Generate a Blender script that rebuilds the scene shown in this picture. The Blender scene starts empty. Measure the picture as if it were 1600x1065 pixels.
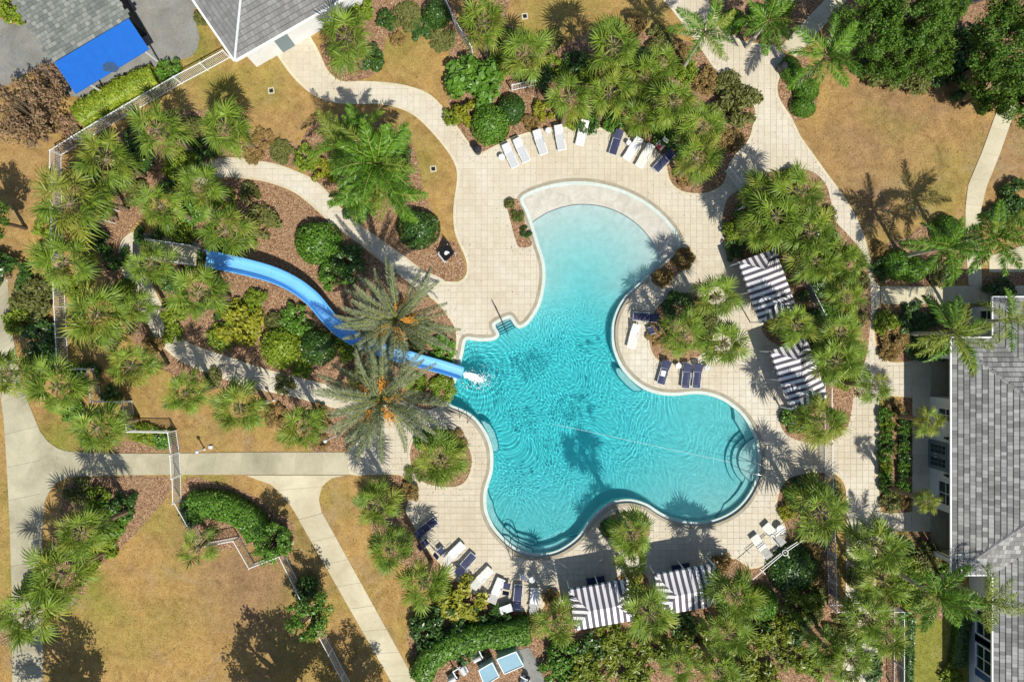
import bpy, bmesh, math, random
import numpy as np
from mathutils import Vector, Matrix
from mathutils.geometry import tessellate_polygon, delaunay_2d_cdt

# ------------------------------------------------------------------ camera, sky, sun, exposure
S = 0.05          # metres on the ground for one photo pixel
H = 54.0          # flying height of the camera
scene = bpy.context.scene
COL = scene.collection
cam_d = bpy.data.cameras.new('camera')
cam = bpy.data.objects.new('camera', cam_d)
COL.objects.link(cam)
cam.location = (0, 0, H)
cam_d.sensor_width = 36.0
cam_d.lens = 18.0 * H / (800 * S)
cam_d.clip_end = 1000
scene.camera = cam

SUN_ELEV = math.radians(53)
SUN_DIR = Vector((0.50 * math.cos(SUN_ELEV), -0.866 * math.cos(SUN_ELEV), math.sin(SUN_ELEV)))  # towards the sun
world = bpy.data.worlds.new('World')
scene.world = world
world.use_nodes = True
wn = world.node_tree
sky = wn.nodes.new('ShaderNodeTexSky')
sky.sky_type = 'NISHITA'
sky.sun_disc = False
sky.sun_elevation = SUN_ELEV
sky.sun_rotation = math.atan2(SUN_DIR.x, SUN_DIR.y)
wn.links.new(sky.outputs[0], wn.nodes['Background'].inputs[0])
wn.nodes['Background'].inputs[1].default_value = 0.1
sun_d = bpy.data.lights.new('sun', 'SUN')
sun_d.energy = 4.9
sun_d.angle = math.radians(0.5)
sun_d.color = (1.0, 0.95, 0.86)
sun = bpy.data.objects.new('sun', sun_d)
COL.objects.link(sun)
sun.rotation_euler = SUN_DIR.to_track_quat('Z', 'Y').to_euler()
sun_d.cycles.is_caustics_light = True
scene.view_settings.view_transform = 'Standard'
scene.view_settings.look = 'None'
scene.view_settings.exposure = 0.14
scene.view_settings.gamma = 1.0
scene.render.film_transparent = False
scene.cycles.use_denoising = True
scene.cycles.max_bounces = 10
scene.cycles.transparent_max_bounces = 8

# ------------------------------------------------------------------ helpers
rnd = random.Random(7)


def W(px, py, z=0.0):
    """ground plan position of a thing seen at a photo pixel when it stands z metres up"""
    k = S * (H - z) / H
    return Vector(((px - 800) * k, (532.5 - py) * k, z))


def W2(px, py, z=0.0):
    v = W(px, py, z)
    return (v.x, v.y)


def foot(px, py, h):
    """ground point below a thing seen at px,py at height h"""
    v = W(px, py, h)
    return Vector((v.x, v.y, 0))


def tag(o, label=None, cat=None, group=None, kind=None):
    if label: o['label'] = label
    if cat: o['category'] = cat
    if group: o['group'] = group
    if kind: o['kind'] = kind
    return o


def empty(name, loc, rz=0.0, parent=None):
    o = bpy.data.objects.new(name, None)
    o.empty_display_size = 0.2
    o.location = loc
    o.rotation_euler = (0, 0, rz)
    o.parent = parent
    COL.objects.link(o)
    return o


def obj(name, me, parent=None, loc=None, rot=None, scale=None):
    o = bpy.data.objects.new(name, me)
    o.parent = parent
    if loc is not None: o.location = loc
    if rot is not None: o.rotation_euler = rot
    if scale is not None: o.scale = scale
    COL.objects.link(o)
    return o


class MB:
    """collects shapes that become one mesh"""
    def __init__(self):
        self.v, self.f, self.m = [], [], []

    def add(self, vs, fs, mi=0):
        b = len(self.v)
        self.v.extend([tuple(p) for p in vs])
        self.f.extend([tuple(i + b for i in f) for f in fs])
        self.m.extend([mi] * len(fs))
        return self

    def box(self, c, s, rz=0.0, mi=0, M=None, taper=1.0):
        hx, hy, hz = s[0] / 2, s[1] / 2, s[2] / 2
        vs = []
        for z, t in ((-hz, 1.0), (hz, taper)):
            for x, y in ((-hx, -hy), (hx, -hy), (hx, hy), (-hx, hy)):
                vs.append(Vector((x * t, y * t, z)))
        R = Matrix.Rotation(rz, 3, 'Z')
        vs = [R @ v + Vector(c) for v in vs]
        if M is not None: vs = [M @ v for v in vs]
        return self.add(vs, [(3, 2, 1, 0), (4, 5, 6, 7), (0, 1, 5, 4), (1, 2, 6, 5), (2, 3, 7, 6), (3, 0, 4, 7)], mi)

    def bar(self, a, b, w, h=None, mi=0):
        a, b = Vector(a), Vector(b)
        h = h or w
        d = (b - a)
        q = d.to_track_quat('X', 'Z').to_matrix()
        L = d.length
        vs = []
        for x in (0, L):
            for y, z in ((-w / 2, -h / 2), (w / 2, -h / 2), (w / 2, h / 2), (-w / 2, h / 2)):
                vs.append(a + q @ Vector((x, y, z)))
        return self.add(vs, [(0, 1, 2, 3), (7, 6, 5, 4), (0, 4, 5, 1), (1, 5, 6, 2), (2, 6, 7, 3), (3, 7, 4, 0)], mi)

    def tube(self, pts, r, n=8, mi=0, cap=True, closed=False):
        pts = [Vector(p) for p in pts]
        rs = r if isinstance(r, (list, tuple)) else [r] * len(pts)
        rings = []
        up = Vector((0, 0, 1))
        N = len(pts)
        for i, p in enumerate(pts):
            if closed:
                d = pts[(i + 1) % N] - pts[i - 1]
            else:
                d = pts[min(i + 1, N - 1)] - pts[max(i - 1, 0)]
            d.normalize()
            u = up if abs(d.dot(up)) < 0.95 else Vector((1, 0, 0))
            s = d.cross(u).normalized()
            t = s.cross(d).normalized()
            rings.append([p + (s * math.cos(2 * math.pi * k / n) + t * math.sin(2 * math.pi * k / n)) * rs[i] for k in range(n)])
        vs = [v for ring in rings for v in ring]
        fs = []
        for i in range(N if closed else N - 1):
            j = (i + 1) % N
            for k in range(n):
                fs.append((i * n + k, j * n + k, j * n + (k + 1) % n, i * n + (k + 1) % n))
        if cap and not closed:
            fs.append(tuple(range(n))[::1])
            fs.append(tuple((N - 1) * n + k for k in range(n))[::-1])
        return self.add(vs, fs, mi)

    def lathe(self, prof, n=16, c=(0, 0, 0), mi=0):
        vs, fs = [], []
        for r, z in prof:
            for k in range(n):
                a = 2 * math.pi * k / n
                vs.append((c[0] + r * math.cos(a), c[1] + r * math.sin(a), c[2] + z))
        for i in range(len(prof) - 1):
            for k in range(n):
                fs.append((i * n + k, i * n + (k + 1) % n, (i + 1) * n + (k + 1) % n, (i + 1) * n + k))
        fs.append(tuple(range(n))[::-1])
        fs.append(tuple((len(prof) - 1) * n + k for k in range(n)))
        return self.add(vs, fs, mi)

    def prism(self, pts, z0, z1, mi=0, bevel=0.0):
        """pts counter clockwise plan polygon, simple, may be concave"""
        pts = ccw(pts)
        n = len(pts)
        vs = [(p[0], p[1], z0) for p in pts] + [(p[0], p[1], z1) for p in pts]
        fs = [(i, (i + 1) % n, n + (i + 1) % n, n + i) for i in range(n)]
        tris = tessellate_polygon([[Vector((p[0], p[1], 0)) for p in pts]])
        for t in tris:
            a, b, c = [Vector(pts[i]) for i in t]
            if (b - a).cross(c - a) < 0: t = t[::-1]
            fs.append(tuple(n + i for i in t))
        return self.add(vs, fs, mi)

    def mesh(self, name, mats, smooth=False):
        me = bpy.data.meshes.new(name)
        me.from_pydata(self.v, [], self.f)
        for m in (mats if isinstance(mats, (list, tuple)) else [mats]):
            me.materials.append(m)
        me.polygons.foreach_set('material_index', self.m)
        if smooth: me.polygons.foreach_set('use_smooth', [True] * len(self.f))
        me.update()
        return me

    def build(self, name, mats, parent=None, smooth=False, **k):
        return obj(name, self.mesh(name, mats, smooth), parent, **k)


def area2(p):
    return sum(p[i][0] * p[(i + 1) % len(p)][1] - p[(i + 1) % len(p)][0] * p[i][1] for i in range(len(p)))


def ccw(p):
    p = [tuple(q[:2]) for q in p]
    return p if area2(p) > 0 else p[::-1]


def smooth_closed(pts, n=4):
    out = []
    N = len(pts)
    for i in range(N):
        p0, p1, p2, p3 = pts[i - 1], pts[i], pts[(i + 1) % N], pts[(i + 2) % N]
        for k in range(n):
            t = k / n
            out.append(tuple(0.5 * ((2 * p1[j]) + (-p0[j] + p2[j]) * t + (2 * p0[j] - 5 * p1[j] + 4 * p2[j] - p3[j]) * t * t + (-p0[j] + 3 * p1[j] - 3 * p2[j] + p3[j]) * t ** 3) for j in range(2)))
    return out


def smooth_open(pts, n=5):
    out = []
    N = len(pts)
    D = len(pts[0])
    for i in range(N - 1):
        p0, p1, p2, p3 = pts[max(i - 1, 0)], pts[i], pts[i + 1], pts[min(i + 2, N - 1)]
        for k in range(n):
            t = k / n
            out.append(tuple(0.5 * ((2 * p1[j]) + (-p0[j] + p2[j]) * t + (2 * p0[j] - 5 * p1[j] + 4 * p2[j] - p3[j]) * t * t + (-p0[j] + 3 * p1[j] - 3 * p2[j] + p3[j]) * t ** 3) for j in range(D)))
    out.append(tuple(pts[-1]))
    return out


def world_poly(px, smooth=3):
    p = smooth_closed(px, smooth) if smooth > 1 else px
    return ccw([W2(*q) for q in p])


def offset(poly, d):
    """move a closed ccw polygon outwards by d"""
    n = len(poly)
    out = []
    for i in range(n):
        a, b, c = Vector(poly[i - 1]), Vector(poly[i]), Vector(poly[(i + 1) % n])
        t1, t2 = (b - a), (c - b)
        if t1.length < 1e-6: t1 = t2
        if t2.length < 1e-6: t2 = t1
        t1.normalize(); t2.normalize()
        n1, n2 = Vector((t1.y, -t1.x)), Vector((t2.y, -t2.x))
        m = n1 + n2
        if m.length < 1e-4: m = n1
        m.normalize()
        k = d / max(0.55, m.dot(n1))
        out.append((b.x + m.x * k, b.y + m.y * k))
    return out


def inside(poly, x, y):
    c = False
    n = len(poly)
    j = n - 1
    for i in range(n):
        xi, yi = poly[i]; xj, yj = poly[j]
        if (yi > y) != (yj > y) and x < (xj - xi) * (y - yi) / (yj - yi) + xi:
            c = not c
        j = i
    return c


def inside_np(poly, X, Y):
    c = np.zeros(X.shape, bool)
    n = len(poly)
    j = n - 1
    for i in range(n):
        xi, yi = poly[i]; xj, yj = poly[j]
        if yi != yj:
            m = ((yi > Y) != (yj > Y)) & (X < (xj - xi) * (Y - yi) / (yj - yi) + xi)
            c ^= m
        j = i
    return c


def clip_half(poly, f):
    """keep the part of a polygon where f(p) >= 0"""
    out = []
    n = len(poly)
    for i in range(n):
        a, b = poly[i], poly[(i + 1) % n]
        fa, fb = f(a), f(b)
        if fa >= 0: out.append(a)
        if (fa >= 0) != (fb >= 0):
            t = fa / (fa - fb)
            out.append((a[0] + (b[0] - a[0]) * t, a[1] + (b[1] - a[1]) * t))
    return out


def clip_box(poly, x0, y0, x1, y1):
    for f in (lambda p: p[0] - x0, lambda p: x1 - p[0], lambda p: p[1] - y0, lambda p: y1 - p[1]):
        poly = clip_half(poly, f)
        if len(poly) < 3: return []
    return poly


def ribbon(mb, inner, outer, z, mi=0, zlow=None):
    n = len(inner)
    vs = [(p[0], p[1], z) for p in inner] + [(p[0], p[1], z) for p in outer]
    fs = [(i, n + i, n + (i + 1) % n, (i + 1) % n) for i in range(n)]
    mb.add(vs, fs, mi)
    if zlow is not None:
        vs = [(p[0], p[1], z) for p in inner] + [(p[0], p[1], zlow) for p in inner]
        mb.add(vs, [(i, (i + 1) % n, n + (i + 1) % n, n + i) for i in range(n)], mi)
        vs = [(p[0], p[1], z) for p in outer] + [(p[0], p[1], zlow) for p in outer]
        mb.add(vs, [(i, n + i, n + (i + 1) % n, (i + 1) % n) for i in range(n)], mi)


# ------------------------------------------------------------------ materials
def lin(r, g, b, k=1.0):
    def f(c):
        c /= 255.0
        return (c / 12.92 if c <= 0.04045 else ((c + 0.055) / 1.055) ** 2.4) * k
    return (f(r), f(g), f(b), 1.0)


class NT:
    def __init__(self, name):
        self.mat = bpy.data.materials.new(name)
        self.mat.use_nodes = True
        self.t = self.mat.node_tree
        self.bsdf = self.t.nodes['Principled BSDF']
        self.out = self.t.nodes['Material Output']

    def n(self, typ, **kw):
        nd = self.t.nodes.new('ShaderNode' + typ)
        for k, v in kw.items():
            setattr(nd, k, v)
        return nd

    def l(self, a, b):
        self.t.links.new(a, b)

    def pos(self):
        return self.n('NewGeometry').outputs['Position']

    def noise(self, scale, detail=4, rough=0.6, vec=None, dist=0.0):
        nd = self.n('TexNoise')
        nd.inputs['Scale'].default_value = scale
        nd.inputs['Detail'].default_value = detail
        nd.inputs['Roughness'].default_value = rough
        nd.inputs['Distortion'].default_value = dist
        self.l(vec if vec is not None else self.pos(), nd.inputs['Vector'])
        return nd.outputs['Fac']

    def ramp(self, fac, stops):
        nd = self.n('ValToRGB')
        e = nd.color_ramp.elements
        while len(e) < len(stops): e.new(0.5)
        for i, (p, c) in enumerate(stops):
            e[i].position = p
            e[i].color = c if len(c) == 4 else (*c, 1)
        self.l(fac, nd.inputs[0])
        return nd.outputs[0]

    def mix(self, fac, a, b, typ='MIX'):
        nd = self.n('Mix', data_type='RGBA', blend_type=typ)
        if isinstance(fac, (int, float)): nd.inputs[0].default_value = fac
        else: self.l(fac, nd.inputs[0])
        for i, c in ((6, a), (7, b)):
            if isinstance(c, tuple): nd.inputs[i].default_value = c
            else: self.l(c, nd.inputs[i])
        return nd.outputs[2]

    def math(self, op, a, b=None, clamp=False):
        nd = self.n('Math', operation=op, use_clamp=clamp)
        for i, c in enumerate((a, b)):
            if c is None: continue
            if isinstance(c, (int, float)): nd.inputs[i].default_value = c
            else: self.l(c, nd.inputs[i])
        return nd.outputs[0]

    def range(self, v, a, b, c=0.0, d=1.0):
        nd = self.n('MapRange')
        self.l(v, nd.inputs[0])
        for i, x in enumerate((a, b, c, d)): nd.inputs[i + 1].default_value = x
        return nd.outputs[0]

    def bump(self, h, strength=0.3, dist=0.05):
        nd = self.n('Bump')
        nd.inputs['Strength'].default_value = strength
        nd.inputs['Distance'].default_value = dist
        self.l(h, nd.inputs['Height'])
        self.l(nd.outputs[0], self.bsdf.inputs['Normal'])

    def color(self, c):
        if isinstance(c, tuple): self.bsdf.inputs['Base Color'].default_value = c
        else: self.l(c, self.bsdf.inputs['Base Color'])

    def set(self, rough=0.8, spec=0.3, metal=0.0):
        self.bsdf.inputs['Roughness'].default_value = rough
        self.bsdf.inputs['Specular IOR Level'].default_value = spec
        self.bsdf.inputs['Metallic'].default_value = metal
        return self.mat


def plain(name, c, rough=0.6, spec=0.35, var=0.12, scale=6.0, metal=0.0, bump=0.0, vec=None):
    t = NT(name)
    f = t.noise(scale, 5, 0.65)
    lo = tuple(x * (1 - var) for x in c[:3]) + (1,)
    hi = tuple(min(1, x * (1 + var)) for x in c[:3]) + (1,)
    t.color(t.ramp(f, [(0.3, lo), (0.7, hi)]))
    if bump: t.bump(f, bump, 0.02)
    return t.set(rough, spec, metal)


def leafy(name, dark, light, tip=None, trans=0.22, rough=0.45, spec=0.35, objvar=0.5, per_island=True, clump=2.2):
    """leaf colour varies leaf by leaf, plant by plant and in clumps"""
    t = NT(name)
    oi = t.n('ObjectInfo').outputs['Random']
    geo = t.n('NewGeometry')
    nz = t.noise(clump, 3, 0.6)
    a = t.math('MULTIPLY', oi, objvar)
    if per_island:
        a = t.math('ADD', a, t.math('MULTIPLY', geo.outputs['Random Per Island'], 1.0 - objvar))
    else:
        a = t.math('ADD', a, t.math('MULTIPLY', t.noise(17.0, 2), 1.0 - objvar))
    f = t.math('ADD', t.math('MULTIPLY', a, 0.62), t.math('MULTIPLY', t.range(nz, 0.3, 0.7), 0.38))
    stops = [(0.08, dark), (0.75, light)]
    if tip: stops.append((0.97, tip))
    c = t.ramp(f, stops)
    t.color(c)
    t.set(rough, spec)
    tr = t.n('BsdfTranslucent')
    t.l(t.mix(0.5, c, (0.20, 0.26, 0.02, 1), 'MIX'), tr.inputs[0])
    mx = t.n('MixShader')
    mx.inputs[0].default_value = trans
    t.l(t.bsdf.outputs[0], mx.inputs[1])
    t.l(tr.outputs[0], mx.inputs[2])
    t.l(mx.outputs[0], t.out.inputs[0])
    return t.mat
MAT = {}


def make_lawn():
    t = NT('dry_lawn')
    big = t.noise(0.16, 4, 0.6)
    mid = t.noise(1.5, 7, 0.78, dist=0.3)
    fine = t.noise(9.0, 4, 0.8)
    vf = t.noise(34.0, 3, 0.75)
    dry = t.ramp(mid, [(0.25, lin(144, 113, 68)), (0.5, lin(174, 142, 89)), (0.75, lin(189, 162, 108))])
    brown = t.ramp(mid, [(0.3, lin(136, 108, 78)), (0.7, lin(170, 139, 104))])
    green = t.ramp(mid, [(0.2, lin(108, 114, 48)), (0.55, lin(140, 140, 66)), (0.85, lin(160, 148, 82))])
    att = t.n('Attribute', attribute_name='green').outputs['Fac']
    att2 = t.n('Attribute', attribute_name='brown').outputs['Fac']
    g = t.math('ADD', att, t.range(big, 0.46, 0.70, -0.14, 0.46))
    g = t.math('ADD', g, t.range(fine, 0.3, 0.7, -0.14, 0.14), clamp=True)
    b = t.math('ADD', att2, t.range(t.noise(0.35, 4, 0.7), 0.45, 0.7, -0.15, 0.4), clamp=True)
    c = t.mix(b, dry, brown)
    c = t.mix(g, c, green)
    f2 = t.ramp(fine, [(0.3, (0.5, 0.49, 0.46, 1)), (0.5, (0.97, 0.97, 0.97, 1)), (0.72, (1.28, 1.27, 1.24, 1))])
    c = t.mix(0.9, c, f2, 'MULTIPLY')
    f3 = t.ramp(vf, [(0.3, (0.6, 0.58, 0.55, 1)), (0.6, (1.08, 1.08, 1.06, 1))])
    c = t.mix(0.75, c, f3, 'MULTIPLY')
    sp = t.noise(2.6, 2, 0.5)
    c = t.mix(t.range(sp, 0.66, 0.74, 0, 0.6), c, lin(92, 78, 48))
    pt = t.noise(0.55, 6, 0.72, dist=0.8)
    c = t.mix(0.85, c, t.ramp(pt, [(0.3, (0.66, 0.65, 0.61, 1)), (0.5, (1.0, 1.0, 1.0, 1)), (0.7, (1.18, 1.17, 1.10, 1))]), 'MULTIPLY')
    wp = t.noise(0.23, 6, 0.7, dist=1.2)
    c = t.mix(t.range(wp, 0.56, 0.70, 0, 0.55), c, lin(158, 140, 112))
    t.color(c)
    t.bump(t.math('ADD', fine, vf), 0.6, 0.05)
    return t.set(0.95, 0.1)


def make_mulch():
    t = NT('bark_mulch')
    v = t.n('TexVoronoi')
    v.inputs['Scale'].default_value = 15.0
    t.l(t.pos(), v.inputs['Vector'])
    sep = t.n('SeparateColor')
    t.l(v.outputs['Color'], sep.inputs[0])
    c = t.ramp(sep.outputs[0], [(0.0, lin(104, 78, 58)), (0.45, lin(150, 117, 90)), (0.8, lin(180, 147, 117)), (1.0, lin(212, 184, 154))])
    big = t.noise(0.5, 4, 0.65)
    c = t.mix(t.range(big, 0.4, 0.7, 0, 0.6), c, lin(162, 134, 106), 'MIX')
    f = t.noise(20, 3, 0.8)
    c = t.mix(0.9, c, t.ramp(f, [(0.3, (0.58, 0.55, 0.53, 1)), (0.62, (1.12, 1.09, 1.06, 1))]), 'MULTIPLY')
    t.color(c)
    t.bump(t.math('ADD', v.outputs['Distance'], f), 0.9, 0.05)
    return t.set(0.95, 0.12)


def make_paver():
    t = NT('deck_paver')
    sn = t.n('VectorMath', operation='SNAP')
    sn.inputs[1].default_value = (0.48, 0.48, 1000.0)
    t.l(t.pos(), sn.inputs[0])
    wn_ = t.n('TexWhiteNoise', noise_dimensions='3D')
    t.l(sn.outputs[0], wn_.inputs['Vector'])
    big = t.noise(0.14, 5, 0.62, dist=0.4)
    c = t.ramp(big, [(0.30, lin(189, 178, 156)), (0.5, lin(199, 191, 172)), (0.72, lin(209, 204, 190))])
    c = t.mix(1.0, c, t.ramp(wn_.outputs['Value'], [(0, (0.945, 0.94, 0.93, 1)), (1, (1.03, 1.03, 1.03, 1))]), 'MULTIPLY')
    f = t.noise(6, 6, 0.75)
    c = t.mix(0.6, c, t.ramp(f, [(0.3, (0.84, 0.82, 0.79, 1)), (0.65, (1.03, 1.03, 1.03, 1))]), 'MULTIPLY')
    st = t.noise(1.1, 5, 0.7)
    c = t.mix(t.range(st, 0.54, 0.74, 0, 0.36), c, lin(168, 152, 124))
    st2 = t.noise(3.3, 3, 0.6)
    c = t.mix(t.range(st2, 0.70, 0.76, 0, 0.35), c, lin(120, 108, 88))
    t.color(c)
    t.bump(f, 0.15, 0.01)
    return t.set(0.85, 0.25)


def make_concrete(name, a, b, s=0.35):
    t = NT(name)
    big = t.noise(s, 6, 0.68, dist=0.5)
    c = t.ramp(big, [(0.28, b), (0.66, a)])
    f = t.noise(7, 6, 0.75)
    c = t.mix(0.7, c, t.ramp(f, [(0.3, (0.84, 0.83, 0.8, 1)), (0.65, (1.04, 1.04, 1.03, 1))]), 'MULTIPLY')
    oi = t.n('ObjectInfo').outputs['Random']
    c = t.mix(1.0, c, t.ramp(oi, [(0, (0.92, 0.92, 0.91, 1)), (1, (1.04, 1.04, 1.03, 1))]), 'MULTIPLY')
    t.color(c)
    t.bump(f, 0.12, 0.01)
    return t.set(0.9, 0.2)


def make_water():
    t = NT('pool_water')
    t.t.nodes.remove(t.bsdf)
    g = t.n('BsdfGlass')
    g.inputs['Roughness'].default_value = 0.0
    g.inputs['IOR'].default_value = 1.33
    a = t.n('Attribute', attribute_name='tint')
    t.l(a.outputs['Color'], g.inputs['Color'])
    t.l(g.outputs[0], t.out.inputs[0])
    return t.mat


def make_plaster():
    t = NT('pool_plaster')
    f = t.noise(2.2, 6, 0.7)
    g = t.noise(14, 4, 0.7)
    c = t.ramp(f, [(0.3, lin(198, 205, 203)), (0.7, lin(220, 225, 223))])
    c = t.mix(0.6, c, t.ramp(g, [(0.3, (0.9, 0.9, 0.88, 1)), (0.6, (1.03, 1.03, 1.03, 1))]), 'MULTIPLY')
    t.color(c)
    return t.set(0.9, 0.15)


MAT['lawn'] = make_lawn()
MAT['mulch'] = make_mulch()
MAT['paver'] = make_paver()
MAT['grout'] = plain('paver_joint_sand', lin(186, 177, 157), 0.95, 0.1, 0.15, 8)
MAT['border'] = make_concrete('border_concrete', lin(208, 201, 180), lin(186, 176, 150), 0.5)
MAT['coping'] = make_concrete('coping_stone', lin(170, 163, 146), lin(146, 138, 118), 0.9)
MAT['concrete'] = make_concrete('walk_concrete', lin(206, 198, 172), lin(176, 167, 140), 0.3)
MAT['oldconcrete'] = make_concrete('weathered_concrete', lin(186, 180, 156), lin(140, 134, 112), 0.25)
MAT['asphalt'] = make_concrete('grey_gravel', lin(146, 146, 142), lin(112, 114, 112), 0.4)
MAT['water'] = make_water()
MAT['plaster'] = make_plaster()
MAT['nosing'] = plain('dark_step_tile', lin(58, 112, 130), 0.5, 0.3, 0.15, 5)
MAT['lip'] = plain('pool_lip_tile', lin(188, 199, 193), 0.6, 0.3, 0.1, 3)
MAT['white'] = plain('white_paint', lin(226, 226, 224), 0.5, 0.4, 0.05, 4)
MAT['wall'] = plain('white_stucco', lin(214, 216, 214), 0.85, 0.2, 0.06, 1.5, bump=0.2)
MAT['metal_dark'] = plain('dark_metal', (0.02, 0.022, 0.025, 1), 0.45, 0.5, 0.2, 5)
MAT['steel'] = plain('stainless_steel', (0.5, 0.52, 0.53, 1), 0.28, 0.5, 0.1, 8, metal=0.9)
MAT['galv'] = plain('pale_metal', lin(196, 200, 202), 0.5, 0.4, 0.1, 6)

# ------------------------------------------------------------------ the pool outline (photo pixels)
POOL_PX = [(818, 312), (832, 303), (855, 295), (880, 290), (905, 288.5), (930, 290.5), (955, 296), (978, 304), (1000, 315), (1018, 327),
           (1036, 343), (1050, 360), (1058, 375), (1058, 386), (1050, 395), (1040, 404), (1025, 417), (1010, 431), (995, 445), (981, 458), (970, 472), (962, 488), (957, 505),
           (956, 522), (957, 540), (962, 557), (970, 574), (981, 588), (994, 600), (1008, 609), (1024, 615), (1042, 618), (1062, 618),
           (1080, 616), (1095, 616), (1112, 619), (1130, 626), (1145, 636), (1157, 646), (1168, 660), (1176, 675), (1182, 690), (1185, 705),
           (1186, 722), (1184, 740), (1178, 758), (1168, 776), (1155, 791), (1140, 802), (1120, 811), (1100, 815), (1080, 815.5), (1060, 812),
           (1045, 807), (1030, 799), (1015, 789), (1000, 783), (985, 780), (968, 781), (955, 784), (942, 792), (930, 803), (920, 814),
           (912, 826), (903, 838), (890, 849), (873, 859), (856, 864), (838, 865), (820, 862), (806, 856), (793, 846), (782, 835),
           (772, 822), (765, 808), (761, 795), (760, 780), (761, 768), (764, 756), (767, 747), (770, 735), (771, 720), (770, 703),
           (766, 688), (760, 675), (752, 663), (743, 653), (733, 645), (719, 638), (706, 633), (703, 629), (706, 618), (712, 598), (718, 576), (724, 552), (727, 536), (731, 531),
           (745, 533), (762, 533), (773, 531), (779, 526), (780, 520), (775, 511), (776, 506), (794, 498), (798, 499), (803, 507), (807, 511), (813, 513), (822, 509), (830, 501), (838, 489),
           (845, 475), (850, 455), (852.5, 435), (852, 415), (848, 398), (842, 380), (836, 360), (830, 341), (824, 325)]
pool = world_poly(POOL_PX, 3)
LIP, COPE = 0.26, 0.24


def clean_offset(poly, d):
    """offset outline with the loops at tight corners removed"""
    raw = offset(poly, d)
    A_ = np.array(poly); B_ = np.roll(A_, -1, 0)
    out = []
    for p in raw:
        q = np.array(p)
        ab = B_ - A_
        t = np.clip(((q - A_) * ab).sum(1) / ((ab * ab).sum(1) + 1e-12), 0, 1)
        dm = np.sqrt((((A_ + ab * t[:, None]) - q) ** 2).sum(1)).min()
        if dm > abs(d) * 0.97: out.append(p)
    return out


def ring_faces(inner, outer):
    """triangles between two outlines"""
    inner, outer = ccw(inner), ccw(outer)
    tess = tessellate_polygon([[Vector((p[0], p[1], 0)) for p in outer], [Vector((p[0], p[1], 0)) for p in inner[::-1]]])
    allp = outer + inner[::-1]
    fs = []
    for t in tess:
        a, b, c = [Vector(allp[i]) for i in t]
        fs.append(tuple(t) if (b - a).cross(c - a) > 0 else tuple(t[::-1]))
    return allp, fs, len(outer)


lip_out = clean_offset(pool, LIP)
cope_out = clean_offset(pool, LIP + COPE)
WATER_Z = -0.16


def floor_z(x, y):
    px, py = x / S + 800, 532.5 - y / S
    r = math.hypot(px - 912, py - 447)
    if py < 447:
        s = (129 - r) * S
    else:
        s = (129 - abs(px - 912) * math.exp(-(py - 447) / 70.0)) * S + (py - 447) * S
    if s < 0:
        return WATER_Z + min(-s * 0.085, 0.19)
    sm = lambda t: max(0, min(1, t)) ** 2 * (3 - 2 * max(0, min(1, t)))
    dmax = 1.5 - 0.55 * sm((px - 900) / 220) - 0.45 * sm((py - 690) / 130)
    return WATER_Z - min(0.012 * s * s * 0.4 + 0.085 * s, dmax)


def cdt_fill(outlines, pts, keep):
    """constrained triangulation of outlines plus loose points, triangles kept by centroid test"""
    vs, ed = [], []
    for o in outlines:
        b = len(vs)
        vs += [Vector(p) for p in o]
        ed += [(b + i, b + (i + 1) % len(o)) for i in range(len(o))]
    vs += [Vector(p) for p in pts]
    r = delaunay_2d_cdt(vs, ed, [], 0, 1e-5)
    V, F = r[0], r[2]
    out = []
    for f in F:
        c = (V[f[0]] + V[f[1]] + V[f[2]]) / 3
        if keep(c.x, c.y): out.append(tuple(f))
    return V, out


# ground: one sheet to the horizon with a hole under the pool
green_spots = [(30, 900, 40, .9), (25, 780, 25, .9), (100, 690, 40, .8), (345, 140, 45, .8), (410, 150, 25, .5), (430, 110, 30, .6), (560, 40, 40, .3),
               (860, 20, 60, .6), (640, 70, 40, .35), (660, 270, 35, .35), (1455, 295, 50, .5), (1390, 370, 40, .4), (255, 965, 50, .4), (150, 930, 40, .45),
               (200, 1030, 50, .3), (225, 800, 40, .7), (160, 760, 50, .7), (530, 790, 30, .45), (560, 930, 40, .35), (600, 1000, 40, .3), (450, 1000, 50, .25),
               (1450, 1000, 60, 1.0), (1480, 1050, 60, .9), (1300, 880, 30, .6), (330, 750, 30, .6), (280, 740, 20, .7), (120, 560, 40, .4), (230, 560, 40, .3),
               (1020, 20, 30, .4), (290, 40, 30, .7), (310, 70, 25, .8), (640, 250, 25, .3), (120, 400, 30, .4), (100, 500, 30, .4), (330, 960, 40, .2)]
brown_spots = [(40, 280, 80, .5), (340, 880, 50, .5), (1330, 230, 120, .5), (1450, 200, 100, .35), (1400, 130, 60, .6), (1580, 250, 60, .9), (430, 960, 60, .4), (250, 700, 80, .3),
               (320, 690, 60, .3), (470, 830, 50, .5), (420, 880, 60, .8), (300, 820, 60, .6), (380, 950, 60, .6), (430, 200, 60, .4), (1350, 330, 60, .6)]
gpts = []
for i in range(-44, 45):
    for j in range(-31, 32):
        gpts.append((i * 0.95, j * 0.95))
hole = clean_offset(pool, LIP + 0.1)
gpts = [p for p in gpts if not inside(offset(pool, 1.0), *p)]
for a in (-400, -160, -70, 0, 70, 160, 400):
    for b in (-400, -160, -70, 0, 70, 160, 400):
        if abs(a) > 60 or abs(b) > 60: gpts.append((a, b))
GV, GF = cdt_fill([hole], gpts, lambda x, y: not inside(hole, x, y))
me = bpy.data.meshes.new('ground')
me.from_pydata([(v.x, v.y, 0.0) for v in GV], [], GF)
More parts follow.
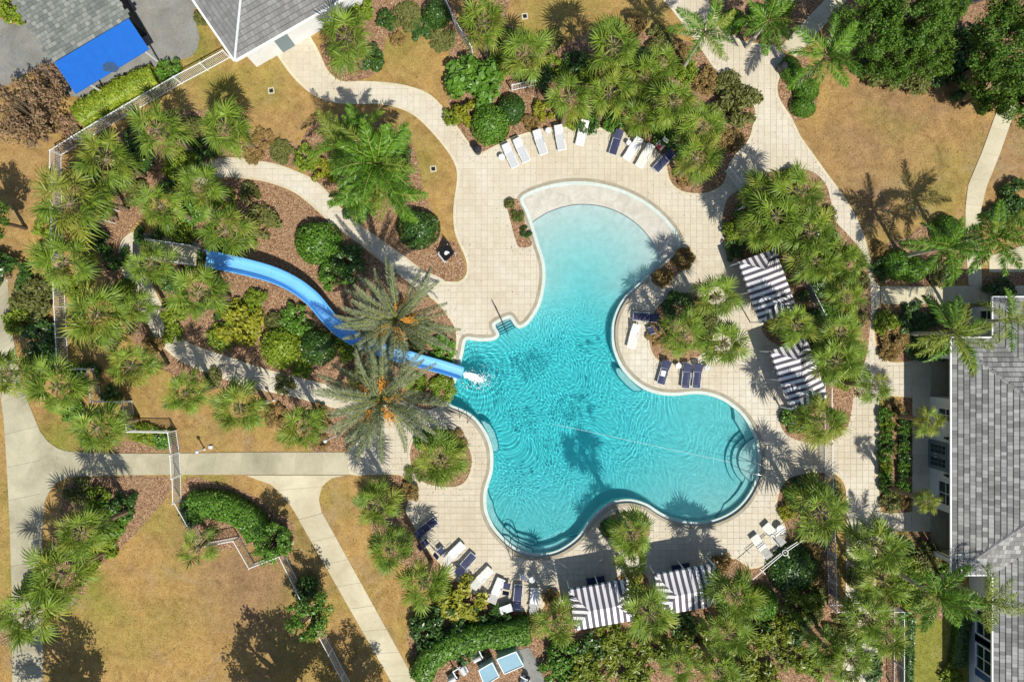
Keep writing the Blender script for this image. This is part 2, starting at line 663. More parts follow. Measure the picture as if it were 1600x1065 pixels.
for nm, spots in (('green', green_spots), ('brown', brown_spots)):
    at = me.attributes.new(nm, 'FLOAT', 'POINT')
    vals = []
    for v in GV:
        px, py = v.x / S + 800, 532.5 - v.y / S
        vals.append(min(1.0, sum(k * math.exp(-((px - a) ** 2 + (py - b) ** 2) / (r * r)) for a, b, r, k in spots)))
    at.data.foreach_set('value', vals)
me.materials.append(MAT['lawn'])
ground = tag(obj('ground', me), kind='structure')

# pool basin
fp = []
xs = [p[0] for p in pool]; ys = [p[1] for p in pool]
pin = offset(pool, -0.18)
y = min(ys)
while y < max(ys):
    x = min(xs)
    while x < max(xs):
        if inside(pin, x, y): fp.append((x, y))
        x += 0.45
    y += 0.45
for i_ in range(0, 720):
    a_ = math.radians(i_ * 0.5)
    for rr_ in (126.5, 129, 131.5):
        q_ = W2(912 + rr_ * math.cos(a_), 447 + rr_ * math.sin(a_))
        if q_[1] > W2(0, 447)[1] and inside(pin, *q_): fp.append(q_)
FV, FF = cdt_fill([pool], fp, lambda x, y: inside(pool, x, y))
basin = MB()
fl_ = [(v.x, v.y, floor_z(v.x, v.y)) for v in FV]
dry = [f for f in FF if sum(fl_[i][2] for i in f) / 3 > WATER_Z]
wet = [f for f in FF if sum(fl_[i][2] for i in f) / 3 <= WATER_Z]
basin.add(fl_, wet)
basin.add(fl_, dry, 1)
nP = len(pool)
LIPZ = -0.125
wall_lo = [(p[0], p[1], floor_z(*p)) for p in pool]
wall_hi = [(p[0], p[1], max(LIPZ, floor_z(*p))) for p in pool]
basin.add(wall_hi + wall_lo, [(i, (i + 1) % nP, nP + (i + 1) % nP, nP + i) for i in range(nP)])
MAT['beach'] = make_concrete('beach_plaster', lin(206, 203, 194), lin(178, 174, 162), 1.2)
o = basin.build('pool_basin', [MAT['plaster'], MAT['beach']], smooth=False)
pool_basin = tag(o, kind='structure')
lipm = MB()
rp, rf, _n = ring_faces(pool, lip_out)
lipm.add([(p[0], p[1], max(LIPZ, min(0.03, floor_z(*p) + 0.004)) + 0.002) for p in rp], rf)
lip_o = lipm.build('pool_lip', MAT['lip'])
tag(lip_o, kind='structure')
cp = MB()
rp, rf, n_out = ring_faces(lip_out, cope_out)
cp.add([(p[0], p[1], 0.058) for p in rp], rf)
for lo, hi in ((0, n_out), (n_out, len(rp))):
    q = rp[lo:hi]
    m_ = len(q)
    cp.add([(p[0], p[1], 0.058) for p in q] + [(p[0], p[1], -0.2) for p in q], [(i, m_ + i, m_ + (i + 1) % m_, (i + 1) % m_) for i in range(m_)])
o = cp.build('pool_coping', MAT['coping'])
tag(o, kind='structure')


def receiver(o):
    o.cycles.is_caustics_receiver = True
    return o


receiver(pool_basin)
receiver(lip_o)
LEDGES = []


def ledge(name, px, z, parent=None):
    mb = MB()
    p = ccw([W2(*q) for q in px])
    mb.prism(p, -1.95, z)
    o = mb.build(name, MAT['plaster'])
    receiver(o)
    o.parent = parent
    LEDGES.append((p, z))
    q = offset(p, -0.055)
    nb = MB()
    ribbon(nb, q, offset(p, 0.012), z + 0.005, 0, z - 0.12)
    receiver(nb.build('nosing', MAT['nosing'], o))
    return o


def ring_px(outer_px, width, center):
    """band of given pixel width on the pool side of an edge polyline"""
    pts = smooth_open(outer_px, 4)
    inn = []
    for i, p in enumerate(pts):
        d_ = Vector(pts[min(i + 1, len(pts) - 1)]) - Vector(pts[max(i - 1, 0)])
        n_ = Vector((d_.y, -d_.x)).normalized()
        if n_.dot(Vector(center) - Vector(p)) < 0: n_ = -n_
        t = i / (len(pts) - 1)
        w = width * min(1, t * 9, (1 - t) * 9)
        inn.append((p[0] + n_.x * w, p[1] + n_.y * w))
    return pts + inn[::-1]


east_edge = [(1148, 634), (1160, 646), (1170, 661), (1179, 679), (1185, 699), (1187, 720), (1185, 742), (1178, 761), (1167, 779), (1153, 794), (1138, 805), (1120, 812)]
ledge('pool_bench', ring_px(east_edge, 15, (1070, 710)), -0.64, pool_basin)
for r, z in ((62, -0.90), (53, -0.66), (44, -0.40)):
    poly = [(1187, 720 - r * .84)] + [(1199 + r * math.cos(math.radians(a)), 720 + r * 0.90 * math.sin(math.radians(a))) for a in range(248, 111, -8)] + [(1187, 720 + r * .84)]
    ledge('pool_step', poly, z, pool_basin)
sw_edge = [(760, 760), (758, 780), (760, 797), (765, 812), (773, 826), (784, 839), (796, 850), (810, 859), (826, 865), (845, 867), (862, 864), (878, 858), (893, 848), (904, 838)]
ledge('pool_bench', ring_px(sw_edge, 12, (850, 780)), -0.62, pool_basin)
for px_, z in (([(785, 838), (787, 826), (792, 823), (799, 826), (806, 834), (818, 838), (832, 841), (840, 846), (842, 868), (820, 868), (800, 858)], -0.90),
               ([(783, 838), (789, 833), (797, 834), (806, 841), (820, 846), (836, 850), (839, 868), (818, 868), (796, 856)], -0.66),
               ([(784, 840), (787, 837), (795, 839), (806, 848), (822, 855), (832, 858), (834, 868), (815, 866), (796, 854)], -0.40)):
    ledge('pool_step', px_, z, pool_basin)
ledge('pool_bench', [(750, 658), (757, 658), (766, 664), (773, 675), (778, 690), (780, 704), (776, 708), (770, 708), (766, 690), (758, 672)], -0.55, pool_basin)
ledge('pool_bench', [(964, 574), (970, 575), (982, 588), (995, 601), (1006, 609), (1001, 613), (990, 611), (978, 601), (968, 590), (963, 580)], -0.5, pool_basin)
for k in range(4):
    t0 = k / 4
    a0, b0 = (774 + 7 * t0, 507 + 16 * t0), (797 + 8 * t0, 496 + 15 * t0)
    a1, b1 = (774 + 7 * (t0 + .25), 507 + 16 * (t0 + .25)), (797 + 8 * (t0 + .25), 496 + 15 * (t0 + .25))
    ledge('pool_step', [a0, b0, b1, a1], -0.34 - 0.22 * k, pool_basin)

# water with real waves
d = 0.04
gx = np.arange(min(xs) - .1, max(xs) + .1, d)
gy = np.arange(min(ys) - .1, max(ys) + .1, d)
X, Y = np.meshgrid(gx, gy)
rng = np.random.default_rng(4)
Z = np.zeros_like(X)
PX, PY = X / S + 800, 532.5 - Y / S


def wave(lam, th, amp, X=X, Y=Y):
    k = 2 * math.pi / lam
    return amp * np.sin(k * (X * math.cos(th) + Y * math.sin(th)) + rng.uniform(0, 6.28))


warpx = sum(wave(rng.uniform(3, 7), rng.uniform(0, 6.28), 0.25) for _ in range(4))
warpy = sum(wave(rng.uniform(3, 7), rng.uniform(0, 6.28), 0.25) for _ in range(4))
A = np.zeros_like(X); B = np.zeros_like(X); Cc = np.zeros_like(X)
for i in range(26):
    lam = rng.uniform(0.19, 0.36)
    th = rng.uniform(0, 2 * math.pi)
    A += wave(lam, th, 0.0019 * lam, X + warpx, Y + warpy)
for i in range(16):
    lam = rng.uniform(0.28, 0.6)
    th = math.radians(rng.normal(150, 45))
    B += wave(lam, th, 0.0020 * lam, X + warpx, Y + warpy)
for i in range(8):
    lam = rng.uniform(0.5, 1.3)
    th = rng.uniform(0, 6.28)
    Cc += wave(lam, th, 0.0012 * lam, X + warpx, Y + warpy)


def blob(a, b, r):
    return np.exp(-((PX - a) ** 2 + (PY - b) ** 2) / (r * r))


agit = np.clip(0.18 + 0.85 * blob(800, 580, 150) + 0.6 * blob(930, 600, 110) + 0.6 * blob(830, 740, 110) + 0.3 * blob(1050, 700, 110), 0, 1.1)
calm = 1 / (1 + np.exp(-(PY - 455) / 28.0))
mixB = np.clip(0.8 * blob(1060, 700, 170) + 0.3 * blob(840, 780, 110) + 0.3 * blob(930, 480, 70), 0, 1)
Z = (A * agit * (1 - 0.55 * mixB) + B * (0.25 + 0.75 * mixB) * np.clip(agit + 0.2, 0, 1) + Cc * 0.8) * (0.06 + 0.94 * calm)
sx, sy = W2(752, 592)
R = np.hypot(X - sx, Y - sy)
Z += 0.012 * np.exp(-R / 1.6) * np.sin(2 * math.pi * R / 0.42) * (R > 0.15)
for (qx, qy, lam, amp) in ((815, 805, 0.34, 0.0016), (795, 745, 0.34, 0.0012), (905, 700, 0.5, 0.0015)):
    cx, cy = W2(qx, qy)
    R = np.hypot(X - cx, Y - cy)
    Z += amp * np.exp(-R / 1.3) * np.sin(2 * math.pi * R / lam)
Z += WATER_Z
keep_poly = offset(pool, 0.08)
ins = inside_np(keep_poly, X, Y)
ny, nx = X.shape
idx = np.arange(nx * ny).reshape(ny, nx)
cell = ins[:-1, :-1] | ins[:-1, 1:] | ins[1:, 1:] | ins[1:, :-1]
F = np.stack([idx[:-1, :-1], idx[:-1, 1:], idx[1:, 1:], idx[1:, :-1]], -1)[cell]
used = np.unique(F)
remap = -np.ones(nx * ny, int)
remap[used] = np.arange(len(used))
F = remap[F]
V = np.stack([X.ravel(), Y.ravel(), Z.ravel()], 1)[used]
me = bpy.data.meshes.new('pool_water')
me.vertices.add(len(V)); me.vertices.foreach_set('co', V.ravel())
me.loops.add(F.size); me.loops.foreach_set('vertex_index', F.ravel().astype(np.int32))
me.polygons.add(len(F))
me.polygons.foreach_set('loop_start', np.arange(0, F.size, 4, dtype=np.int32))
me.polygons.foreach_set('use_smooth', np.ones(len(F), bool))
me.update(calc_edges=True)
# light absorbed by the water column at each point, from its depth
fzv = np.vectorize(floor_z)
zf = fzv(V[:, 0], V[:, 1])
for lp, lz in LEDGES:
    zf = np.where(inside_np(lp, V[:, 0], V[:, 1]), np.maximum(zf, lz), zf)
coarse_d = np.maximum(0.0, WATER_Z - zf)
absorb = np.stack([0.87 * np.exp(-0.70 * coarse_d), 0.945 * np.exp(-0.055 * coarse_d), 0.945 * np.exp(-0.015 * coarse_d), np.ones_like(coarse_d)], 1)
at = me.attributes.new('tint', 'FLOAT_COLOR', 'POINT')
at.data.foreach_set('color', absorb.astype(np.float32).ravel())
me.materials.append(MAT['water'])
water = tag(obj('pool_water', me), kind='structure')
water.cycles.is_caustics_caster = True


# ------------------------------------------------------------------ deck, walks and beds (photo pixels)
DECK_PX = [(424, 62), (428, 75), (434, 88), (444, 103), (458, 121), (475, 138), (490, 149), (510, 158), (530, 162), (560, 163), (590, 163), (615, 167), (637, 175), (655, 187), (672, 204), (686, 220),
           (700, 238), (709, 253), (714, 270), (713, 290), (710, 310), (708, 335), (710, 360), (716, 378), (724, 395), (729, 410), (729, 425), (723, 436), (712, 440), (695, 439), (676, 440),
           (660, 452), (685, 475), (700, 495), (712, 515), (712, 545), (706, 570), (700, 600), (690, 630), (668, 640), (650, 634), (625, 625), (600, 640), (575, 660), (556, 685), (546, 705), (546, 740), (575, 741), (605, 741),
           (626, 742), (636, 752), (639, 768), (637, 785), (634, 800), (642, 812), (652, 832), (668, 857), (690, 884), (712, 906), (732, 922), (752, 934), (775, 945), (800, 951), (828, 955), (848, 950), (860, 930), (885, 950),
           (960, 940), (976, 905), (1010, 900), (1025, 925), (1105, 912), (1125, 880), (1150, 872), (1172, 888), (1197, 880), (1216, 860), (1229, 836), (1224, 815), (1217, 800), (1214, 785), (1219, 765), (1229, 750), (1243, 743), (1265, 739),
           (1290, 738), (1306, 741), (1318, 755), (1322, 778), (1322, 830), (1321, 900), (1320, 960), (1318, 1100), (1370, 1100), (1368, 960), (1368, 880), (1374, 850), (1395, 832), (1412, 829), (1452, 829), (1452, 800), (1412, 800), (1382, 800), (1374, 788),
           (1373, 720), (1373, 640), (1376, 622), (1390, 618), (1452, 618), (1452, 565), (1412, 565), (1390, 565), (1377, 557), (1369, 540), (1366, 520), (1366, 500), (1368, 485), (1374, 476), (1374, 446), (1366, 440), (1362, 415), (1355, 385), (1345, 355), (1330, 325),
           (1310, 295), (1290, 268), (1270, 240), (1250, 212), (1238, 186), (1224, 165), (1216, 150), (1215, 132), (1222, 110), (1229, 94), (1216, 74), (1190, 69), (1165, 66), (1145, 55), (1130, 35), (1110, 12), (1096, -12), (1030, -12), (1045, 10), (1065, 36), (1090, 70), (1110, 100), (1130, 125), (1150, 146),
           (1172, 160), (1179, 172), (1174, 205), (1165, 225), (1150, 240), (1138, 258), (1131, 285), (1115, 297), (1095, 302), (1070, 300), (1055, 292), (1046, 280), (1042, 262), (1034, 242), (1010, 224), (985, 210), (955, 203), (925, 198),
           (890, 197), (860, 199), (835, 204), (805, 213), (785, 222), (765, 232), (752, 238), (742, 234), (734, 225), (720, 205), (705, 185), (690, 165), (672, 148), (650, 138), (620, 131), (590, 128), (560, 127), (540, 128), (525, 123),
           (512, 110), (505, 95), (498, 80), (488, 62), (470, 42)]
PATH1_PX = [(695, 438), (664, 424), (645, 410), (628, 397), (610, 385), (590, 370), (572, 358), (556, 345), (545, 336), (530, 322), (515, 303), (500, 288), (485, 277), (462, 267), (435, 257), (410, 252), (385, 248), (360, 246), (340, 249), (322, 257), (300, 275),
            (316, 290), (335, 282), (352, 277), (380, 279), (410, 283), (440, 292), (462, 302), (478, 314), (492, 326), (505, 338), (520, 352), (540, 366), (560, 380), (580, 396), (600, 412), (622, 428), (645, 446), (665, 462)]
PATH2_PX = [(215, 362), (200, 366), (188, 380), (185, 398), (190, 420), (200, 445), (212, 470), (228, 500), (243, 528), (258, 545), (280, 563), (310, 577), (345, 590), (380, 602), (420, 612), (460, 620), (500, 632), (540, 642), (580, 660),
            (610, 640), (585, 622), (548, 612), (510, 600), (470, 590), (430, 580), (395, 570), (360, 558), (320, 545), (290, 532), (272, 515), (260, 490), (248, 465), (236, 440), (226, 415), (240, 402), (312, 412), (312, 380), (250, 368)]
BEDS_ON_DECK = {
    'beach_planter': [(790, 314), (797, 311), (806, 311), (812, 316), (816, 330), (821, 348), (827, 368), (831, 381), (826, 386), (813, 387), (807, 380), (801, 358), (795, 335)],
    'pool_planter': [(1064, 389), (1073, 388), (1081, 394), (1083, 404), (1076, 416), (1060, 428), (1045, 440), (1034, 448), (1024, 445), (1017, 437), (1026, 425), (1044, 408)],
    'island': [(1028, 478), (1055, 460), (1085, 458), (1108, 474), (1116, 505), (1108, 540), (1085, 560), (1060, 566), (1038, 566), (1022, 556), (1014, 532), (1016, 502)],
    'round': [(643, 695), (653, 678), (675, 670), (700, 672), (722, 685), (735, 705), (737, 725), (731, 745), (719, 757), (697, 760), (665, 754), (648, 738), (641, 716)],
    'palm_circle': [(940, 815), (952, 806), (985, 798), (1008, 808), (1016, 826), (1008, 845), (985, 851), (955, 846), (942, 834)],
    'cabana_bed': [(1136, 312), (1150, 300), (1170, 288), (1190, 274), (1220, 265), (1255, 265), (1276, 273), (1291, 291), (1297, 312), (1305, 345), (1320, 362), (1340, 385), (1352, 405), (1358, 440), (1360, 480), (1358, 520), (1352, 560), (1336, 600), (1330, 640),
                   (1324, 665), (1308, 684), (1275, 691), (1245, 687), (1226, 676), (1217, 655), (1222, 640), (1250, 630), (1240, 600), (1220, 545), (1200, 530), (1190, 512), (1205, 495), (1225, 480), (1200, 440), (1160, 412), (1140, 392), (1131, 372), (1128, 345)],
    'cabana_corner': [(960, 905), (985, 893), (1008, 897), (1012, 915), (985, 925), (965, 925)],
}
deck = world_poly(DECK_PX, 2)
path1 = world_poly(PATH1_PX, 2)
path2 = world_poly(PATH2_PX, 2)
bed_polys = {k: world_poly(v, 3) for k, v in BEDS_ON_DECK.items()}
PV = 0.48
GAP = 0.009
PT = 0.045


def paver_mesh():
    h = PV / 2 - GAP
    b = 0.012
    vs = [(sx_ * h, sy_ * h, 0.0) for sx_, sy_ in ((-1, -1), (1, -1), (1, 1), (-1, 1))]
    vs += [(sx_ * h, sy_ * h, PT - b) for sx_, sy_ in ((-1, -1), (1, -1), (1, 1), (-1, 1))]
    vs += [(sx_ * (h - b), sy_ * (h - b), PT) for sx_, sy_ in ((-1, -1), (1, -1), (1, 1), (-1, 1))]
    fs = [(8, 9, 10, 11)]
    for a in (0, 4):
        fs += [(a + i, a + (i + 1) % 4, a + 4 + (i + 1) % 4, a + 4 + i) for i in range(4)]
    return vs, fs


pv_v, pv_f = paver_mesh()


def pave(name, poly, zbase, holes, n_single, center, border=True):
    """paving: a bed of joint sand, single pavers nearest to 'center', the rest joined"""
    sheet = MB()
    hole_polys = [holes] if holes else []
    tess = tessellate_polygon([[Vector((p[0], p[1], 0)) for p in poly]] + [[Vector((p[0], p[1], 0)) for p in h[::-1]] for h in hole_polys])
    allp = list(poly) + [p for h in hole_polys for p in h[::-1]]
    fs = []
    for t in tess:
        a, b, c = [Vector(allp[i]) for i in t]
        fs.append(tuple(t) if (b - a).cross(c - a) > 0 else tuple(t[::-1]))
    sheet.add([(p[0], p[1], zbase + 0.024) for p in allp], fs)
    root = sheet.build(name, MAT['grout'])
    tag(root, kind='structure')
    outer = poly
    if holes:
        hp = ccw(holes)[::-1]
        bi, bj, bd = 0, 0, 1e9
        for i in range(0, len(poly), 2):
            for j in range(0, len(hp), 3):
                q = (poly[i][0] - hp[j][0]) ** 2 + (poly[i][1] - hp[j][1]) ** 2
                if q < bd: bi, bj, bd = i, j, q
        poly = list(poly[:bi + 1]) + hp[bj:] + hp[:bj + 1] + list(poly[bi:])
    xs_ = [p[0] for p in poly]; ys_ = [p[1] for p in poly]
    i0, i1 = math.floor(min(xs_) / PV), math.ceil(max(xs_) / PV)
    j0, j1 = math.floor(min(ys_) / PV), math.ceil(max(ys_) / PV)
    gx_ = (np.arange(i0, i1 + 1)) * PV
    gy_ = (np.arange(j0, j1 + 1)) * PV
    GX, GY = np.meshgrid(gx_, gy_)
    I = inside_np(poly, GX, GY)
    HI = inside_np(holes, GX, GY) if holes else np.zeros_like(I)
    beds_in = [b for b in bed_polys.values()]
    full, part = [], []
    # cells crossed by the outline
    cross = set()
    dense = []
    n = len(poly)
    for k in range(n):
        a, b = poly[k], poly[(k + 1) % n]
        m = max(1, int(math.hypot(b[0] - a[0], b[1] - a[1]) / 0.12))
        for s_ in range(m):
            cross.add((math.floor((a[0] + (b[0] - a[0]) * s_ / m) / PV), math.floor((a[1] + (b[1] - a[1]) * s_ / m) / PV)))
    for j in range(j0, j1):
        for i in range(i0, i1):
            r, c = j - j0, i - i0
            hs = HI[r, c] and HI[r, c + 1] and HI[r + 1, c] and HI[r + 1, c + 1]
            if hs: continue
            cx, cy = (i + .5) * PV, (j + .5) * PV
            if abs(cx) > 42 or abs(cy) > 28.5: continue
            if (i, j) in cross: part.append((i, j))
            elif I[r, c] and I[r + 1, c + 1] and I[r, c + 1] and I[r + 1, c]:
                full.append((cx, cy))
            elif I[r, c] or I[r + 1, c + 1] or I[r, c + 1] or I[r + 1, c]:
                part.append((i, j))
    vis = [p for p in full if not any(inside(b, *p) for b in beds_in)]
    if holes:
        vis = [p for p in vis if not inside(holes, *p)]
    vis.sort(key=lambda p: (p[0] - center[0]) ** 2 + (p[1] - center[1]) ** 2)
    single = vis[:n_single]
    sset = set(single)
    pm = bpy.data.meshes.new('paver')
    pm.from_pydata(pv_v, [], pv_f)
    pm.materials.append(MAT['paver'])
    for p in single:
        q = obj('paver', pm, root, loc=(p[0], p[1], zbase + 0.0))
    mb = MB()
    rr = random.Random(5)
    for p in full:
        if p in sset: continue
        dz = zbase + rr.uniform(-0.003, 0.002)
        mb.add([(v[0] + p[0], v[1] + p[1], v[2] + dz) for v in pv_v], pv_f)
    if part:
        n6 = 6
        st_ = (PV - 2 * GAP) / n6
        shr = offset(outer, -0.07)
        cxs = np.array([[i * PV + GAP + (a_ + .5) * st_ for a_ in range(n6)] for i, j in part])
        cys = np.array([[j * PV + GAP + (a_ + .5) * st_ for a_ in range(n6)] for i, j in part])
        CX = np.repeat(cxs[:, :, None], n6, 2); CY = np.repeat(cys[:, None, :], n6, 1)
        ok = inside_np(shr, CX, CY)
        if holes: ok &= ~inside_np(holes, CX, CY)
        hs_ = st_ / 2
        for k in range(len(part)):
            zt = zbase + PT - 0.003
            for a_, b_ in zip(*np.nonzero(ok[k])):
                x_, y_ = CX[k, a_, b_], CY[k, a_, b_]
                mb.add([(x_ - hs_, y_ - hs_, zt), (x_ + hs_, y_ - hs_, zt), (x_ + hs_, y_ + hs_, zt), (x_ - hs_, y_ + hs_, zt)], [(0, 1, 2, 3)])
    r = mb.build('paving', MAT['paver'], root)
    r['kind'] = 'stuff'
    if border:
        bb = MB()
        ribbon(bb, offset(outer, -0.20), outer, zbase + PT + 0.006, 0, zbase - 0.02)
        bb.build('edging', MAT['border'], root)
    return root


pave('pool_deck', deck, 0.0, clean_offset(pool, LIP + 0.12), 300, W2(770, 330))
pave('slide_path', path1, -0.006, None, 60, W2(440, 285), True)
pave('slide_walk', path2, -0.011, None, 40, W2(360, 575), True)


def bed(name, poly, z, mat='mulch', edge=False):
    mb = MB()
    mb.prism(poly, -0.02, z)
    o = tag(mb.build(name, MAT[mat]), kind='structure')
    if edge:
        eb = MB()
        ribbon(eb, poly, offset(poly, 0.16), z + 0.012, 0, 0.0)
        eb.build('edging', MAT['border'], o)
    return o


for i, (k, p) in enumerate(bed_polys.items()):
    bed('mulch_bed', p, 0.074 + 0.002 * i, edge=(k not in ('cabana_bed', 'cabana_corner', 'palm_circle', 'beach_planter')))

MULCH_LAWN = [
    # top bed behind the loungers
    [(700, 70), (712, 60), (740, 10), (760, -15), (800, -15), (790, 30), (812, 45), (860, 80), (905, 55), (950, 40), (1000, 50), (1060, 62), (1090, 72), (1110, 101), (1130, 126), (1150, 147), (1172, 161), (1178, 172), (1173, 205), (1164, 225), (1149, 240), (1137, 258),
     (1130, 285), (1115, 296), (1095, 301), (1070, 299), (1055, 291), (1047, 280), (1043, 262), (1035, 242), (1010, 223), (985, 209), (955, 202), (925, 197), (890, 196), (860, 198), (835, 203), (805, 212), (785, 221), (765, 231), (752, 237), (742, 233), (732, 222), (716, 198), (708, 175), (700, 160), (706, 120)],
    # bed by the walk at the top
    [(500, 70), (520, 60), (545, 0), (580, -15), (700, -15), (715, 50), (735, 78), (715, 85), (705, 60), (690, 50), (665, 48), (640, 42), (620, 48), (604, 60), (598, 85), (588, 115), (560, 126), (540, 127), (526, 122), (513, 109), (506, 95)],
    # slide mound
    [(300, 280), (330, 285), (352, 278), (380, 280), (410, 284), (440, 293), (462, 303), (478, 315), (492, 327), (505, 339), (520, 353), (540, 367), (560, 381), (580, 397), (600, 413), (622, 429), (645, 447), (665, 463), (690, 480), (704, 500), (714, 520), (714, 545), (708, 575), (702, 605), (696, 630),
     (668, 640), (640, 634), (590, 622), (548, 611), (510, 599), (470, 589), (430, 579), (395, 569), (360, 557), (320, 544), (290, 531), (273, 514), (262, 490), (250, 465), (240, 440), (230, 412), (240, 380), (290, 330)],
    # outer side of the slide walk
    [(120, 250), (160, 225), (230, 190), (330, 170), (380, 190), (400, 215), (460, 222), (480, 262), (435, 257), (410, 252), (385, 248), (360, 246), (340, 249), (322, 257), (300, 275), (255, 300), (215, 345), (200, 366), (187, 382), (184, 400), (190, 420), (200, 446), (212, 471), (228, 501), (243, 529), (258, 546), (280, 564),
     (310, 578), (345, 591), (380, 603), (420, 613), (460, 621), (500, 633), (540, 643), (560, 670), (548, 700), (520, 704), (490, 706), (480, 690), (450, 640), (400, 615), (340, 606), (280, 590), (230, 560), (200, 520), (180, 480), (160, 430), (150, 380), (130, 340), (115, 290)],
    # palm bed between walk and slide path
    [(470, 240), (478, 205), (520, 180), (565, 178), (610, 195), (640, 215), (655, 260), (662, 300), (680, 340), (690, 372), (712, 378), (722, 398), (726, 412), (724, 432), (712, 438), (695, 437), (664, 423), (645, 409), (628, 396), (610, 384), (590, 369), (572, 357), (556, 344), (545, 335), (530, 321), (515, 302), (500, 287), (482, 274)],
    # left of the lawn
    [(100, 760), (118, 752), (150, 745), (262, 744), (262, 775), (240, 800), (215, 830), (195, 850), (150, 890), (130, 930), (100, 960), (60, 1000), (10, 1010), (-15, 990), (-15, 960), (30, 940), (70, 880), (85, 840), (95, 800)],
    [(130, 706), (150, 690), (270, 690), (268, 705)],
    # lower left bed with hedge
    [(292, 745), (330, 752), (390, 770), (430, 800), (460, 820), (455, 870), (430, 880), (395, 850), (340, 862), (300, 830), (285, 785)],
    [(620, 742), (632, 752), (637, 768), (635, 785), (632, 802), (640, 814), (650, 834), (667, 858), (690, 886), (712, 908), (732, 924), (752, 936), (775, 947), (800, 953), (828, 957), (850, 950), (862, 932), (880, 950), (960, 942), (1010, 905), (1030, 925), (1105, 914), (1127, 882), (1150, 874), (1172, 890), (1197, 882), (1216, 862), (1230, 836), (1225, 815), (1218, 800), (1215, 785), (1220, 765), (1230, 751), (1243, 744), (1265, 740),
     (1290, 740), (1296, 760), (1296, 830), (1305, 900), (1318, 960), (1316, 1090), (640, 1090), (645, 1040), (635, 990), (645, 965), (668, 950), (690, 955), (680, 930), (650, 905), (630, 880), (590, 850), (575, 800), (580, 760), (600, 745)],
    # along the club house
    [(1376, 640), (1400, 630), (1425, 625), (1425, 790), (1400, 798), (1382, 796), (1376, 786), (1375, 720)],
    [(1370, 500), (1372, 485), (1385, 477), (1420, 476), (1490, 478), (1490, 560), (1440, 563), (1412, 563), (1390, 562), (1378, 555), (1371, 538)],
    [(1366, 400), (1385, 380), (1420, 370), (1440, 350), (1480, 345), (1506, 352), (1508, 420), (1500, 440), (1480, 446), (1440, 446), (1400, 445), (1372, 440)],
    [(1376, 852), (1398, 836), (1470, 832), (1490, 870), (1490, 960), (1440, 965), (1420, 985), (1415, 1090), (1372, 1090), (1371, 900)],
    [(1216, 130), (1222, 112), (1232, 92), (1245, 85), (1260, 90), (1270, 120), (1278, 150), (1270, 175), (1245, 190), (1232, 175), (1220, 155)],
    [(1280, 90), (1330, 60), (1400, 130), (1440, 140), (1500, 120), (1560, 150), (1610, 180), (1610, -20), (1330, -20), (1300, 40)],
    [(1150, 62), (1130, 30), (1110, 8), (1100, -14), (1300, -14), (1240, 50), (1214, 72), (1190, 67), (1165, 64)],
    [(1505, 430), (1536, 480), (1552, 470), (1610, 460), (1610, 420), (1545, 430)],
]
for i, q in enumerate(MULCH_LAWN):
    bed('mulch_bed', world_poly(q, 2), 0.006 + 0.0011 * i)
bed('gravel_lot', world_poly([(-20, 30), (20, 38), (60, 30), (150, -20), (300, -20), (302, 20), (312, 60), (300, 88), (270, 95), (240, 105), (215, 125), (150, 148), (110, 150), (60, 110), (20, 128), (-20, 140)], 2), 0.012, 'asphalt')


# ------------------------------------------------------------------ concrete walks made of slabs
def slabs(root, left, right, n, mat, z=0.05, gap=0.02):
    L = [Vector(W2(*p)) for p in left]
    R_ = [Vector(W2(*p)) for p in right]

    def at(P, t):
        ds = [0]
        for i in range(len(P) - 1): ds.append(ds[-1] + (P[i + 1] - P[i]).length)
        s = t * ds[-1]
        for i in range(len(P) - 1):
            if s <= ds[i + 1] + 1e-9:
                k = (s - ds[i]) / max(1e-9, ds[i + 1] - ds[i])
                return P[i].lerp(P[i + 1], k)
        return P[-1]
    tot = max((L[-1] - L[0]).length, 0.1)
    g = gap / tot / 2
    for k in range(n):
        a, b = k / n + g, (k + 1) / n - g
        ts = [a + (b - a) * i / 4 for i in range(5)]
        poly = [tuple(at(L, t)) for t in ts] + [tuple(at(R_, t)) for t in ts[::-1]]
        mb = MB()
        mb.prism(poly, -0.03, z)
        mb.build('slab', MAT[mat], root)


def walk(name):
    o = MB()
    return o


WALKS = []


def walk_root(name, px, z=0.02):
    WALKS.append(px)
    mb = MB()
    mb.prism([W2(*p) for p in px], -0.02, z)
    return tag(mb.build(name, MAT['grout']), kind='structure')


LW_L = [(-20, 430), (12, 436), (20, 520), (32, 592), (42, 622), (54, 652), (66, 680), (78, 710), (78, 742), (70, 785), (66, 830), (67, 930), (68, 1090)]
LW_R = [(-40, 430), (-30, 436), (-16, 520), (-2, 592), (2, 622), (6, 652), (8, 680), (10, 710), (12, 742), (14, 785), (16, 830), (19, 930), (20, 1090)]
r = walk_root('weathered_walk', LW_L + LW_R[::-1], 0.022)
slabs(r, LW_L, LW_R, 13, 'oldconcrete', 0.046)
top = [(62, 672), (74, 688), (88, 699), (106, 705), (180, 708), (270, 708), (400, 706), (470, 706), (546, 706)]
bot = [(66, 800), (73, 774), (86, 755), (106, 745), (180, 742), (270, 741), (400, 741), (470, 741), (546, 741)]
r = walk_root('concrete_walk', top + bot[::-1], 0.024)
slabs(r, top, bot, 12, 'oldconcrete', 0.050)
lf = [(384, 742), (425, 757), (440, 772), (455, 790), (467, 810), (612, 1065), (626, 1090)]
rt = [(540, 742), (516, 747), (503, 760), (498, 778), (500, 796), (650, 1065), (664, 1090)]
r = walk_root('diagonal_walk', lf + rt[::-1], 0.020)
slabs(r, lf[:4] + [(467, 810)], rt[:4] + [(503, 800)], 2, 'concrete', 0.047)
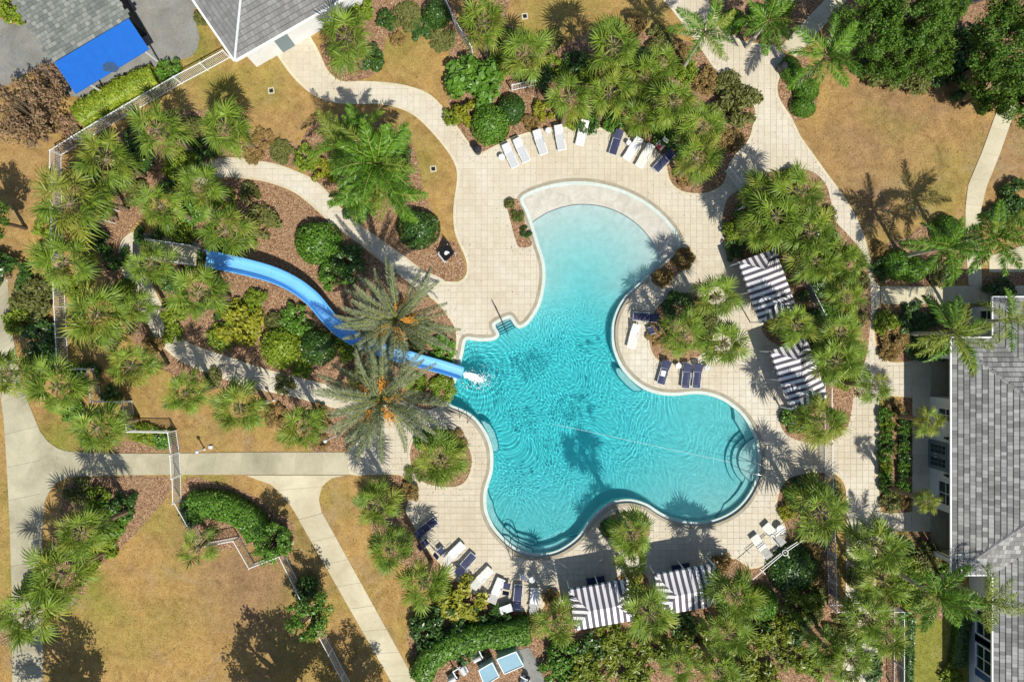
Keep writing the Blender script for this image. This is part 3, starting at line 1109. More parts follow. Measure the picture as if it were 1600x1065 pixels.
slabs(r, [(467, 811), (612, 1065), (626, 1090)], [(504, 801), (650, 1065), (664, 1090)], 8, 'concrete', 0.047)
lf = [(1218, 74), (1300, -12)]
rt = [(1243, 90), (1335, -12)]
r = walk_root('entry_walk', lf + rt[::-1], 0.02)
slabs(r, lf, rt, 4, 'concrete', 0.046)
lf = [(1562, 160), (1535, 235), (1512, 290), (1508, 325), (1508, 360), (1511, 420), (1513, 446)]
rt = [(1588, 165), (1562, 240), (1541, 292), (1533, 325), (1531, 360), (1533, 420), (1534, 446)]
r = walk_root('garden_walk', lf + rt[::-1], 0.021)
slabs(r, lf, rt, 7, 'concrete', 0.047)
lf = [(1376, 447), (1470, 447), (1545, 446), (1610, 446)]
rt = [(1376, 475), (1470, 475), (1545, 474), (1610, 474)]
r = walk_root('club_walk', lf + rt[::-1], 0.023)
slabs(r, lf, rt, 6, 'concrete', 0.049)
lf = [(1425, 560), (1425, 660), (1425, 740), (1425, 830)]
rt = [(1453, 560), (1453, 660), (1453, 740), (1453, 830)]
r = walk_root('wall_walk', lf + rt[::-1], 0.02)
slabs(r, lf, rt, 9, 'border', 0.06)
lf = [(1480, 470), (1480, 530)]
lf = [(1545, 400), (1610, 380)]; rt = [(1545, 425), (1610, 425)]
r = walk_root('side_walk', lf + rt[::-1], 0.025)
slabs(r, lf, rt, 2, 'concrete', 0.051)
# ------------------------------------------------------------------ leaf materials
MAT['fan'] = leafy('fan_leaf', lin(70, 97, 30), lin(134, 160, 54), lin(188, 198, 106), 0.28, 0.5, 0.34, 0.5)
MAT['fan_y'] = leafy('fan_leaf_yellow', lin(100, 112, 38), lin(150, 156, 58), lin(184, 172, 84), 0.24, 0.5, 0.32, 0.45)
MAT['fan_old'] = leafy('fan_leaf_dry', lin(140, 118, 70), lin(176, 152, 98), None, 0.1, 0.7, 0.2, 0.5)
MAT['petiole'] = plain('leaf_stalk', lin(140, 146, 72), 0.5, 0.35, 0.2, 8)
MAT['date'] = leafy('date_leaf', lin(84, 94, 66), lin(128, 136, 102), lin(156, 158, 128), 0.1, 0.5, 0.35, 0.5)
MAT['queen'] = leafy('feather_leaf', lin(66, 104, 26), lin(108, 152, 42), lin(150, 182, 70), 0.28, 0.4, 0.45, 0.45)
MAT['queen_y'] = leafy('feather_leaf_pale', lin(104, 124, 40), lin(142, 156, 58), lin(172, 172, 80), 0.28, 0.42, 0.4, 0.45)
MAT['bark'] = plain('palm_bark', lin(128, 112, 92), 0.95, 0.1, 0.3, 7, bump=0.6)
MAT['bark_pale'] = plain('pale_palm_bark', lin(176, 170, 156), 0.9, 0.15, 0.15, 5, bump=0.3)
MAT['bark_oak'] = plain('oak_bark', lin(92, 80, 66), 0.95, 0.1, 0.3, 6, bump=0.6)
MAT['fruit'] = plain('orange_dates', lin(196, 140, 56), 0.6, 0.3, 0.25, 9)
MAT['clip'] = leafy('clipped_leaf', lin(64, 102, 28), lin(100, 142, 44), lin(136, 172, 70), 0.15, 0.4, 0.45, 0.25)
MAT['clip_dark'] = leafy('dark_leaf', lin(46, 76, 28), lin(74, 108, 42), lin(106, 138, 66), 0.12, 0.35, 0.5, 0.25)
MAT['lime'] = leafy('lime_leaf', lin(92, 120, 28), lin(140, 160, 46), lin(184, 186, 74), 0.25, 0.45, 0.4, 0.3)
MAT['croton'] = leafy('yellow_leaf', lin(112, 120, 28), lin(164, 164, 46), lin(206, 194, 82), 0.22, 0.45, 0.4, 0.3)
MAT['olive'] = leafy('olive_leaf', lin(84, 90, 42), lin(118, 122, 64), lin(150, 146, 88), 0.15, 0.5, 0.3, 0.3)
MAT['rust'] = leafy('rust_leaf', lin(108, 94, 52), lin(154, 126, 76), lin(190, 154, 98), 0.15, 0.6, 0.25, 0.3)
MAT['myrtle'] = leafy('myrtle_leaf', lin(110, 98, 64), lin(160, 130, 102), lin(206, 142, 132), 0.18, 0.55, 0.25, 0.1)
MAT['oak'] = leafy('oak_leaf', lin(50, 80, 24), lin(96, 132, 40), lin(146, 172, 72), 0.24, 0.5, 0.3, 0.2)
MAT['ginger'] = leafy('ginger_leaf', lin(90, 112, 30), lin(140, 152, 48), lin(190, 184, 84), 0.22, 0.4, 0.45, 0.35)
MAT['fern'] = leafy('grassy_leaf', lin(74, 92, 36), lin(112, 126, 54), None, 0.2, 0.5, 0.3, 0.3)


# ------------------------------------------------------------------ palm leaves
def fan_frond(seed, mat, pet=0.95, blade=1.12, nseg=17, droop=0.4):
    r = random.Random(seed)
    mb = MB()
    # stalk
    n = 4
    pts = [Vector((pet * i / n, 0, -0.10 * (i / n) ** 2)) for i in range(n + 1)]
    for i in range(n):
        w0, w1 = 0.035 - 0.012 * i / n, 0.035 - 0.012 * (i + 1) / n
        a, b = pts[i], pts[i + 1]
        mb.add([a + Vector((0, -w0, 0)), a + Vector((0, 0, 0.02)), a + Vector((0, w0, 0)), b + Vector((0, -w1, 0)), b + Vector((0, 0, 0.02)), b + Vector((0, w1, 0))], [(0, 3, 4, 1), (1, 4, 5, 2)], 1)
    hast = pts[-1]
    for i in range(nseg):
        u = (i + 0.5) / nseg * 2 - 1
        a = u * math.radians(112) + r.uniform(-.06, .06)
        cl = max(0.0, math.cos(a * 0.75))
        o = hast + Vector((0.34 * cl ** 1.5, 0.0, -0.10 * cl ** 2))
        L = blade * (0.56 + 0.40 * math.cos(a * 0.55)) * r.uniform(0.88, 1.06)
        d_ = Vector((math.cos(a), math.sin(a), 0))
        side = Vector((-math.sin(a), math.cos(a), 0)) + Vector((0, 0, r.uniform(-.55, .55)))
        side.normalize()
        dr = droop * r.uniform(0.6, 1.5)
        lift = 0.34 * abs(math.sin(a)) * L
        P = []
        for t in (0.0, 0.4, 0.72, 1.0):
            z = lift * t - dr * L * t * t * (0.45 + 0.75 * t)
            P.append(o + d_ * (L * t * (1 - 0.12 * dr * t)) + Vector((0, 0, z)))
        ws = (0.016, 0.052, 0.034, 0.0)
        vs = []
        for k in range(3):
            vs += [P[k] - side * ws[k], P[k] + side * ws[k]]
        vs.append(P[3])
        mb.add(vs, [(0, 2, 3, 1), (2, 4, 5, 3), (4, 6, 5)], 0)
    return mb.mesh('frond', [mat, MAT['petiole']])


def pinnate_frond(seed, mat, L=3.2, npair=34, leaf=0.55, arch=0.9, plumose=0.5, w=0.03, twist=0.2):
    r = random.Random(seed)
    mb = MB()

    def P(t):
        return Vector((L * (t - 0.10 * arch * t ** 3), 0.18 * twist * L * t * t, L * (0.10 * t - 0.34 * arch * t ** 2.3)))
    n = 9
    pts = [P(i / n) for i in range(n + 1)]
    for i in range(n):
        w0, w1 = 0.045 * (1 - i / n) + 0.008, 0.045 * (1 - (i + 1) / n) + 0.008
        a, b = pts[i], pts[i + 1]
        mb.add([a + Vector((0, -w0, 0)), a + Vector((0, 0, w0)), a + Vector((0, w0, 0)), b + Vector((0, -w1, 0)), b + Vector((0, 0, w1)), b + Vector((0, w1, 0))], [(0, 3, 4, 1), (1, 4, 5, 2)], 1)
    for i in range(npair):
        t = 0.12 + 0.88 * (i + r.uniform(0, .8)) / npair
        p = P(min(t, 1.0))
        tan = (P(min(t + .02, 1.02)) - P(t - .02)).normalized()
        ln = leaf * (math.sin(math.pi * min(1, (t - 0.02)) ** 0.8) * 0.8 + 0.28) * r.uniform(.85, 1.1)
        for s in (-1, 1):
            fwd = 0.55 + 0.5 * t
            d_ = (tan * fwd + Vector((0, s, 0)) + Vector((0, 0, r.uniform(-plumose, plumose) + 0.12))).normalized()
            side = d_.cross(Vector((0, 0, 1)) + Vector((r.uniform(-.6, .6), r.uniform(-.6, .6), 0))).normalized()
            m = p + d_ * ln * 0.5 + Vector((0, 0, 0.02))
            e = p + d_ * ln + Vector((0, 0, -0.16 * ln * (1 + plumose)))
            mb.add([p - side * w * .4, p + side * w * .4, m + side * w, m - side * w, e], [(0, 3, 2, 1), (3, 4, 2)], 0)
    return mb.mesh('frond', [mat, MAT['petiole']])


FAN = [fan_frond(i, MAT['fan'], pet=0.85 + .1 * (i % 3), nseg=15 + i % 4, droop=0.18 + .12 * i) for i in range(6)]
FANY = [fan_frond(20 + i, MAT['fan_y'], nseg=15 + i % 3, droop=0.25 + .14 * i) for i in range(4)]
FANOLD = [fan_frond(40 + i, MAT['fan_old'], droop=0.8, nseg=15, blade=0.95) for i in range(2)]
DATE = [pinnate_frond(60 + i, MAT['date'], 4.5, 64, 0.42, 0.5 + .14 * i, 0.5, 0.026, (-.4, .3, .8, -.9)[i]) for i in range(4)]
QUEEN = [pinnate_frond(80 + i, MAT['queen'], 3.1, 48, 0.66, 0.9 + .25 * i, 0.8, 0.036, (-.7, .4, 1.0, -.2)[i]) for i in range(4)]
QUEENY = [pinnate_frond(90 + i, MAT['queen_y'], 3.0, 36, 0.6, 1.0 + .25 * i, 0.7, 0.026, (-.7, .6, 1.1)[i]) for i in range(3)]


def trunk_mesh(name, r0, r1, mat, rough=0.06, rings=14, n=10, seed=1):
    r = random.Random(seed)
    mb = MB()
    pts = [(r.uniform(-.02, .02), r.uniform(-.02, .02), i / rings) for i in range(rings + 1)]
    rs = [(r0 + (r1 - r0) * i / rings) * (1 + (rough if i % 2 else -rough)) for i in range(rings + 1)]
    rs[0] *= 1.25
    mb.tube(pts, rs, n)
    return mb.mesh(name, mat, True)


TRUNK_FAN = trunk_mesh('trunk', 0.19, 0.17, MAT['bark'], 0.09)
TRUNK_DATE = trunk_mesh('trunk', 0.34, 0.30, MAT['bark'], 0.14, 20, 12)
TRUNK_QUEEN = trunk_mesh('trunk', 0.17, 0.11, MAT['bark_pale'], 0.02, 16)


def heart_mesh(name, rad, h, mat, seed):
    """bud of leaf bases and new spear leaves at the top of a palm"""
    r = random.Random(seed)
    mb = MB()
    mb.lathe([(rad, -0.35), (rad * 1.35, -0.1), (rad * 1.2, 0.1), (rad * 0.5, 0.25)], 9, mi=1)
    for i in range(14):
        a = i * 2.4
        d_ = Vector((math.cos(a), math.sin(a), 0))
        b = d_ * rad * 0.9 + Vector((0, 0, -0.3 + 0.035 * i))
        e = b + d_ * 0.22 + Vector((0, 0, 0.22))
        mb.bar(b, e, 0.07, 0.03, 1)
    for i in range(3):
        a = i * 2.1 + r.uniform(0, 1)
        d_ = Vector((math.cos(a) * .25, math.sin(a) * .25, 1))
        mb.tube([Vector((0, 0, 0.1)), d_ * h * .6, d_ * h], [0.03, 0.03, 0.003], 4, 0)
    return mb.mesh(name, [mat, MAT['bark']])


HEART_FAN = heart_mesh('crown', 0.2, 0.9, MAT['fan'], 1)
HEART_DATE = heart_mesh('crown', 0.36, 1.4, MAT['date'], 2)
HEART_QUEEN = heart_mesh('crown', 0.13, 1.2, MAT['queen'], 3)


def palm(px, py, h, diam, label, group=None, kind='fan', seed=None, yellow=0.15, n=None):
    """px,py: where the crown is seen; diam: crown width in photo pixels"""
    r = random.Random(int(px * 7 + py * 13) if seed is None else seed)
    if kind == 'fan' and h > 3: h *= 1.2
    k = S * (H - h) / H
    base = foot(px, py, h)
    if kind == 'fan':
        root = empty('fan_palm', base)
        cat = 'palm'
        sc = diam * k / 4.25 * r.uniform(.88, 1.1)
        n = n or r.randint(23, 29)
    elif kind == 'date':
        root = empty('date_palm', base)
        cat = 'palm'
        sc = diam * k / 8.6
        n = n or 46
    else:
        root = empty('feather_palm', base)
        cat = 'palm'
        sc = diam * k / 5.4
        n = n or r.randint(13, 16)
    tag(root, label, cat, group)
    root.rotation_euler = (0, 0, r.uniform(0, 6.28))
    tm = {'fan': TRUNK_FAN, 'date': TRUNK_DATE, 'feather': TRUNK_QUEEN}[kind]
    hm = {'fan': HEART_FAN, 'date': HEART_DATE, 'feather': HEART_QUEEN}[kind]
    ts = (0.75 + 0.25 * sc)
    obj('trunk', tm, root, scale=(ts, ts, h))
    cr = obj('crown', hm, root, loc=(0, 0, h), scale=(sc, sc, sc), rot=(r.gauss(0, .11), r.gauss(0, .11), 0))
    for i in range(n):
        t = (i + 0.5) / n
        az = i * 2.39996 + r.uniform(-.45, .45)
        if kind == 'fan':
            el = math.radians(64 - 90 * t ** 0.8 + r.uniform(-13, 13))
            if t > 0.88 and r.random() < 0.55:
                me_ = r.choice(FANOLD); el = math.radians(-50)
            elif r.random() < yellow + (0.25 * yellow if t > .6 else 0):
                me_ = r.choice(FANY)
            else:
                me_ = FAN[min(5, max(0, int(t * 5 + r.uniform(-.8, 1.2))))]
            s = r.uniform(0.82, 1.14) * (0.84 + 0.2 * t)
            z0 = 0.16 - 0.38 * t
        elif kind == 'date':
            el = math.radians(70 - 86 * t ** 0.85 + r.uniform(-7, 7))
            me_ = r.choice(DATE)
            s = r.uniform(0.88, 1.05)
            z0 = 0.3 - 0.6 * t
        else:
            el = math.radians(66 - 84 * t + r.uniform(-8, 8))
            me_ = r.choice(QUEENY) if r.random() < yellow else r.choice(QUEEN)
            s = r.uniform(0.82, 1.08)
            z0 = 0.1 - 0.2 * t
        f = bpy.data.objects.new('frond', me_)
        f.parent = cr
        f.location = (0, 0, z0)
        f.rotation_euler = (r.uniform(-.5, .5), -el, az)
        f.rotation_mode = 'XYZ'
        f.scale = (s, s, s)
        COL.objects.link(f)
    if kind == 'date':
        for i in range(8):
            az = i * 0.785 + 0.4 * (i % 3)
            mb = MB()
            rr = random.Random(i)
            ring = []
            for q in range(110):
                t = rr.random()
                R0 = 0.6 + 0.25 * (i % 2)
                c = Vector((math.cos(az) * (R0 + 0.7 * t), math.sin(az) * (R0 + .7 * t), 1.05 - 0.35 * t * t)) + Vector((rr.gauss(0, .13), rr.gauss(0, .13), rr.gauss(0, .08))) * (0.6 + t)
                mb.box(c, (.06, .06, .09), rr.uniform(0, 3), 0)
            mb.tube([(0, 0, 0.1), (math.cos(az) * .4, math.sin(az) * .4, .95), (math.cos(az) * 1.1, math.sin(az) * 1.1, .9)], [.03, .025, .015], 5, 0)
            mb.build('fruit_cluster', MAT['fruit'], cr)
    return root


# ------------------------------------------------------------------ leaf clouds
def leaf_mesh(name, C, N, size, aspect, rng, mats, core=None, jitter=0.9, flat=0.0):
    n = len(C)
    N = N + rng.normal(0, jitter, (n, 3))
    N /= np.linalg.norm(N, axis=1, keepdims=True) + 1e-9
    T = np.cross(N, rng.normal(0, 1, (n, 3)))
    T /= np.linalg.norm(T, axis=1, keepdims=True) + 1e-9
    B = np.cross(N, T)
    s = (size * rng.uniform(0.65, 1.35, n))[:, None]
    V = np.empty((n, 4, 3))
    V[:, 0] = C - T * s * .5
    V[:, 1] = C + B * s * .5 / aspect + N * s * 0.06
    V[:, 2] = C + T * s * .5 - N * s * .1
    V[:, 3] = C - B * s * .5 / aspect + N * s * 0.06
    nv = n * 4
    F = np.arange(nv, dtype=np.int32)
    me_ = bpy.data.meshes.new(name)
    cv, cf = core if core else ([], [])
    cl = [i + nv for f in cf for i in f]
    tot = nv + len(cv)
    me_.vertices.add(tot)
    allv = V.reshape(-1, 3)
    if cv: allv = np.concatenate([allv, np.array(cv)])
    me_.vertices.foreach_set('co', allv.ravel())
    loops = np.concatenate([F, np.array(cl, np.int32)]) if cl else F
    me_.loops.add(len(loops)); me_.loops.foreach_set('vertex_index', loops.astype(np.int32))
    starts = list(range(0, nv, 4))
    p = nv
    for f in cf:
        starts.append(p); p += len(f)
    me_.polygons.add(len(starts))
    me_.polygons.foreach_set('loop_start', np.array(starts, np.int32))
    for m in mats: me_.materials.append(m)
    me_.update(calc_edges=True)
    return me_


def ball_points(n, rng, lumps=14, lump_r=0.35, shell=0.86, zlo=-0.15):
    """points on a lumpy dome of radius 1 standing on the ground (z up to 1)"""
    L = rng.normal(0, 1, (lumps, 3)); L[:, 2] = np.abs(L[:, 2])
    L /= np.linalg.norm(L, axis=1, keepdims=True)
    P = rng.normal(0, 1, (n * 2, 3))
    P /= np.linalg.norm(P, axis=1, keepdims=True)
    P = P[P[:, 2] > zlo][:n]
    d = (P @ L.T).max(1)
    rad = shell + (1.04 - shell) * np.clip((d - 0.6) / 0.4, 0, 1)
    rr = rad * (1 - np.abs(rng.normal(0, 0.05, len(P))))
    return P * rr[:, None], P


def ball_core(r=0.80, n=14, m=7):
    vs, fs = [], []
    for j in range(m + 1):
        a = -0.25 + (math.pi / 2 + 0.25) * j / m
        for i in range(n):
            b = 2 * math.pi * i / n
            w = r * (1 + 0.05 * math.sin(3 * b + j))
            vs.append((w * math.cos(a) * math.cos(b), w * math.cos(a) * math.sin(b), w * math.sin(a)))
    for j in range(m):
        for i in range(n):
            fs.append((j * n + i, j * n + (i + 1) % n, (j + 1) * n + (i + 1) % n, (j + 1) * n + i))
    return vs, fs


def ball_mesh(seed, mat, n=2600, size=0.095, aspect=1.6, lumps=22, shell=0.82, jitter=0.7):
    rng = np.random.default_rng(seed)
    C, N = ball_points(n, rng, lumps, shell=shell)
    return leaf_mesh('foliage', C, N, size, aspect, rng, [mat], ball_core(0.84), jitter)


def loose_mesh(seed, mat, n=1500, size=0.2, aspect=2.4, clumps=22, spread=0.24, h=0.8, jitter=0.9, core=True):
    """open shrub: leaf clumps at the ends of stems"""
    rng = np.random.default_rng(seed)
    a = rng.uniform(0, 2 * math.pi, clumps)
    rr = np.sqrt(rng.uniform(0.02, 1, clumps)) * 0.82
    z = h * (1 - 0.55 * rr ** 2) * rng.uniform(0.55, 1.0, clumps)
    cc = np.stack([rr * np.cos(a), rr * np.sin(a), z], 1)
    w = rng.integers(0, clumps, n)
    off = rng.normal(0, 1, (n, 3)); off /= np.linalg.norm(off, axis=1, keepdims=True)
    off *= (spread * rng.uniform(0.3, 1.15, n) ** 0.6)[:, None]
    off[:, 2] *= 0.8
    C = cc[w] + off
    C[:, 2] = np.maximum(C[:, 2], 0.05)
    N = off / (np.linalg.norm(off, axis=1, keepdims=True) + 1e-6) + np.array([0, 0, 0.9])
    me_ = leaf_mesh('foliage', C, N, size, aspect, rng, [mat], None, jitter)
    return me_


def stems_mesh(seed, n=7, h=0.7, r=0.02, spread=0.6):
    rr = random.Random(seed)
    mb = MB()
    for i in range(n):
        a = rr.uniform(0, 6.28); k = spread * rr.uniform(.3, 1)
        mb.tube([(0.08 * math.cos(a), 0.08 * math.sin(a), -0.02), (0.5 * k * math.cos(a), 0.5 * k * math.sin(a), h * .6), (k * math.cos(a), k * math.sin(a), h)], [r, r * .7, r * .3], 5)
    return mb.mesh('stem', MAT['bark_oak'])


STEMS = [stems_mesh(i) for i in range(3)]
BALL = {m: [ball_mesh(100 + i * 7 + j, MAT[m]) for j in range(2)] for i, m in enumerate(('clip', 'clip_dark'))}
BALL['croton'] = [ball_mesh(131, MAT['croton'], 1500, 0.13, 1.6, 22, .85, 1.0)]
BALL['lime'] = [ball_mesh(133, MAT['lime'], 1800, 0.11, 1.6, 22, .85, 1.0)]
LOOSE = {m: [loose_mesh(200 + i * 7 + j, MAT[m]) for j in range(2)] for i, m in enumerate(('clip', 'clip_dark', 'lime', 'croton', 'olive', 'rust', 'myrtle'))}
LOOSE['ginger'] = [loose_mesh(300 + j, MAT['ginger'], 1100, 0.25, 3.4, 24, 0.22, 0.9, 0.8) for j in range(3)]
LOOSE['fern'] = [loose_mesh(310 + j, MAT['fern'], 900, 0.34, 7.0, 24, 0.26, 0.55, 0.8) for j in range(2)]
LOOSE['bigleaf'] = [loose_mesh(320 + j, MAT['clip'], 1500, 0.22, 1.7, 34, 0.25, 0.9, 0.8) for j in range(2)]


def shrub(px, py, r_px, h, kind, label, group=None, ball=False, sy=1.0, rot=None, name=None):
    rr = random.Random(int(px * 3 + py * 5))
    p = foot(px, py, h * 0.6)
    nm = name or ('clipped_shrub' if ball else 'leafy_shrub')
    root = empty(nm, p, rr.uniform(0, 6.28) if rot is None else rot)
    tag(root, label, 'shrub', group)
    R_ = r_px * S * (H - h * .6) / H
    me_ = rr.choice((BALL if ball else LOOSE)[kind])
    obj('foliage', me_, root, scale=(R_, R_ * sy, h))
    obj('stem', rr.choice(STEMS), root, scale=(R_ * .8, R_ * .8 * sy, h * .9))
    return root


def hedge(px_pts, width_px, h, mat, label, group=None, density=95, size=0.15, name='hedge'):
    """clipped hedge along a line of photo pixels, joined to one foliage mesh with stems"""
    pts = smooth_open([tuple(W(p[0], p[1], h * .7)[:2]) for p in px_pts], 5)
    rng = np.random.default_rng(int(px_pts[0][0] + px_pts[0][1] * 3))
    w = width_px * S
    P0 = Vector(pts[0]); L = 0
    seg = []
    for i in range(len(pts) - 1):
        a, b = np.array(pts[i]), np.array(pts[i + 1])
        l = np.linalg.norm(b - a)
        seg.append((a, b, l)); L += l
    n = int(density * L * (w + 1.2 * h))
    C, N = [], []
    ls = np.array([s[2] for s in seg]); pr = ls / ls.sum()
    for s_ in rng.choice(len(seg), n, p=pr):
        a, b, l = seg[s_]
        t = rng.random()
        c = a + (b - a) * t
        dv = (b - a) / max(l, 1e-6)
        nv = np.array([-dv[1], dv[0]])
        # around a rounded box profile
        ang = rng.uniform(-0.25, math.pi + 0.25)
        ca, sa = math.cos(ang), math.sin(ang)
        q = 3.0
        m = (abs(ca) ** q + abs(sa) ** q) ** (-1 / q)
        k = 1 - abs(rng.normal(0, .06)) + 0.05 * math.sin(c[0] * 3.1 + c[1] * 2.3)
        off = ca * m * w / 2 * k
        z = max(0.03, h * .12 + sa * m * h * .88 * k)
        C.append((c[0] + nv[0] * off, c[1] + nv[1] * off, z))
        N.append((nv[0] * ca, nv[1] * ca, max(sa, 0.0) + .2))
    C = np.array(C); N = np.array(N)
    # inner mass
    cv, cf = [], []
    m_ = len(pts)
    prof = [(-.42, 0), (-.42, .6), (-.30, .84), (.30, .84), (.42, .6), (.42, 0)]
    for i, p in enumerate(pts):
        d_ = Vector(pts[min(i + 1, m_ - 1)]) - Vector(pts[max(i - 1, 0)])
        d_.normalize()
        for u, v in prof:
            cv.append((p[0] - d_.y * u * w, p[1] + d_.x * u * w, v * h))
    for i in range(m_ - 1):
        for k in range(5):
            cf.append((i * 6 + k, i * 6 + k + 1, (i + 1) * 6 + k + 1, (i + 1) * 6 + k))
    cf += [tuple(range(6)), tuple((m_ - 1) * 6 + k for k in range(6))[::-1]]
    base = Vector((pts[0][0], pts[0][1], 0))
    C[:, :2] -= np.array(base[:2]); cv = [(v[0] - base.x, v[1] - base.y, v[2]) for v in cv]
    root = empty(name, base)
    tag(root, label, 'hedge', group)
    obj('foliage', leaf_mesh('foliage', C, N, size, 1.7, rng, [mat], (cv, cf), 0.7), root)
    mb = MB()
    for i in range(0, m_, 3):
        p = pts[i]
        mb.tube([(p[0] - base.x, p[1] - base.y, -.02), (p[0] - base.x, p[1] - base.y, h * .6)], .03, 5)
    mb.build('stem', MAT['bark_oak'], root)
    return root


def tree_meshes(seed, mat, nclump=60, nleaf=9000, size=0.06):
    """unit crown (radius 1, height about 1.1) and limbs"""
    rng = np.random.default_rng(seed)
    rr = random.Random(seed)
    cc = []
    while len(cc) < nclump:
        p = rng.uniform(-1, 1, 3)
        r_ = np.linalg.norm(p)
        if 0.35 < r_ < 1 and p[2] > -0.5: cc.append(p * np.array([0.86, 0.86, 0.55]))
    cc = np.array(cc)
    w = rng.integers(0, nclump, nleaf)
    off = rng.normal(0, 1, (nleaf, 3)); off /= np.linalg.norm(off, axis=1, keepdims=True)
    cr = rng.uniform(0.10, 0.24, nclump)
    off *= (cr[w] * rng.uniform(0.35, 1.1, nleaf))[:, None]
    C = cc[w] + off
    C[:, 2] += 0.55
    N = off / (np.linalg.norm(off, axis=1, keepdims=True)) + np.array([0, 0, .7])
    fol = leaf_mesh('crown', C, N, size, 1.7, rng, [mat], None, 0.9)
    mb = MB()
    for c in cc[:26]:
        e = Vector((c[0], c[1], c[2] + .55))
        b = Vector((0, 0, -0.15))
        m = b.lerp(e, .5) + Vector((rr.uniform(-.08, .08), rr.uniform(-.08, .08), .05))
        mb.tube([b, m, e], [0.05, 0.03, 0.008], 5)
    return fol, mb.mesh('limb', MAT['bark_oak'])


TREES = [tree_meshes(500 + i, MAT['oak'], 64, 9000, 0.062) for i in range(2)]
TREE_M = tree_meshes(510, MAT['myrtle'], 46, 4200, 0.07)
TREE_O = tree_meshes(512, MAT['clip'], 40, 4500, 0.075)
OAK_TRUNK = trunk_mesh('trunk', 0.24, 0.2, MAT['bark_oak'], 0.04, 8, 10)


def tree(px, py, r_px, h, label, group=None, kind=0, name='oak_tree', flat=1.0):
    """px,py: middle of the crown as seen; h: height of the crown's widest part"""
    p = foot(px, py, h)
    rr = random.Random(int(px + py * 3))
    root = empty(name, p, rr.uniform(0, 6.28))
    tag(root, label, 'tree', group)
    R_ = r_px * S * (H - h) / H
    fol, limb = (TREES[kind % 2] if kind < 2 else TREE_M if kind == 2 else TREE_O)
    zb = max(0.2, h - 0.55 * R_ * flat)
    obj('crown', fol, root, loc=(0, 0, zb), scale=(R_, R_, R_ * flat))
    obj('limb', limb, root, loc=(0, 0, zb), scale=(R_, R_, R_ * flat))
    ts = 0.4 + R_ * 0.1
    obj('trunk', OAK_TRUNK, root, scale=(ts, ts, zb - 0.05 * R_))
    return root


# ------------------------------------------------------------------ fan palms, bed by bed
def palms(group, rows, **kw):
    for row in rows:
        palm(row[0], row[1], row[2], row[3], row[4], group, yellow=row[5] if len(row) > 5 else 0.13, **kw)


palms('fan palms behind the lounger arc', [
    (820, 84, 4.6, 88, 'fan palm next to the large glossy shrub behind the lounger arc'),
    (958, 74, 5.2, 96, 'tall fan palm at the lawn side of the lounger bed, its shadow on the grass'),
    (1032, 98, 4.2, 80, 'fan palm in the lounger bed nearest the sparse feather palm'),
    (889, 150, 5.4, 98, 'broad fan palm overhanging the end of the grey slatted loungers'),
    (952, 146, 4.6, 84, 'fan palm directly behind the navy lounger standing among white ones'),
    (1050, 160, 4.8, 86, 'fan palm behind the last navy lounger of the arc'),
    (1098, 198, 4.2, 80, 'fan palm between twiggy shrub and last navy lounger'),
    (1088, 246, 4.4, 92, 'yellowish fan palm at the rounded tip of the lounger bed', .35),
    (1005, 120, 4.0, 74, 'fan palm enclosed by others in the middle of the lounger bed'),
    (1000, 185, 3.6, 66, 'low fan palm leaning towards the white loungers of the arc')])
palm(755, 36, 5.0, 86, 'pale green fan palm beside the slanting white fence on the top lawn', yellow=.3)
palm(541, 58, 4.6, 112, 'large fan palm beside the white wall of the grey roofed building', yellow=.1)
palms('fan palms inside the picket fence', [
    (247, 203, 4.6, 112, 'fan palm against the picket fence opposite the lime hedge'),
    (352, 198, 4.4, 88, 'fan palm on greenish lawn, its starry shadow towards the pool house'),
    (166, 248, 4.4, 112, 'fan palm inside the bent corner of the picket fence')])
palm(110, 318, 4.8, 122, 'wide open fan palm with yellow stalks leaning over the picket fence', yellow=.6, n=22)
palms('fan palms around the slide entry', [
    (250, 322, 4.4, 92, 'fan palm beside the small white railing near the slide entry'),
    (312, 290, 4.6, 84, 'fan palm covering the end of the slide path'),
    (352, 360, 4.8, 100, 'fan palm over the top end of the blue slide, path side'),
    (310, 456, 4.6, 108, 'fan palm below the top end of the blue slide by the yellow shrub'),
    (236, 412, 4.2, 74, 'fan palm over the rounded end of the slide walk'),
    (216, 478, 3.8, 64, 'small fan palm astride the narrow part of the slide walk')])
palms('fan palms over the picket fence', [
    (101, 408, 4.4, 108, 'fan palm hiding the middle of the upright picket fence'),
    (152, 490, 4.4, 108, 'yellow tinged fan palm beside the lower part of the upright picket fence', .35),
    (150, 310, 3.6, 70, 'small fan palm crowded beside the yellow stalked one')])
palms('fan palms outside the fence', [
    (14, 582, 4.0, 92, 'fan palm standing over the weathered concrete walk'),
    (89, 604, 4.4, 100, 'fan palm outside the first step of the white fence')])
palm(205, 572, 4.4, 94, 'fan palm inside the stepped corner of the white fence, on dry grass', yellow=.4, n=20)
palm(152, 668, 4.6, 96, 'fan palm in front of the stepped white fence, above the concrete walk', yellow=.15)
palms('fan palms on the grass strip', [
    (290, 612, 4.2, 90, 'fan palm on the dry grass strip nearest the stepped fence'),
    (375, 636, 4.2, 86, 'middle one of three fan palms on the dry grass strip'),
    (474, 668, 4.2, 88, 'fan palm on the grass strip nearest the date palm')])
palms('fan palms by the dry lawn', [
    (128, 830, 5.2, 104, 'fan palm of the lawn clump whose shadow crosses the concrete walk'),
    (94, 898, 4.6, 108, 'middle fan palm of the clump beside the dry lawn'),
    (44, 960, 5.2, 104, 'fan palm of the clump leaning over the weathered walk, beside an oak shadow')])
palm(308, 856, 2.6, 66, 'small fan palm straddling the zigzag fence on the dry lawn', n=13)
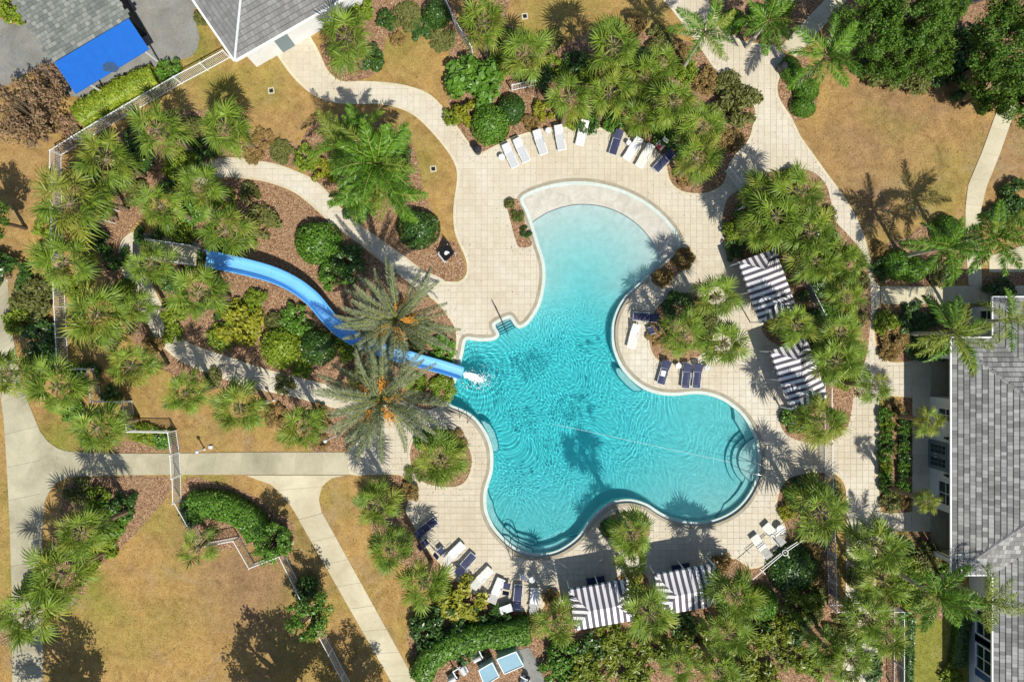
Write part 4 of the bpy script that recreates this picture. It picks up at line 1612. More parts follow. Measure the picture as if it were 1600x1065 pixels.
palm(689, 716, 3.6, 92, 'fan palm in the round mulch bed between pool and concrete walk', yellow=.3)
palm(590, 786, 4.2, 92, 'fan palm at the rounded end of the dry grass strip by the deck', yellow=.2)
palms('fan palms by the diagonal walk', [
    (609, 858, 4.2, 92, 'fan palm beside the first navy lounger and the diagonal walk'),
    (661, 912, 4.2, 96, 'fan palm between diagonal walk and yellow shrub')])
palm(986, 834, 5.0, 84, 'fan palm in the small mulch circle between the pool lobes', yellow=.25)
palm(988, 872, 3.2, 58, 'small yellowish fan palm at the lower rim of the mulch circle', yellow=.6, n=16)
palm(868, 974, 3.4, 92, 'fan palm at the corner of the striped cabana beside the clipped hedge arc')
palm(1014, 958, 5.0, 104, 'fan palm growing between the two striped cabanas that stand side by side')
palm(1150, 930, 4.1, 96, 'fan palm covering the open end of the striped cabana by the deck corner')
palm(1137, 988, 3.8, 92, 'lower fan palm behind the cabana end, beside ginger plants')
palms('fan palms massed above the cabanas', [
    (1246, 300, 4.6, 98, 'fan palm at the promenade side of the palm mass above the cabanas'),
    (1212, 338, 4.4, 94, 'fan palm in the middle of the palm mass above the cabanas'),
    (1266, 364, 4.6, 98, 'fan palm of the palm mass nearest the bend of the promenade'),
    (1272, 408, 4.4, 84, 'fan palm overhanging the striped cabana that faces the island'),
    (1190, 300, 3.8, 84, 'fan palm at the short white railing of the palm mass'),
    (1185, 355, 3.6, 76, 'low fan palm beside lime shrub at the deck side of the palm mass'),
    (1300, 395, 4.0, 80, 'low fan palm behind the railing at the promenade bend')])
palms('fan palms behind the cabanas', [
    (1322, 410, 4.0, 80, 'fan palm leaning over the promenade opposite the rusty tuft'),
    (1320, 464, 4.2, 84, 'fan palm at the promenade opposite the club walk'),
    (1312, 520, 4.2, 90, 'fan palm behind the railing between the two cabanas of the long bed'),
    (1306, 562, 4.2, 92, 'fan palm touching the back of the cabana that faces the east steps', .2),
    (1330, 556, 3.6, 62, 'small fan palm at the promenade edge above the sparse one')])
palm(1243, 508, 4.4, 88, 'full fan palm squeezed between the two cabanas of the long bed', yellow=.25)
palm(1363, 603, 3.8, 78, 'sparse fan palm at the promenade edge opposite the club house porch', n=16)
palm(1281, 656, 4.2, 100, 'fan palm at the rounded end of the cabana bed beside the white gate', yellow=.3)
palm(1452, 658, 3.6, 62, 'small yellow green fan palm close to the club house wall', yellow=.8)
palm(1448, 783, 4.2, 46, 'smallest yellow green fan palm with bare trunk by the club house window', yellow=.9)
palm(1281, 798, 4.2, 104, 'broad fan palm in the corner bed beside the long wire fence', yellow=.15)
palms('fan palms on the lower promenade', [
    (1368, 852, 4.6, 96, 'fan palm over the lower promenade nearest the club house porch'),
    (1378, 905, 4.2, 84, 'fan palm over the lower promenade beside the bright feather palm'),
    (1352, 965, 4.4, 88, 'fan palm hiding the corner of the wire fence enclosure'),
    (1382, 992, 4.0, 84, 'fan palm inside the wire fence beside the dark hedge'),
    (1330, 1030, 4.4, 84, 'fan palm in the middle of the wire fence enclosure'),
    (1290, 1010, 3.6, 70, 'low fan palm between ginger plants and the fenced promenade')])
palms('fan palms in the island bed', [
    (1120, 462, 4.4, 92, 'fan palm of the island bed beside the first striped cabana', .3),
    (1068, 522, 4.2, 96, 'fan palm of the island bed nearest the pool bend'),
    (1130, 536, 4.2, 80, 'fan palm of the island bed overhanging the deck by paired navy loungers', .2)])
palm(1120, 1045, 4.0, 90, 'fan palm among ginger plants behind the cabanas, beside the ginger row end')
palm(1060, 1040, 3.4, 74, 'smaller fan palm surrounded by ginger plants behind the cabanas')
# date palms
palm(622, 498, 6.6, 192, 'grey green date palm with orange fruit on the upper side of the blue slide', kind='date', seed=3)
palm(597, 622, 6.6, 206, 'grey green date palm with orange fruit between blue slide and concrete walk', kind='date', seed=9)
# feather palms
palm(588, 258, 5.2, 150, 'lush feather palm in the bed between the two curving paver walks', kind='feather', yellow=.1, n=22)
palm(530, 228, 4.2, 110, 'pale feather palm beside the lush one, its shadow on the grass', kind='feather', yellow=.5, n=19)
palm(608, 300, 4.4, 110, 'feather palm over dark clipped shrubs beside the slide path', kind='feather', yellow=.1, n=18)
palm(560, 305, 3.6, 90, 'small feather palm between the lush one and the slide path', kind='feather', yellow=.1, n=16)
palm(572, 205, 3.8, 90, 'feather palm on the lawn side of the lush one', kind='feather', yellow=.3, n=16)
palm(1101, 52, 6.2, 108, 'sparse feather palm hanging over the top walk', kind='feather', yellow=.6, n=10)
palm(1291, 90, 5.6, 122, 'feather palm over the clipped wavy shrubs by the promenade', kind='feather', yellow=.25, n=11)
palm(1478, 386, 5.6, 116, 'feather palm above clipped green shrubs beside the garden walk', kind='feather', yellow=.15, n=15)
palm(1556, 372, 5.8, 122, 'feather palm on the far side of the narrow garden walk', kind='feather', yellow=.2, n=13)
palm(1488, 520, 5.4, 126, 'feather palm leaning over the hipped corner of the club house roof', kind='feather', yellow=.3, n=14)
palm(1576, 500, 6.0, 104, 'yellowish feather palm rising over the club house roof edge', kind='feather', yellow=.9, n=11)
palm(1462, 930, 5.4, 120, 'bright feather palm over the grass beside the wire fence', kind='feather', yellow=.15, n=15)
palm(1540, 938, 5.8, 108, 'pale feather palm in front of the set back club house wing', kind='feather', yellow=.6, n=13)
palm(1200, 32, 4.6, 92, 'feather palm in the shrub bed between the top walk and the entry walk', kind='feather', yellow=.3, n=12)
# ------------------------------------------------------------------ buildings
def make_tile(name, cols, sc=1.0):
    t = NT(name)
    oi = t.n('ObjectInfo').outputs['Random']
    ri = t.n('NewGeometry').outputs['Random Per Island']
    a = t.n('Attribute', attribute_name='shade').outputs['Fac']
    c = t.ramp(a, cols)
    f = t.noise(9, 5, 0.7)
    g_ = t.noise(0.5, 5, 0.7)
    c = t.mix(0.7, c, t.ramp(g_, [(0.3, (0.8, 0.8, 0.8, 1)), (0.65, (1.04, 1.04, 1.03, 1))]), 'MULTIPLY')
    c = t.mix(0.6, c, t.ramp(f, [(0.3, (0.82, 0.82, 0.82, 1)), (0.65, (1.06, 1.06, 1.06, 1))]), 'MULTIPLY')
    t.color(c)
    t.bump(f, 0.2, 0.01)
    return t.set(0.85, 0.25)


MAT['tile'] = make_tile('roof_tile', [(0.0, lin(112, 112, 111)), (0.4, lin(131, 131, 129)), (0.7, lin(146, 146, 144)), (1.0, lin(164, 164, 161))])
MAT['shingle'] = make_tile('old_shingle', [(0.0, lin(106, 110, 106)), (0.5, lin(126, 130, 124)), (1.0, lin(146, 148, 142))])
MAT['roofbase'] = plain('roof_felt', lin(74, 76, 78), 0.95, 0.1, 0.1)
MAT['glass'] = plain('window_glass', (0.012, 0.03, 0.03, 1), 0.08, 0.6, 0.2, 1)
MAT['doorpaint'] = plain('grey_blue_door', lin(112, 128, 134), 0.5, 0.4, 0.06)
MAT['bluepaint'] = plain('blue_shutter', lin(50, 86, 128), 0.5, 0.4, 0.08)
MAT['bluetarp'] = plain('blue_awning_cloth', lin(14, 92, 178), 0.6, 0.3, 0.07, 2)
MAT['stain'] = plain('grey_stain', lin(52, 78, 110), 0.8, 0.2, 0.15, 4)
MAT['cream'] = plain('cream_stucco', lin(214, 194, 148), 0.85, 0.2, 0.06, 1.5)
MAT['dark'] = plain('dark_timber', lin(44, 46, 50), 0.8, 0.2, 0.2, 3)

TILE_BUDGET = {}


class RoofPlane:
    """one slope: eave from a to b (plan), rising to the left of a->b at the given pitch"""
    def __init__(self, a, b, z0, pitch):
        self.a, self.b = Vector(a), Vector(b)
        self.z0, self.pitch = z0, pitch
        self.u = (self.b - self.a).normalized()
        self.n = Vector((-self.u.y, self.u.x))
        self.L = (self.b - self.a).length

    def z(self, p):
        return self.z0 + self.pitch * (Vector(p[:2]) - self.a).dot(self.n)


def tile_slope(root, plane, others, rise, course=0.345, width=0.315, part='tile', mat=None, vis=None, u0=None, u1=None, store=None, hseed=1):
    """cover a slope with single tiles, cut where a neighbouring slope takes over"""
    rr = random.Random(hseed)
    mat = mat or MAT['tile']
    u0 = 0 if u0 is None else u0
    u1 = plane.L if u1 is None else u1
    n = int(rise / course)
    for r_ in range(n):
        d0, d1 = r_ * course, (r_ + 1) * course
        u = u0 - (0.5 * width if r_ % 2 else 0.0) - rr.uniform(0, .1)
        while u < u1:
            wd = width * rr.choice((0.8, 1.0, 1.0, 1.25))
            q = [tuple(plane.a + plane.u * (u + .006) + plane.n * (d0 - .0)), tuple(plane.a + plane.u * (u + wd - .006) + plane.n * d0),
                 tuple(plane.a + plane.u * (u + wd - .006) + plane.n * (d1 - .028)), tuple(plane.a + plane.u * (u + .006) + plane.n * (d1 - .028))]
            u += wd
            for ot in others:
                q = clip_half(q, lambda p, ot=ot: ot.z(p) - plane.z(p))
                if len(q) < 3: break
            if len(q) < 3 or abs(area2(q)) < 0.006: continue
            cx = sum(p[0] for p in q) / len(q); cy = sum(p[1] for p in q) / len(q)
            zc = plane.z((cx, cy))
            kx = cx / S * H / (H - zc) + 800
            ky = 532.5 - cy / S * H / (H - zc)
            if not (-15 < kx < 1615 and -15 < ky < 1080): continue
            vs_t, vs_b = [], []
            for p in q:
                dd = (Vector(p) - plane.a).dot(plane.n) - d0
                lift = 0.06 - 0.05 * dd / course
                zz = plane.z(p)
                vs_t.append((p[0], p[1], zz + lift)); vs_b.append((p[0], p[1], zz - 0.01))
            k = len(q)
            if area2(q) < 0:
                vs_t.reverse(); vs_b.reverse()
            fs = [tuple(range(k))] + [(i, k + i, k + (i + 1) % k, (i + 1) % k) for i in range(k)]
            store.append((vs_t + vs_b, fs, min(1, max(0, rr.choice((0.12, 0.3, 0.45, 0.6, 0.8, 0.95)) + rr.uniform(-.08, .08)))))


def place_tiles(root, store, part, mat, limit=300):
    store.sort(key=lambda s: (math.hypot(s[0][0][0], s[0][0][1])))
    for vs, fs, sh in store[:limit]:
        c = Vector(vs[0])
        me_ = bpy.data.meshes.new(part)
        me_.from_pydata([tuple(Vector(v) - c) for v in vs], [], fs)
        at_ = me_.attributes.new('shade', 'FLOAT', 'POINT')
        at_.data.foreach_set('value', [sh] * len(vs))
        me_.materials.append(mat)
        obj(part, me_, root, loc=c)
    if store[limit:]:
        mb = MB(); sh_all = []
        for vs, fs, sh in store[limit:]:
            mb.add(vs, fs); sh_all += [sh] * len(vs)
        me_ = mb.mesh('tiling', mat)
        at_ = me_.attributes.new('shade', 'FLOAT', 'POINT')
        at_.data.foreach_set('value', sh_all)
        o_ = obj('tiling', me_, root)
        o_['kind'] = 'stuff'


def slope_sheet(mb, plane, pts, drop=0.03, mi=0):
    mb.add([(p[0], p[1], plane.z(p) - drop) for p in pts], [tuple(range(len(pts)))], mi)


def window(root, c, w, h, normal, mat_frame, cols=2, rows=2, name='window', shutter=None):
    """upright window at c (middle), facing 'normal' (plan)"""
    n_ = Vector((normal[0], normal[1], 0)).normalized()
    t_ = Vector((-n_.y, n_.x, 0))
    c = Vector(c)
    q = Matrix((t_, n_, Vector((0, 0, 1)))).transposed()
    fr = MB()

    def bx(x, z, sx_, sz, dep, off, mb, mi=0):
        vs = []
        for yy in (0, dep):
            for a, b in ((-sx_ / 2, -sz / 2), (sx_ / 2, -sz / 2), (sx_ / 2, sz / 2), (-sx_ / 2, sz / 2)):
                vs.append(q @ Vector((x + a, off + yy, z + b)))
        mb.add(vs, [(3, 2, 1, 0), (4, 5, 6, 7), (0, 1, 5, 4), (1, 2, 6, 5), (2, 3, 7, 6), (3, 0, 4, 7)], mi)
    bx(-w / 2, 0, .09, h + .18, .10, 0, fr); bx(w / 2, 0, .09, h + .18, .10, 0, fr)
    bx(0, h / 2, w - .09, .12, .09, 0, fr); bx(0, -h / 2, w - .09, .10, .14, 0, fr)
    for i in range(1, cols): bx(-w / 2 + w * i / cols, 0, .05, h - .12, .06, .012, fr)
    for j in range(1, rows):
        for i in range(cols):
            bx(-w / 2 + w * (i + .5) / cols, -h / 2 + h * j / rows, w / cols - .055, .05, .055, .012, fr)
    wo_ = fr.build(name, mat_frame, root, loc=c)
    for i in range(cols):
        for j in range(rows):
            pn = MB()
            bx(-w / 2 + w * (i + .5) / cols, -h / 2 + h * (j + .5) / rows, w / cols - .052, h / rows - .052, .02, .008, pn)
            pn.build('pane', MAT['glass'], wo_)
    return wo_


# club house with hipped tile roofs
PIT = 0.417
EZ = 3.6
X0, Y0n, Y0s = 32.06, 0.19, -17.0
X1 = 35.09
club = empty('club_house', (32.6, -8, 0))
tag(club, 'long white club house with grey tiled hip roof beside the promenade', 'building')
inv = Vector((-32.6, 8, 0))


def cb():
    return MB()


def cbuild(mb, name, mats, parent=None, **k):
    o_ = mb.build(name, mats, parent or club, **k)
    if parent is None: o_.location = inv
    return o_


XE = 62.0
mw = RoofPlane((X0, Y0n), (X0, Y0s), EZ, PIT)          # west slope rises to +x
mn = RoofPlane((XE, Y0n), (X0, Y0n), EZ, PIT)          # north slope rises to -y
ms = RoofPlane((X0, Y0s), (XE, Y0s), EZ, PIT)          # south slope rises to +y
ww = RoofPlane((X1, Y0s + 6), (X1, -45), EZ, PIT)      # wing, west slope
nw = RoofPlane((X1, 3.15), (X1, -8), EZ, PIT)
nn = RoofPlane((XE, 3.15), (X1, 3.15), EZ, PIT)


class Flip:
    """the higher of two roofs wins: a slope is cut where the other one lies above it"""
    def __init__(self, pl, lim=None): self.pl = pl

    def z(self, p): return 1e9


class Above:
    def __init__(self, planes, me_): self.planes, self.me = planes, me_

    def z(self, p):
        o = min(q.z(p) for q in self.planes)
        return 2 * self.me.z(p) - o      # keep where own slope is above the other roof


for p_ in (mw, mn, ms, ww, nw, nn):
    pass
assert mw.z((X0 + 1, -5)) > EZ and mn.z((40, -1)) > EZ and ms.z((40, -16)) > EZ and ww.z((X1 + 1, -30)) > EZ and nn.z((40, 2)) > EZ
store = []
tile_slope(club, mw, [mn, ms], 5.2, store=store, hseed=1)
tile_slope(club, mn, [mw, Above([nw, nn], mn)], 6.0, store=store, hseed=2, u0=XE - 40)
tile_slope(club, ms, [mw, Above([ww], ms)], 6.0, store=store, hseed=3, u1=9)
tile_slope(club, ww, [Above([ms], ww)], 3.4, store=store, hseed=4, u0=2)
tile_slope(club, nw, [nn, Above([mn], nw)], 3.4, store=store, hseed=5)
tile_slope(club, nn, [nw, Above([mn], nn)], 3.4, store=store, hseed=6, u0=XE - 40)
for i, (vs, fs, sh) in enumerate(store):
    store[i] = ([tuple(Vector(v) + inv) for v in vs], fs, sh)
place_tiles(club, store, 'roof_tile', MAT['tile'])
base = cb()
ymid = (Y0n + Y0s) / 2
hr = (Y0n - Y0s) / 2
slope_sheet(base, mw, [(X0, Y0n), (X0, Y0s), (X0 + hr, ymid)])
slope_sheet(base, mn, [(XE, Y0n), (X0, Y0n), (X0 + hr, ymid), (XE, ymid)])
slope_sheet(base, ms, [(X0, Y0s), (XE, Y0s), (XE, ymid), (X0 + hr, ymid)])
slope_sheet(base, ww, [(X1, Y0s + 6), (X1, -45), (X1 + 8, -45), (X1 + 8, Y0s + 6)], 0.04)
slope_sheet(base, nw, [(X1, 3.15), (X1, -6), (X1 + 9.15, -6)], 0.04)
slope_sheet(base, nn, [(XE, 3.15), (X1, 3.15), (X1 + 9.15, -6), (XE, -6)], 0.04)
cbuild(base, 'roof', MAT['roofbase'])
# hip caps
for a, d_, pl, n_ in (((X0, Y0n), (1, -1), mw, 13), ((X0, Y0s), (1, 1), mw, 13), ((X1, 3.15), (1, -1), nw, 8)):
    dv = Vector(d_).normalized()
    for i in range(n_):
        p0 = Vector(a) + dv * (0.1 + i * 0.44); p1 = Vector(a) + dv * (0.1 + i * 0.44 + 0.42)
        mb = MB()
        z0_, z1_ = pl.z(p0) + .075, pl.z(p1) + .05
        sd = Vector((-dv.y, dv.x)) * .13
        mb.add([(p0.x - sd.x, p0.y - sd.y, z0_ - .06), (p0.x, p0.y, z0_ + .03), (p0.x + sd.x, p0.y + sd.y, z0_ - .06), (p1.x - sd.x, p1.y - sd.y, z1_ - .06), (p1.x, p1.y, z1_ + .03), (p1.x + sd.x, p1.y + sd.y, z1_ - .06)],
               [(0, 1, 4, 3), (1, 2, 5, 4), (0, 2, 1), (3, 4, 5)])
        me_ = mb.mesh('hip_cap', MAT['tile'])
        at_ = me_.attributes.new('shade', 'FLOAT', 'POINT'); at_.data.foreach_set('value', [rnd.choice((.4, .6, .75))] * 6)
        obj('hip_cap', me_, club, loc=inv)
# gutters
for a, b in (((X0 - .06, Y0n + .1), (X0 - .06, Y0s - .1)), ((X0, Y0n + .06), (X1 - .1, Y0n + .06)), ((X1 - .06, 3.25), (X1 - .06, Y0n + .2)), ((X1, 3.21), (44, 3.21)), ((X0, Y0s - .06), (X1 - .1, Y0s - .06)), ((X1 - .06, Y0s - .15), (X1 - .06, -34))):
    g = cb(); g.bar((a[0], a[1], EZ - .03), (b[0], b[1], EZ - .03), .12, .13)
    cbuild(g, 'gutter', MAT['white'])
# walls: recessed porches either side of the middle part
wy0, wy1 = W(0, 622, 1.8).y, W(0, 798, 1.8).y
wl = cb()
wl.box((36.0, (wy0 + wy1) / 2, 1.78), (6.8, wy0 - wy1, 3.56))
cbuild(wl, 'wall', MAT['wall'])
wl = cb(); wl.box((44.5, -8.4, 1.775), (10.0, 16.0, 3.55)); cbuild(wl, 'wall', MAT['cream'])
wl = cb(); wl.box((45.6, 0.5, 1.77), (19.6, 4.2, 3.54)); cbuild(wl, 'wall', MAT['wall'])
wl = cb(); wl.box((45.7, -32, 1.765), (20, 29.6, 3.53)); cbuild(wl, 'wall', MAT['wall'])
fl = cb(); fl.box((36.5, -8.4, 0.03), (7.6, 16.4, 0.1)); cbuild(fl, 'porch_floor', MAT['oldconcrete'])
for yy in (W(0, 556, 0).y, W(0, 860, 0).y):
    pc = cb(); pc.box((32.75, yy, 1.77), (0.3, 0.3, 3.54)); pc.box((32.75, yy, .2), (.42, .42, .3)); cbuild(pc, 'porch_column', MAT['white'])
    pc = cb(); pc.box((36.2, yy, 1.75), (6.2, 0.2, 3.5)); cbuild(pc, 'wall', MAT['cream'])
# door and windows of the middle wall
wx = 32.6
dy = W(0, 711, 1.2).y
dr = cb()
dr.box((wx - .03, dy, 1.22), (.1, 2.2, 2.5)); d_o = cbuild(dr, 'door_frame', MAT['doorpaint'])
for s in (-1, 1):
    lf_ = MB(); lf_.box((wx - .1, dy + s * .5, 1.17), (.06, .94, 2.3)); lo_ = obj('door', lf_.mesh('door', MAT['doorpaint']), club, loc=inv)
    for i in range(2):
        for j in range(4):
            pn = MB(); pn.box((wx - .14, dy + s * .5 + (i - .5) * .34, .62 + j * .46), (.025, .28, .38)); pn.build('pane', MAT['glass'], lo_)
    hd = MB(); hd.box((wx - .17, dy + s * .12, 1.1), (.08, .05, .22)); hd.build('handle', MAT['white'], lo_)
for yy, ww_ in ((W(0, 770, 2).y, 1.75), (W(0, 648, 2).y, 1.0)):
    o_ = window(club, Vector((wx - .005, yy, 2.15)) + inv, ww_, 1.7, (-1, 0), MAT['white'], 2, 2)
for yy in (W(0, 684, 2.3).y, W(0, 742, 2.3).y):
    sc_ = cb(); sc_.box((wx - .14, yy, 2.35), (.2, .16, .34), taper=.6); sc_.box((wx - .04, yy, 2.4), (.08, .1, .2)); sc_.box((wx - .14, yy, 2.56), (.26, .22, .05)); cbuild(sc_, 'wall_lamp', MAT['metal_dark'])
for yy, z_ in ((W(0, 1030, 1.8).y, 1.8), (W(0, 975, 1.8).y, 1.8)):
    window(club, Vector((35.69, yy, z_)) + inv, 1.9, 1.7, (-1, 0), MAT['white'], 2, 2)
    for s in (-1, 1):
        sh_ = cb(); sh_.box((35.64, yy + s * 1.3, z_), (.08, .5, 1.9)); cbuild(sh_, 'shutter', MAT['bluepaint'])
window(club, Vector((35.79, W(0, 500, 2).y, 2.0)) + inv, 1.5, 1.5, (-1, 0), MAT['white'], 2, 2)

# grey roofed building by the picket fence (top)
pa, pb, pc_ = W(367, 94, 3.5), W(560, -16, 3.5), W(296, -10, 3.5)
bath = empty('pool_house', (pa.x, pa.y, 0))
tag(bath, 'grey roofed white building beside the paver walk and the picket fence', 'building')
iv = Vector((-pa.x, -pa.y, 0))
e1 = RoofPlane((pa.x, pa.y), (pb.x, pb.y), 3.5, 0.40)
e2 = RoofPlane((pc_.x, pc_.y), (pa.x, pa.y), 3.5, 0.40)
assert e1.z((pa.x + 1, pa.y + 5)) > 3.5
store = []
tile_slope(bath, e1, [e2], 9, 0.345, 0.32, store=store, hseed=11, u0=-8)
tile_slope(bath, e2, [e1], 8, 0.345, 0.32, store=store, hseed=12, u1=e2.L + 8)
store = [([tuple(Vector(v) + iv) for v in vs], fs, 0.1 + 0.45 * sh) for vs, fs, sh in store]
place_tiles(bath, store, 'roof_tile', MAT['tile'])
base = MB()
far1 = Vector((pb.x, pb.y)) + e1.n * 10
hipd = (e1.n + e2.n).normalized()
hp = Vector((pa.x, pa.y)) + hipd * 10 / max(.2, hipd.dot(e1.n))
slope_sheet(base, e1, [(pa.x, pa.y), (pb.x, pb.y), tuple(far1), tuple(hp)])
pcx = Vector((pc_.x, pc_.y)) - e2.u * 12
slope_sheet(base, e2, [tuple(pcx), (pa.x, pa.y), tuple(hp), tuple(pcx + e2.n * 10)])
base.build('roof', MAT['roofbase'], bath, loc=iv)
cap = MB()
p1_ = Vector((pa.x, pa.y)) + hipd * 6
cap.tube([(pa.x, pa.y, e1.z((pa.x, pa.y)) + .06), (p1_.x, p1_.y, e1.z(p1_) + .06)], .09, 6)
cap.build('hip_cap', MAT['galv'], bath, loc=iv)
for a, b, pl in ((pa, pb, e1), (pc_, pa, e2)):
    g = MB()
    nn_ = pl.n * -0.07
    g.bar((a.x + nn_.x, a.y + nn_.y, 3.46), (b.x + nn_.x, b.y + nn_.y, 3.46), .16, .16)
    g.build('gutter', MAT['white'], bath, loc=iv)
wm_ = MB()
ang = math.atan2(e1.u.y, e1.u.x)
L1 = e1.L
c_ = Vector((pa.x, pa.y)) + e1.u * (L1 / 2 + .4) + e1.n * 4.4
wm_.box((c_.x, c_.y, 1.72), (L1 - .6, 7.6, 3.44), ang)
wm_.build('wall', MAT['wall'], bath, loc=iv)
dm = MB()
dc = Vector((pa.x, pa.y)) + e1.u * 3.6 + e1.n * .58
dm.box((dc.x, dc.y, 1.05), (1.1, .08, 2.1), ang)
dm.build('door', MAT['doorpaint'], bath, loc=iv)

# old shed with the blue awning
s0, s1, s2, s3 = W(84, 97, 3.1), W(201, 28, 3.1), W(150, -40, 3.4), W(28, 12, 3.4)
shed = empty('shed', (s0.x, s0.y, 0))
tag(shed, 'low shed with weathered grey shingle roof and bright blue awning', 'building')
iv = Vector((-s0.x, -s0.y, 0))
ep = RoofPlane((s0.x, s0.y), (s1.x, s1.y), 3.1, 0.16)
store = []
tile_slope(shed, ep, [], 6.6, 0.30, 0.34, store=store, hseed=21, mat=MAT['shingle'])
store = [([tuple(Vector(v) + iv) for v in vs], fs, sh) for vs, fs, sh in store]
place_tiles(shed, store, 'shingle', MAT['shingle'])
ang = math.atan2(ep.u.y, ep.u.x)
base = MB()
q = [Vector((s0.x, s0.y)), Vector((s1.x, s1.y)), Vector((s1.x, s1.y)) + ep.n * 6.8, Vector((s0.x, s0.y)) + ep.n * 6.8]
slope_sheet(base, ep, [tuple(v) for v in q])
base.build('roof', MAT['roofbase'], shed, loc=iv)
wb = MB()
c_ = (q[0] + q[1] + q[2] + q[3]) / 4
wb.box((c_.x, c_.y, 1.5), (ep.L - .3, 6.3, 3.0), ang)
wb.build('wall', MAT['dark'], shed, loc=iv)
aw = MB()
t0, t1, t2, t3 = W(85, 98, 3.05), W(201, 29, 3.05), W(233, 77, 2.45), W(118, 147, 2.45)
aw.add([t0, t1, t2, t3, t0 - Vector((0, 0, .05)), t1 - Vector((0, 0, .05)), t2 - Vector((0, 0, .05)), t3 - Vector((0, 0, .05))], [(0, 3, 2, 1), (4, 5, 6, 7), (2, 3, 7, 6), (1, 2, 6, 5), (0, 4, 7, 3)])
ao = aw.build('awning', MAT['bluetarp'], shed, loc=iv)
for k in range(1, 7):
    a_, b_ = t0.lerp(t1, k / 7), t3.lerp(t2, k / 7)
    sm_ = MB(); sm_.bar(a_ + Vector((0, 0, .004)), b_ + Vector((0, 0, .004)), .03, .014); sm_.build('seam', MAT['bluetarp'], ao)
st_ = MB()
stp = [W(162, 112, 2.47), W(181, 113, 2.47), W(186, 107, 2.47), W(178, 98, 2.6), W(168, 97, 2.6), W(162, 103, 2.5)]


def on_awning(v):
    n_ = (t1 - t0).cross(t3 - t0)
    z_ = t0.z - (n_.x * (v.x - t0.x) + n_.y * (v.y - t0.y)) / n_.z
    return Vector((v.x, v.y, z_ + .006))


st_.add([on_awning(v) for v in stp], [tuple(range(len(stp)))])
st_.build('stain', MAT['stain'], ao)
for px_, py_ in ((226, 80), (140, 132)):
    p = W(px_, py_, 2.4)
    mb = MB(); mb.bar((p.x, p.y, 0), (p.x, p.y, 2.42), .1); mb.build('post', MAT['white'], shed, loc=iv)

# ------------------------------------------------------------------ fences
def picket_mesh(h, w=0.028):
    mb = MB(); mb.box((0, 0, h / 2), (w, w, h)); return mb


def fence(px_pts, h, label, group=None, spacing=0.125, name='picket_fence', mat=None, post_every=2.4, pick=True, rail_w=0.05, post_w=0.09, limit=300, at_height=False):
    mat = mat or MAT['white']
    P = [W(p[0], p[1], h if at_height else 0) for p in px_pts]
    P = [Vector((p.x, p.y, 0)) for p in P]
    root = empty(name, P[0])
    tag(root, label, 'fence', group)
    o0 = P[0]
    pm = bpy.data.meshes.new('picket'); q = picket_mesh(h - .12); pm.from_pydata(q.v, [], q.f); pm.materials.append(mat)
    po = MB(); po.box((0, 0, h / 2 + .02), (post_w, post_w, h + .04)); po.box((0, 0, h + .06), (post_w * 1.3, post_w * 1.3, .05), taper=.5)
    pom = po.mesh('post', mat)
    cnt = 0
    rest = MB()
    for i in range(len(P) - 1):
        a, b = P[i], P[i + 1]
        d_ = b - a
        L = d_.length
        ang = math.atan2(d_.y, d_.x)
        u = d_ / L
        for z_ in ((h, .12) if pick else (h, h * .55, .15)):
            rm = MB(); rm.bar((0, 0, 0), (L, 0, 0), rail_w, rail_w)
            obj('rail', rm.mesh('rail', mat), root, loc=a - o0 + Vector((0, 0, z_)), rot=(0, 0, ang))
        m = max(1, round(L / post_every))
        for k in range(m + (1 if i == len(P) - 2 else 0)):
            obj('post', pom, root, loc=a - o0 + u * (L * k / m), rot=(0, 0, ang))
        if pick:
            n_ = int(L / spacing)
            for k in range(1, n_):
                loc = a - o0 + u * (L * k / n_) + Vector((0, 0, .09))
                if cnt < limit:
                    obj('picket', pm, root, loc=loc, rot=(0, 0, ang))
                    cnt += 1
                else:
                    rest.box(loc + Vector((0, 0, (h - .12) / 2)), (.028, .028, h - .12), ang)
    if rest.v:
        r_ = rest.build('picketing', mat, root); r_['kind'] = 'stuff'
    return root


FH = 1.42
fence([(360, 91), (325, 110), (285, 131), (240, 157), (175, 195), (130, 222), (97, 243), (97, 268)], FH, 'white picket fence between the blue awning shed and the fan palms')
fence([(97, 268), (98, 330), (100, 400), (103, 480), (108, 574)], FH, 'upright run of white picket fence under overhanging fan palms')
fence([(108, 574), (153, 576), (159, 625), (207, 626), (214, 671), (276, 672), (281, 706)], FH, 'stepped white picket fence ending at the concrete walk')
fence([(281, 706), (283, 741)], FH + .15, 'white picket gate across the concrete walk', name='picket_gate', post_every=3)
fence([(283, 742), (284, 780)], FH, 'short white picket fence between walk and clipped hedge')
fence([(284, 780), (322, 848), (374, 838), (398, 880), (444, 862), (470, 915), (500, 975), (558, 1085)], 1.2, 'white picket fence zigzagging across the dry lawn below the hedge')
fence([(690, -8), (712, 42), (738, 84)], 1.3, 'slanting white fence beside the round shrub at the top lawn', spacing=.14)
fence([(800, 142), (836, 134)], 1.2, 'short bit of white fence half hidden by fan palms')
fence([(1133, 268), (1163, 308)], 1.3, 'short white railing at the tip of the cabana bed')
fence([(1190, 330), (1218, 372), (1248, 432), (1278, 492), (1288, 540), (1288, 690)], 1.3, 'thin white railing running behind the striped cabanas', spacing=.14)
fence([(1288, 690), (1288, 738)], 1.4, 'white gate leaf across the paved opening by the promenade', name='picket_gate', spacing=.14)
fence([(1288, 742), (1290, 800), (1292, 860), (1294, 944), (1396, 944), (1396, 1075)], 1.5, 'pale wire fence enclosing the lower promenade', spacing=.16, mat=MAT['galv'])
fence([(536, 8), (556, -6)], 1.1, 'short white railing at the end of the pool house wall')
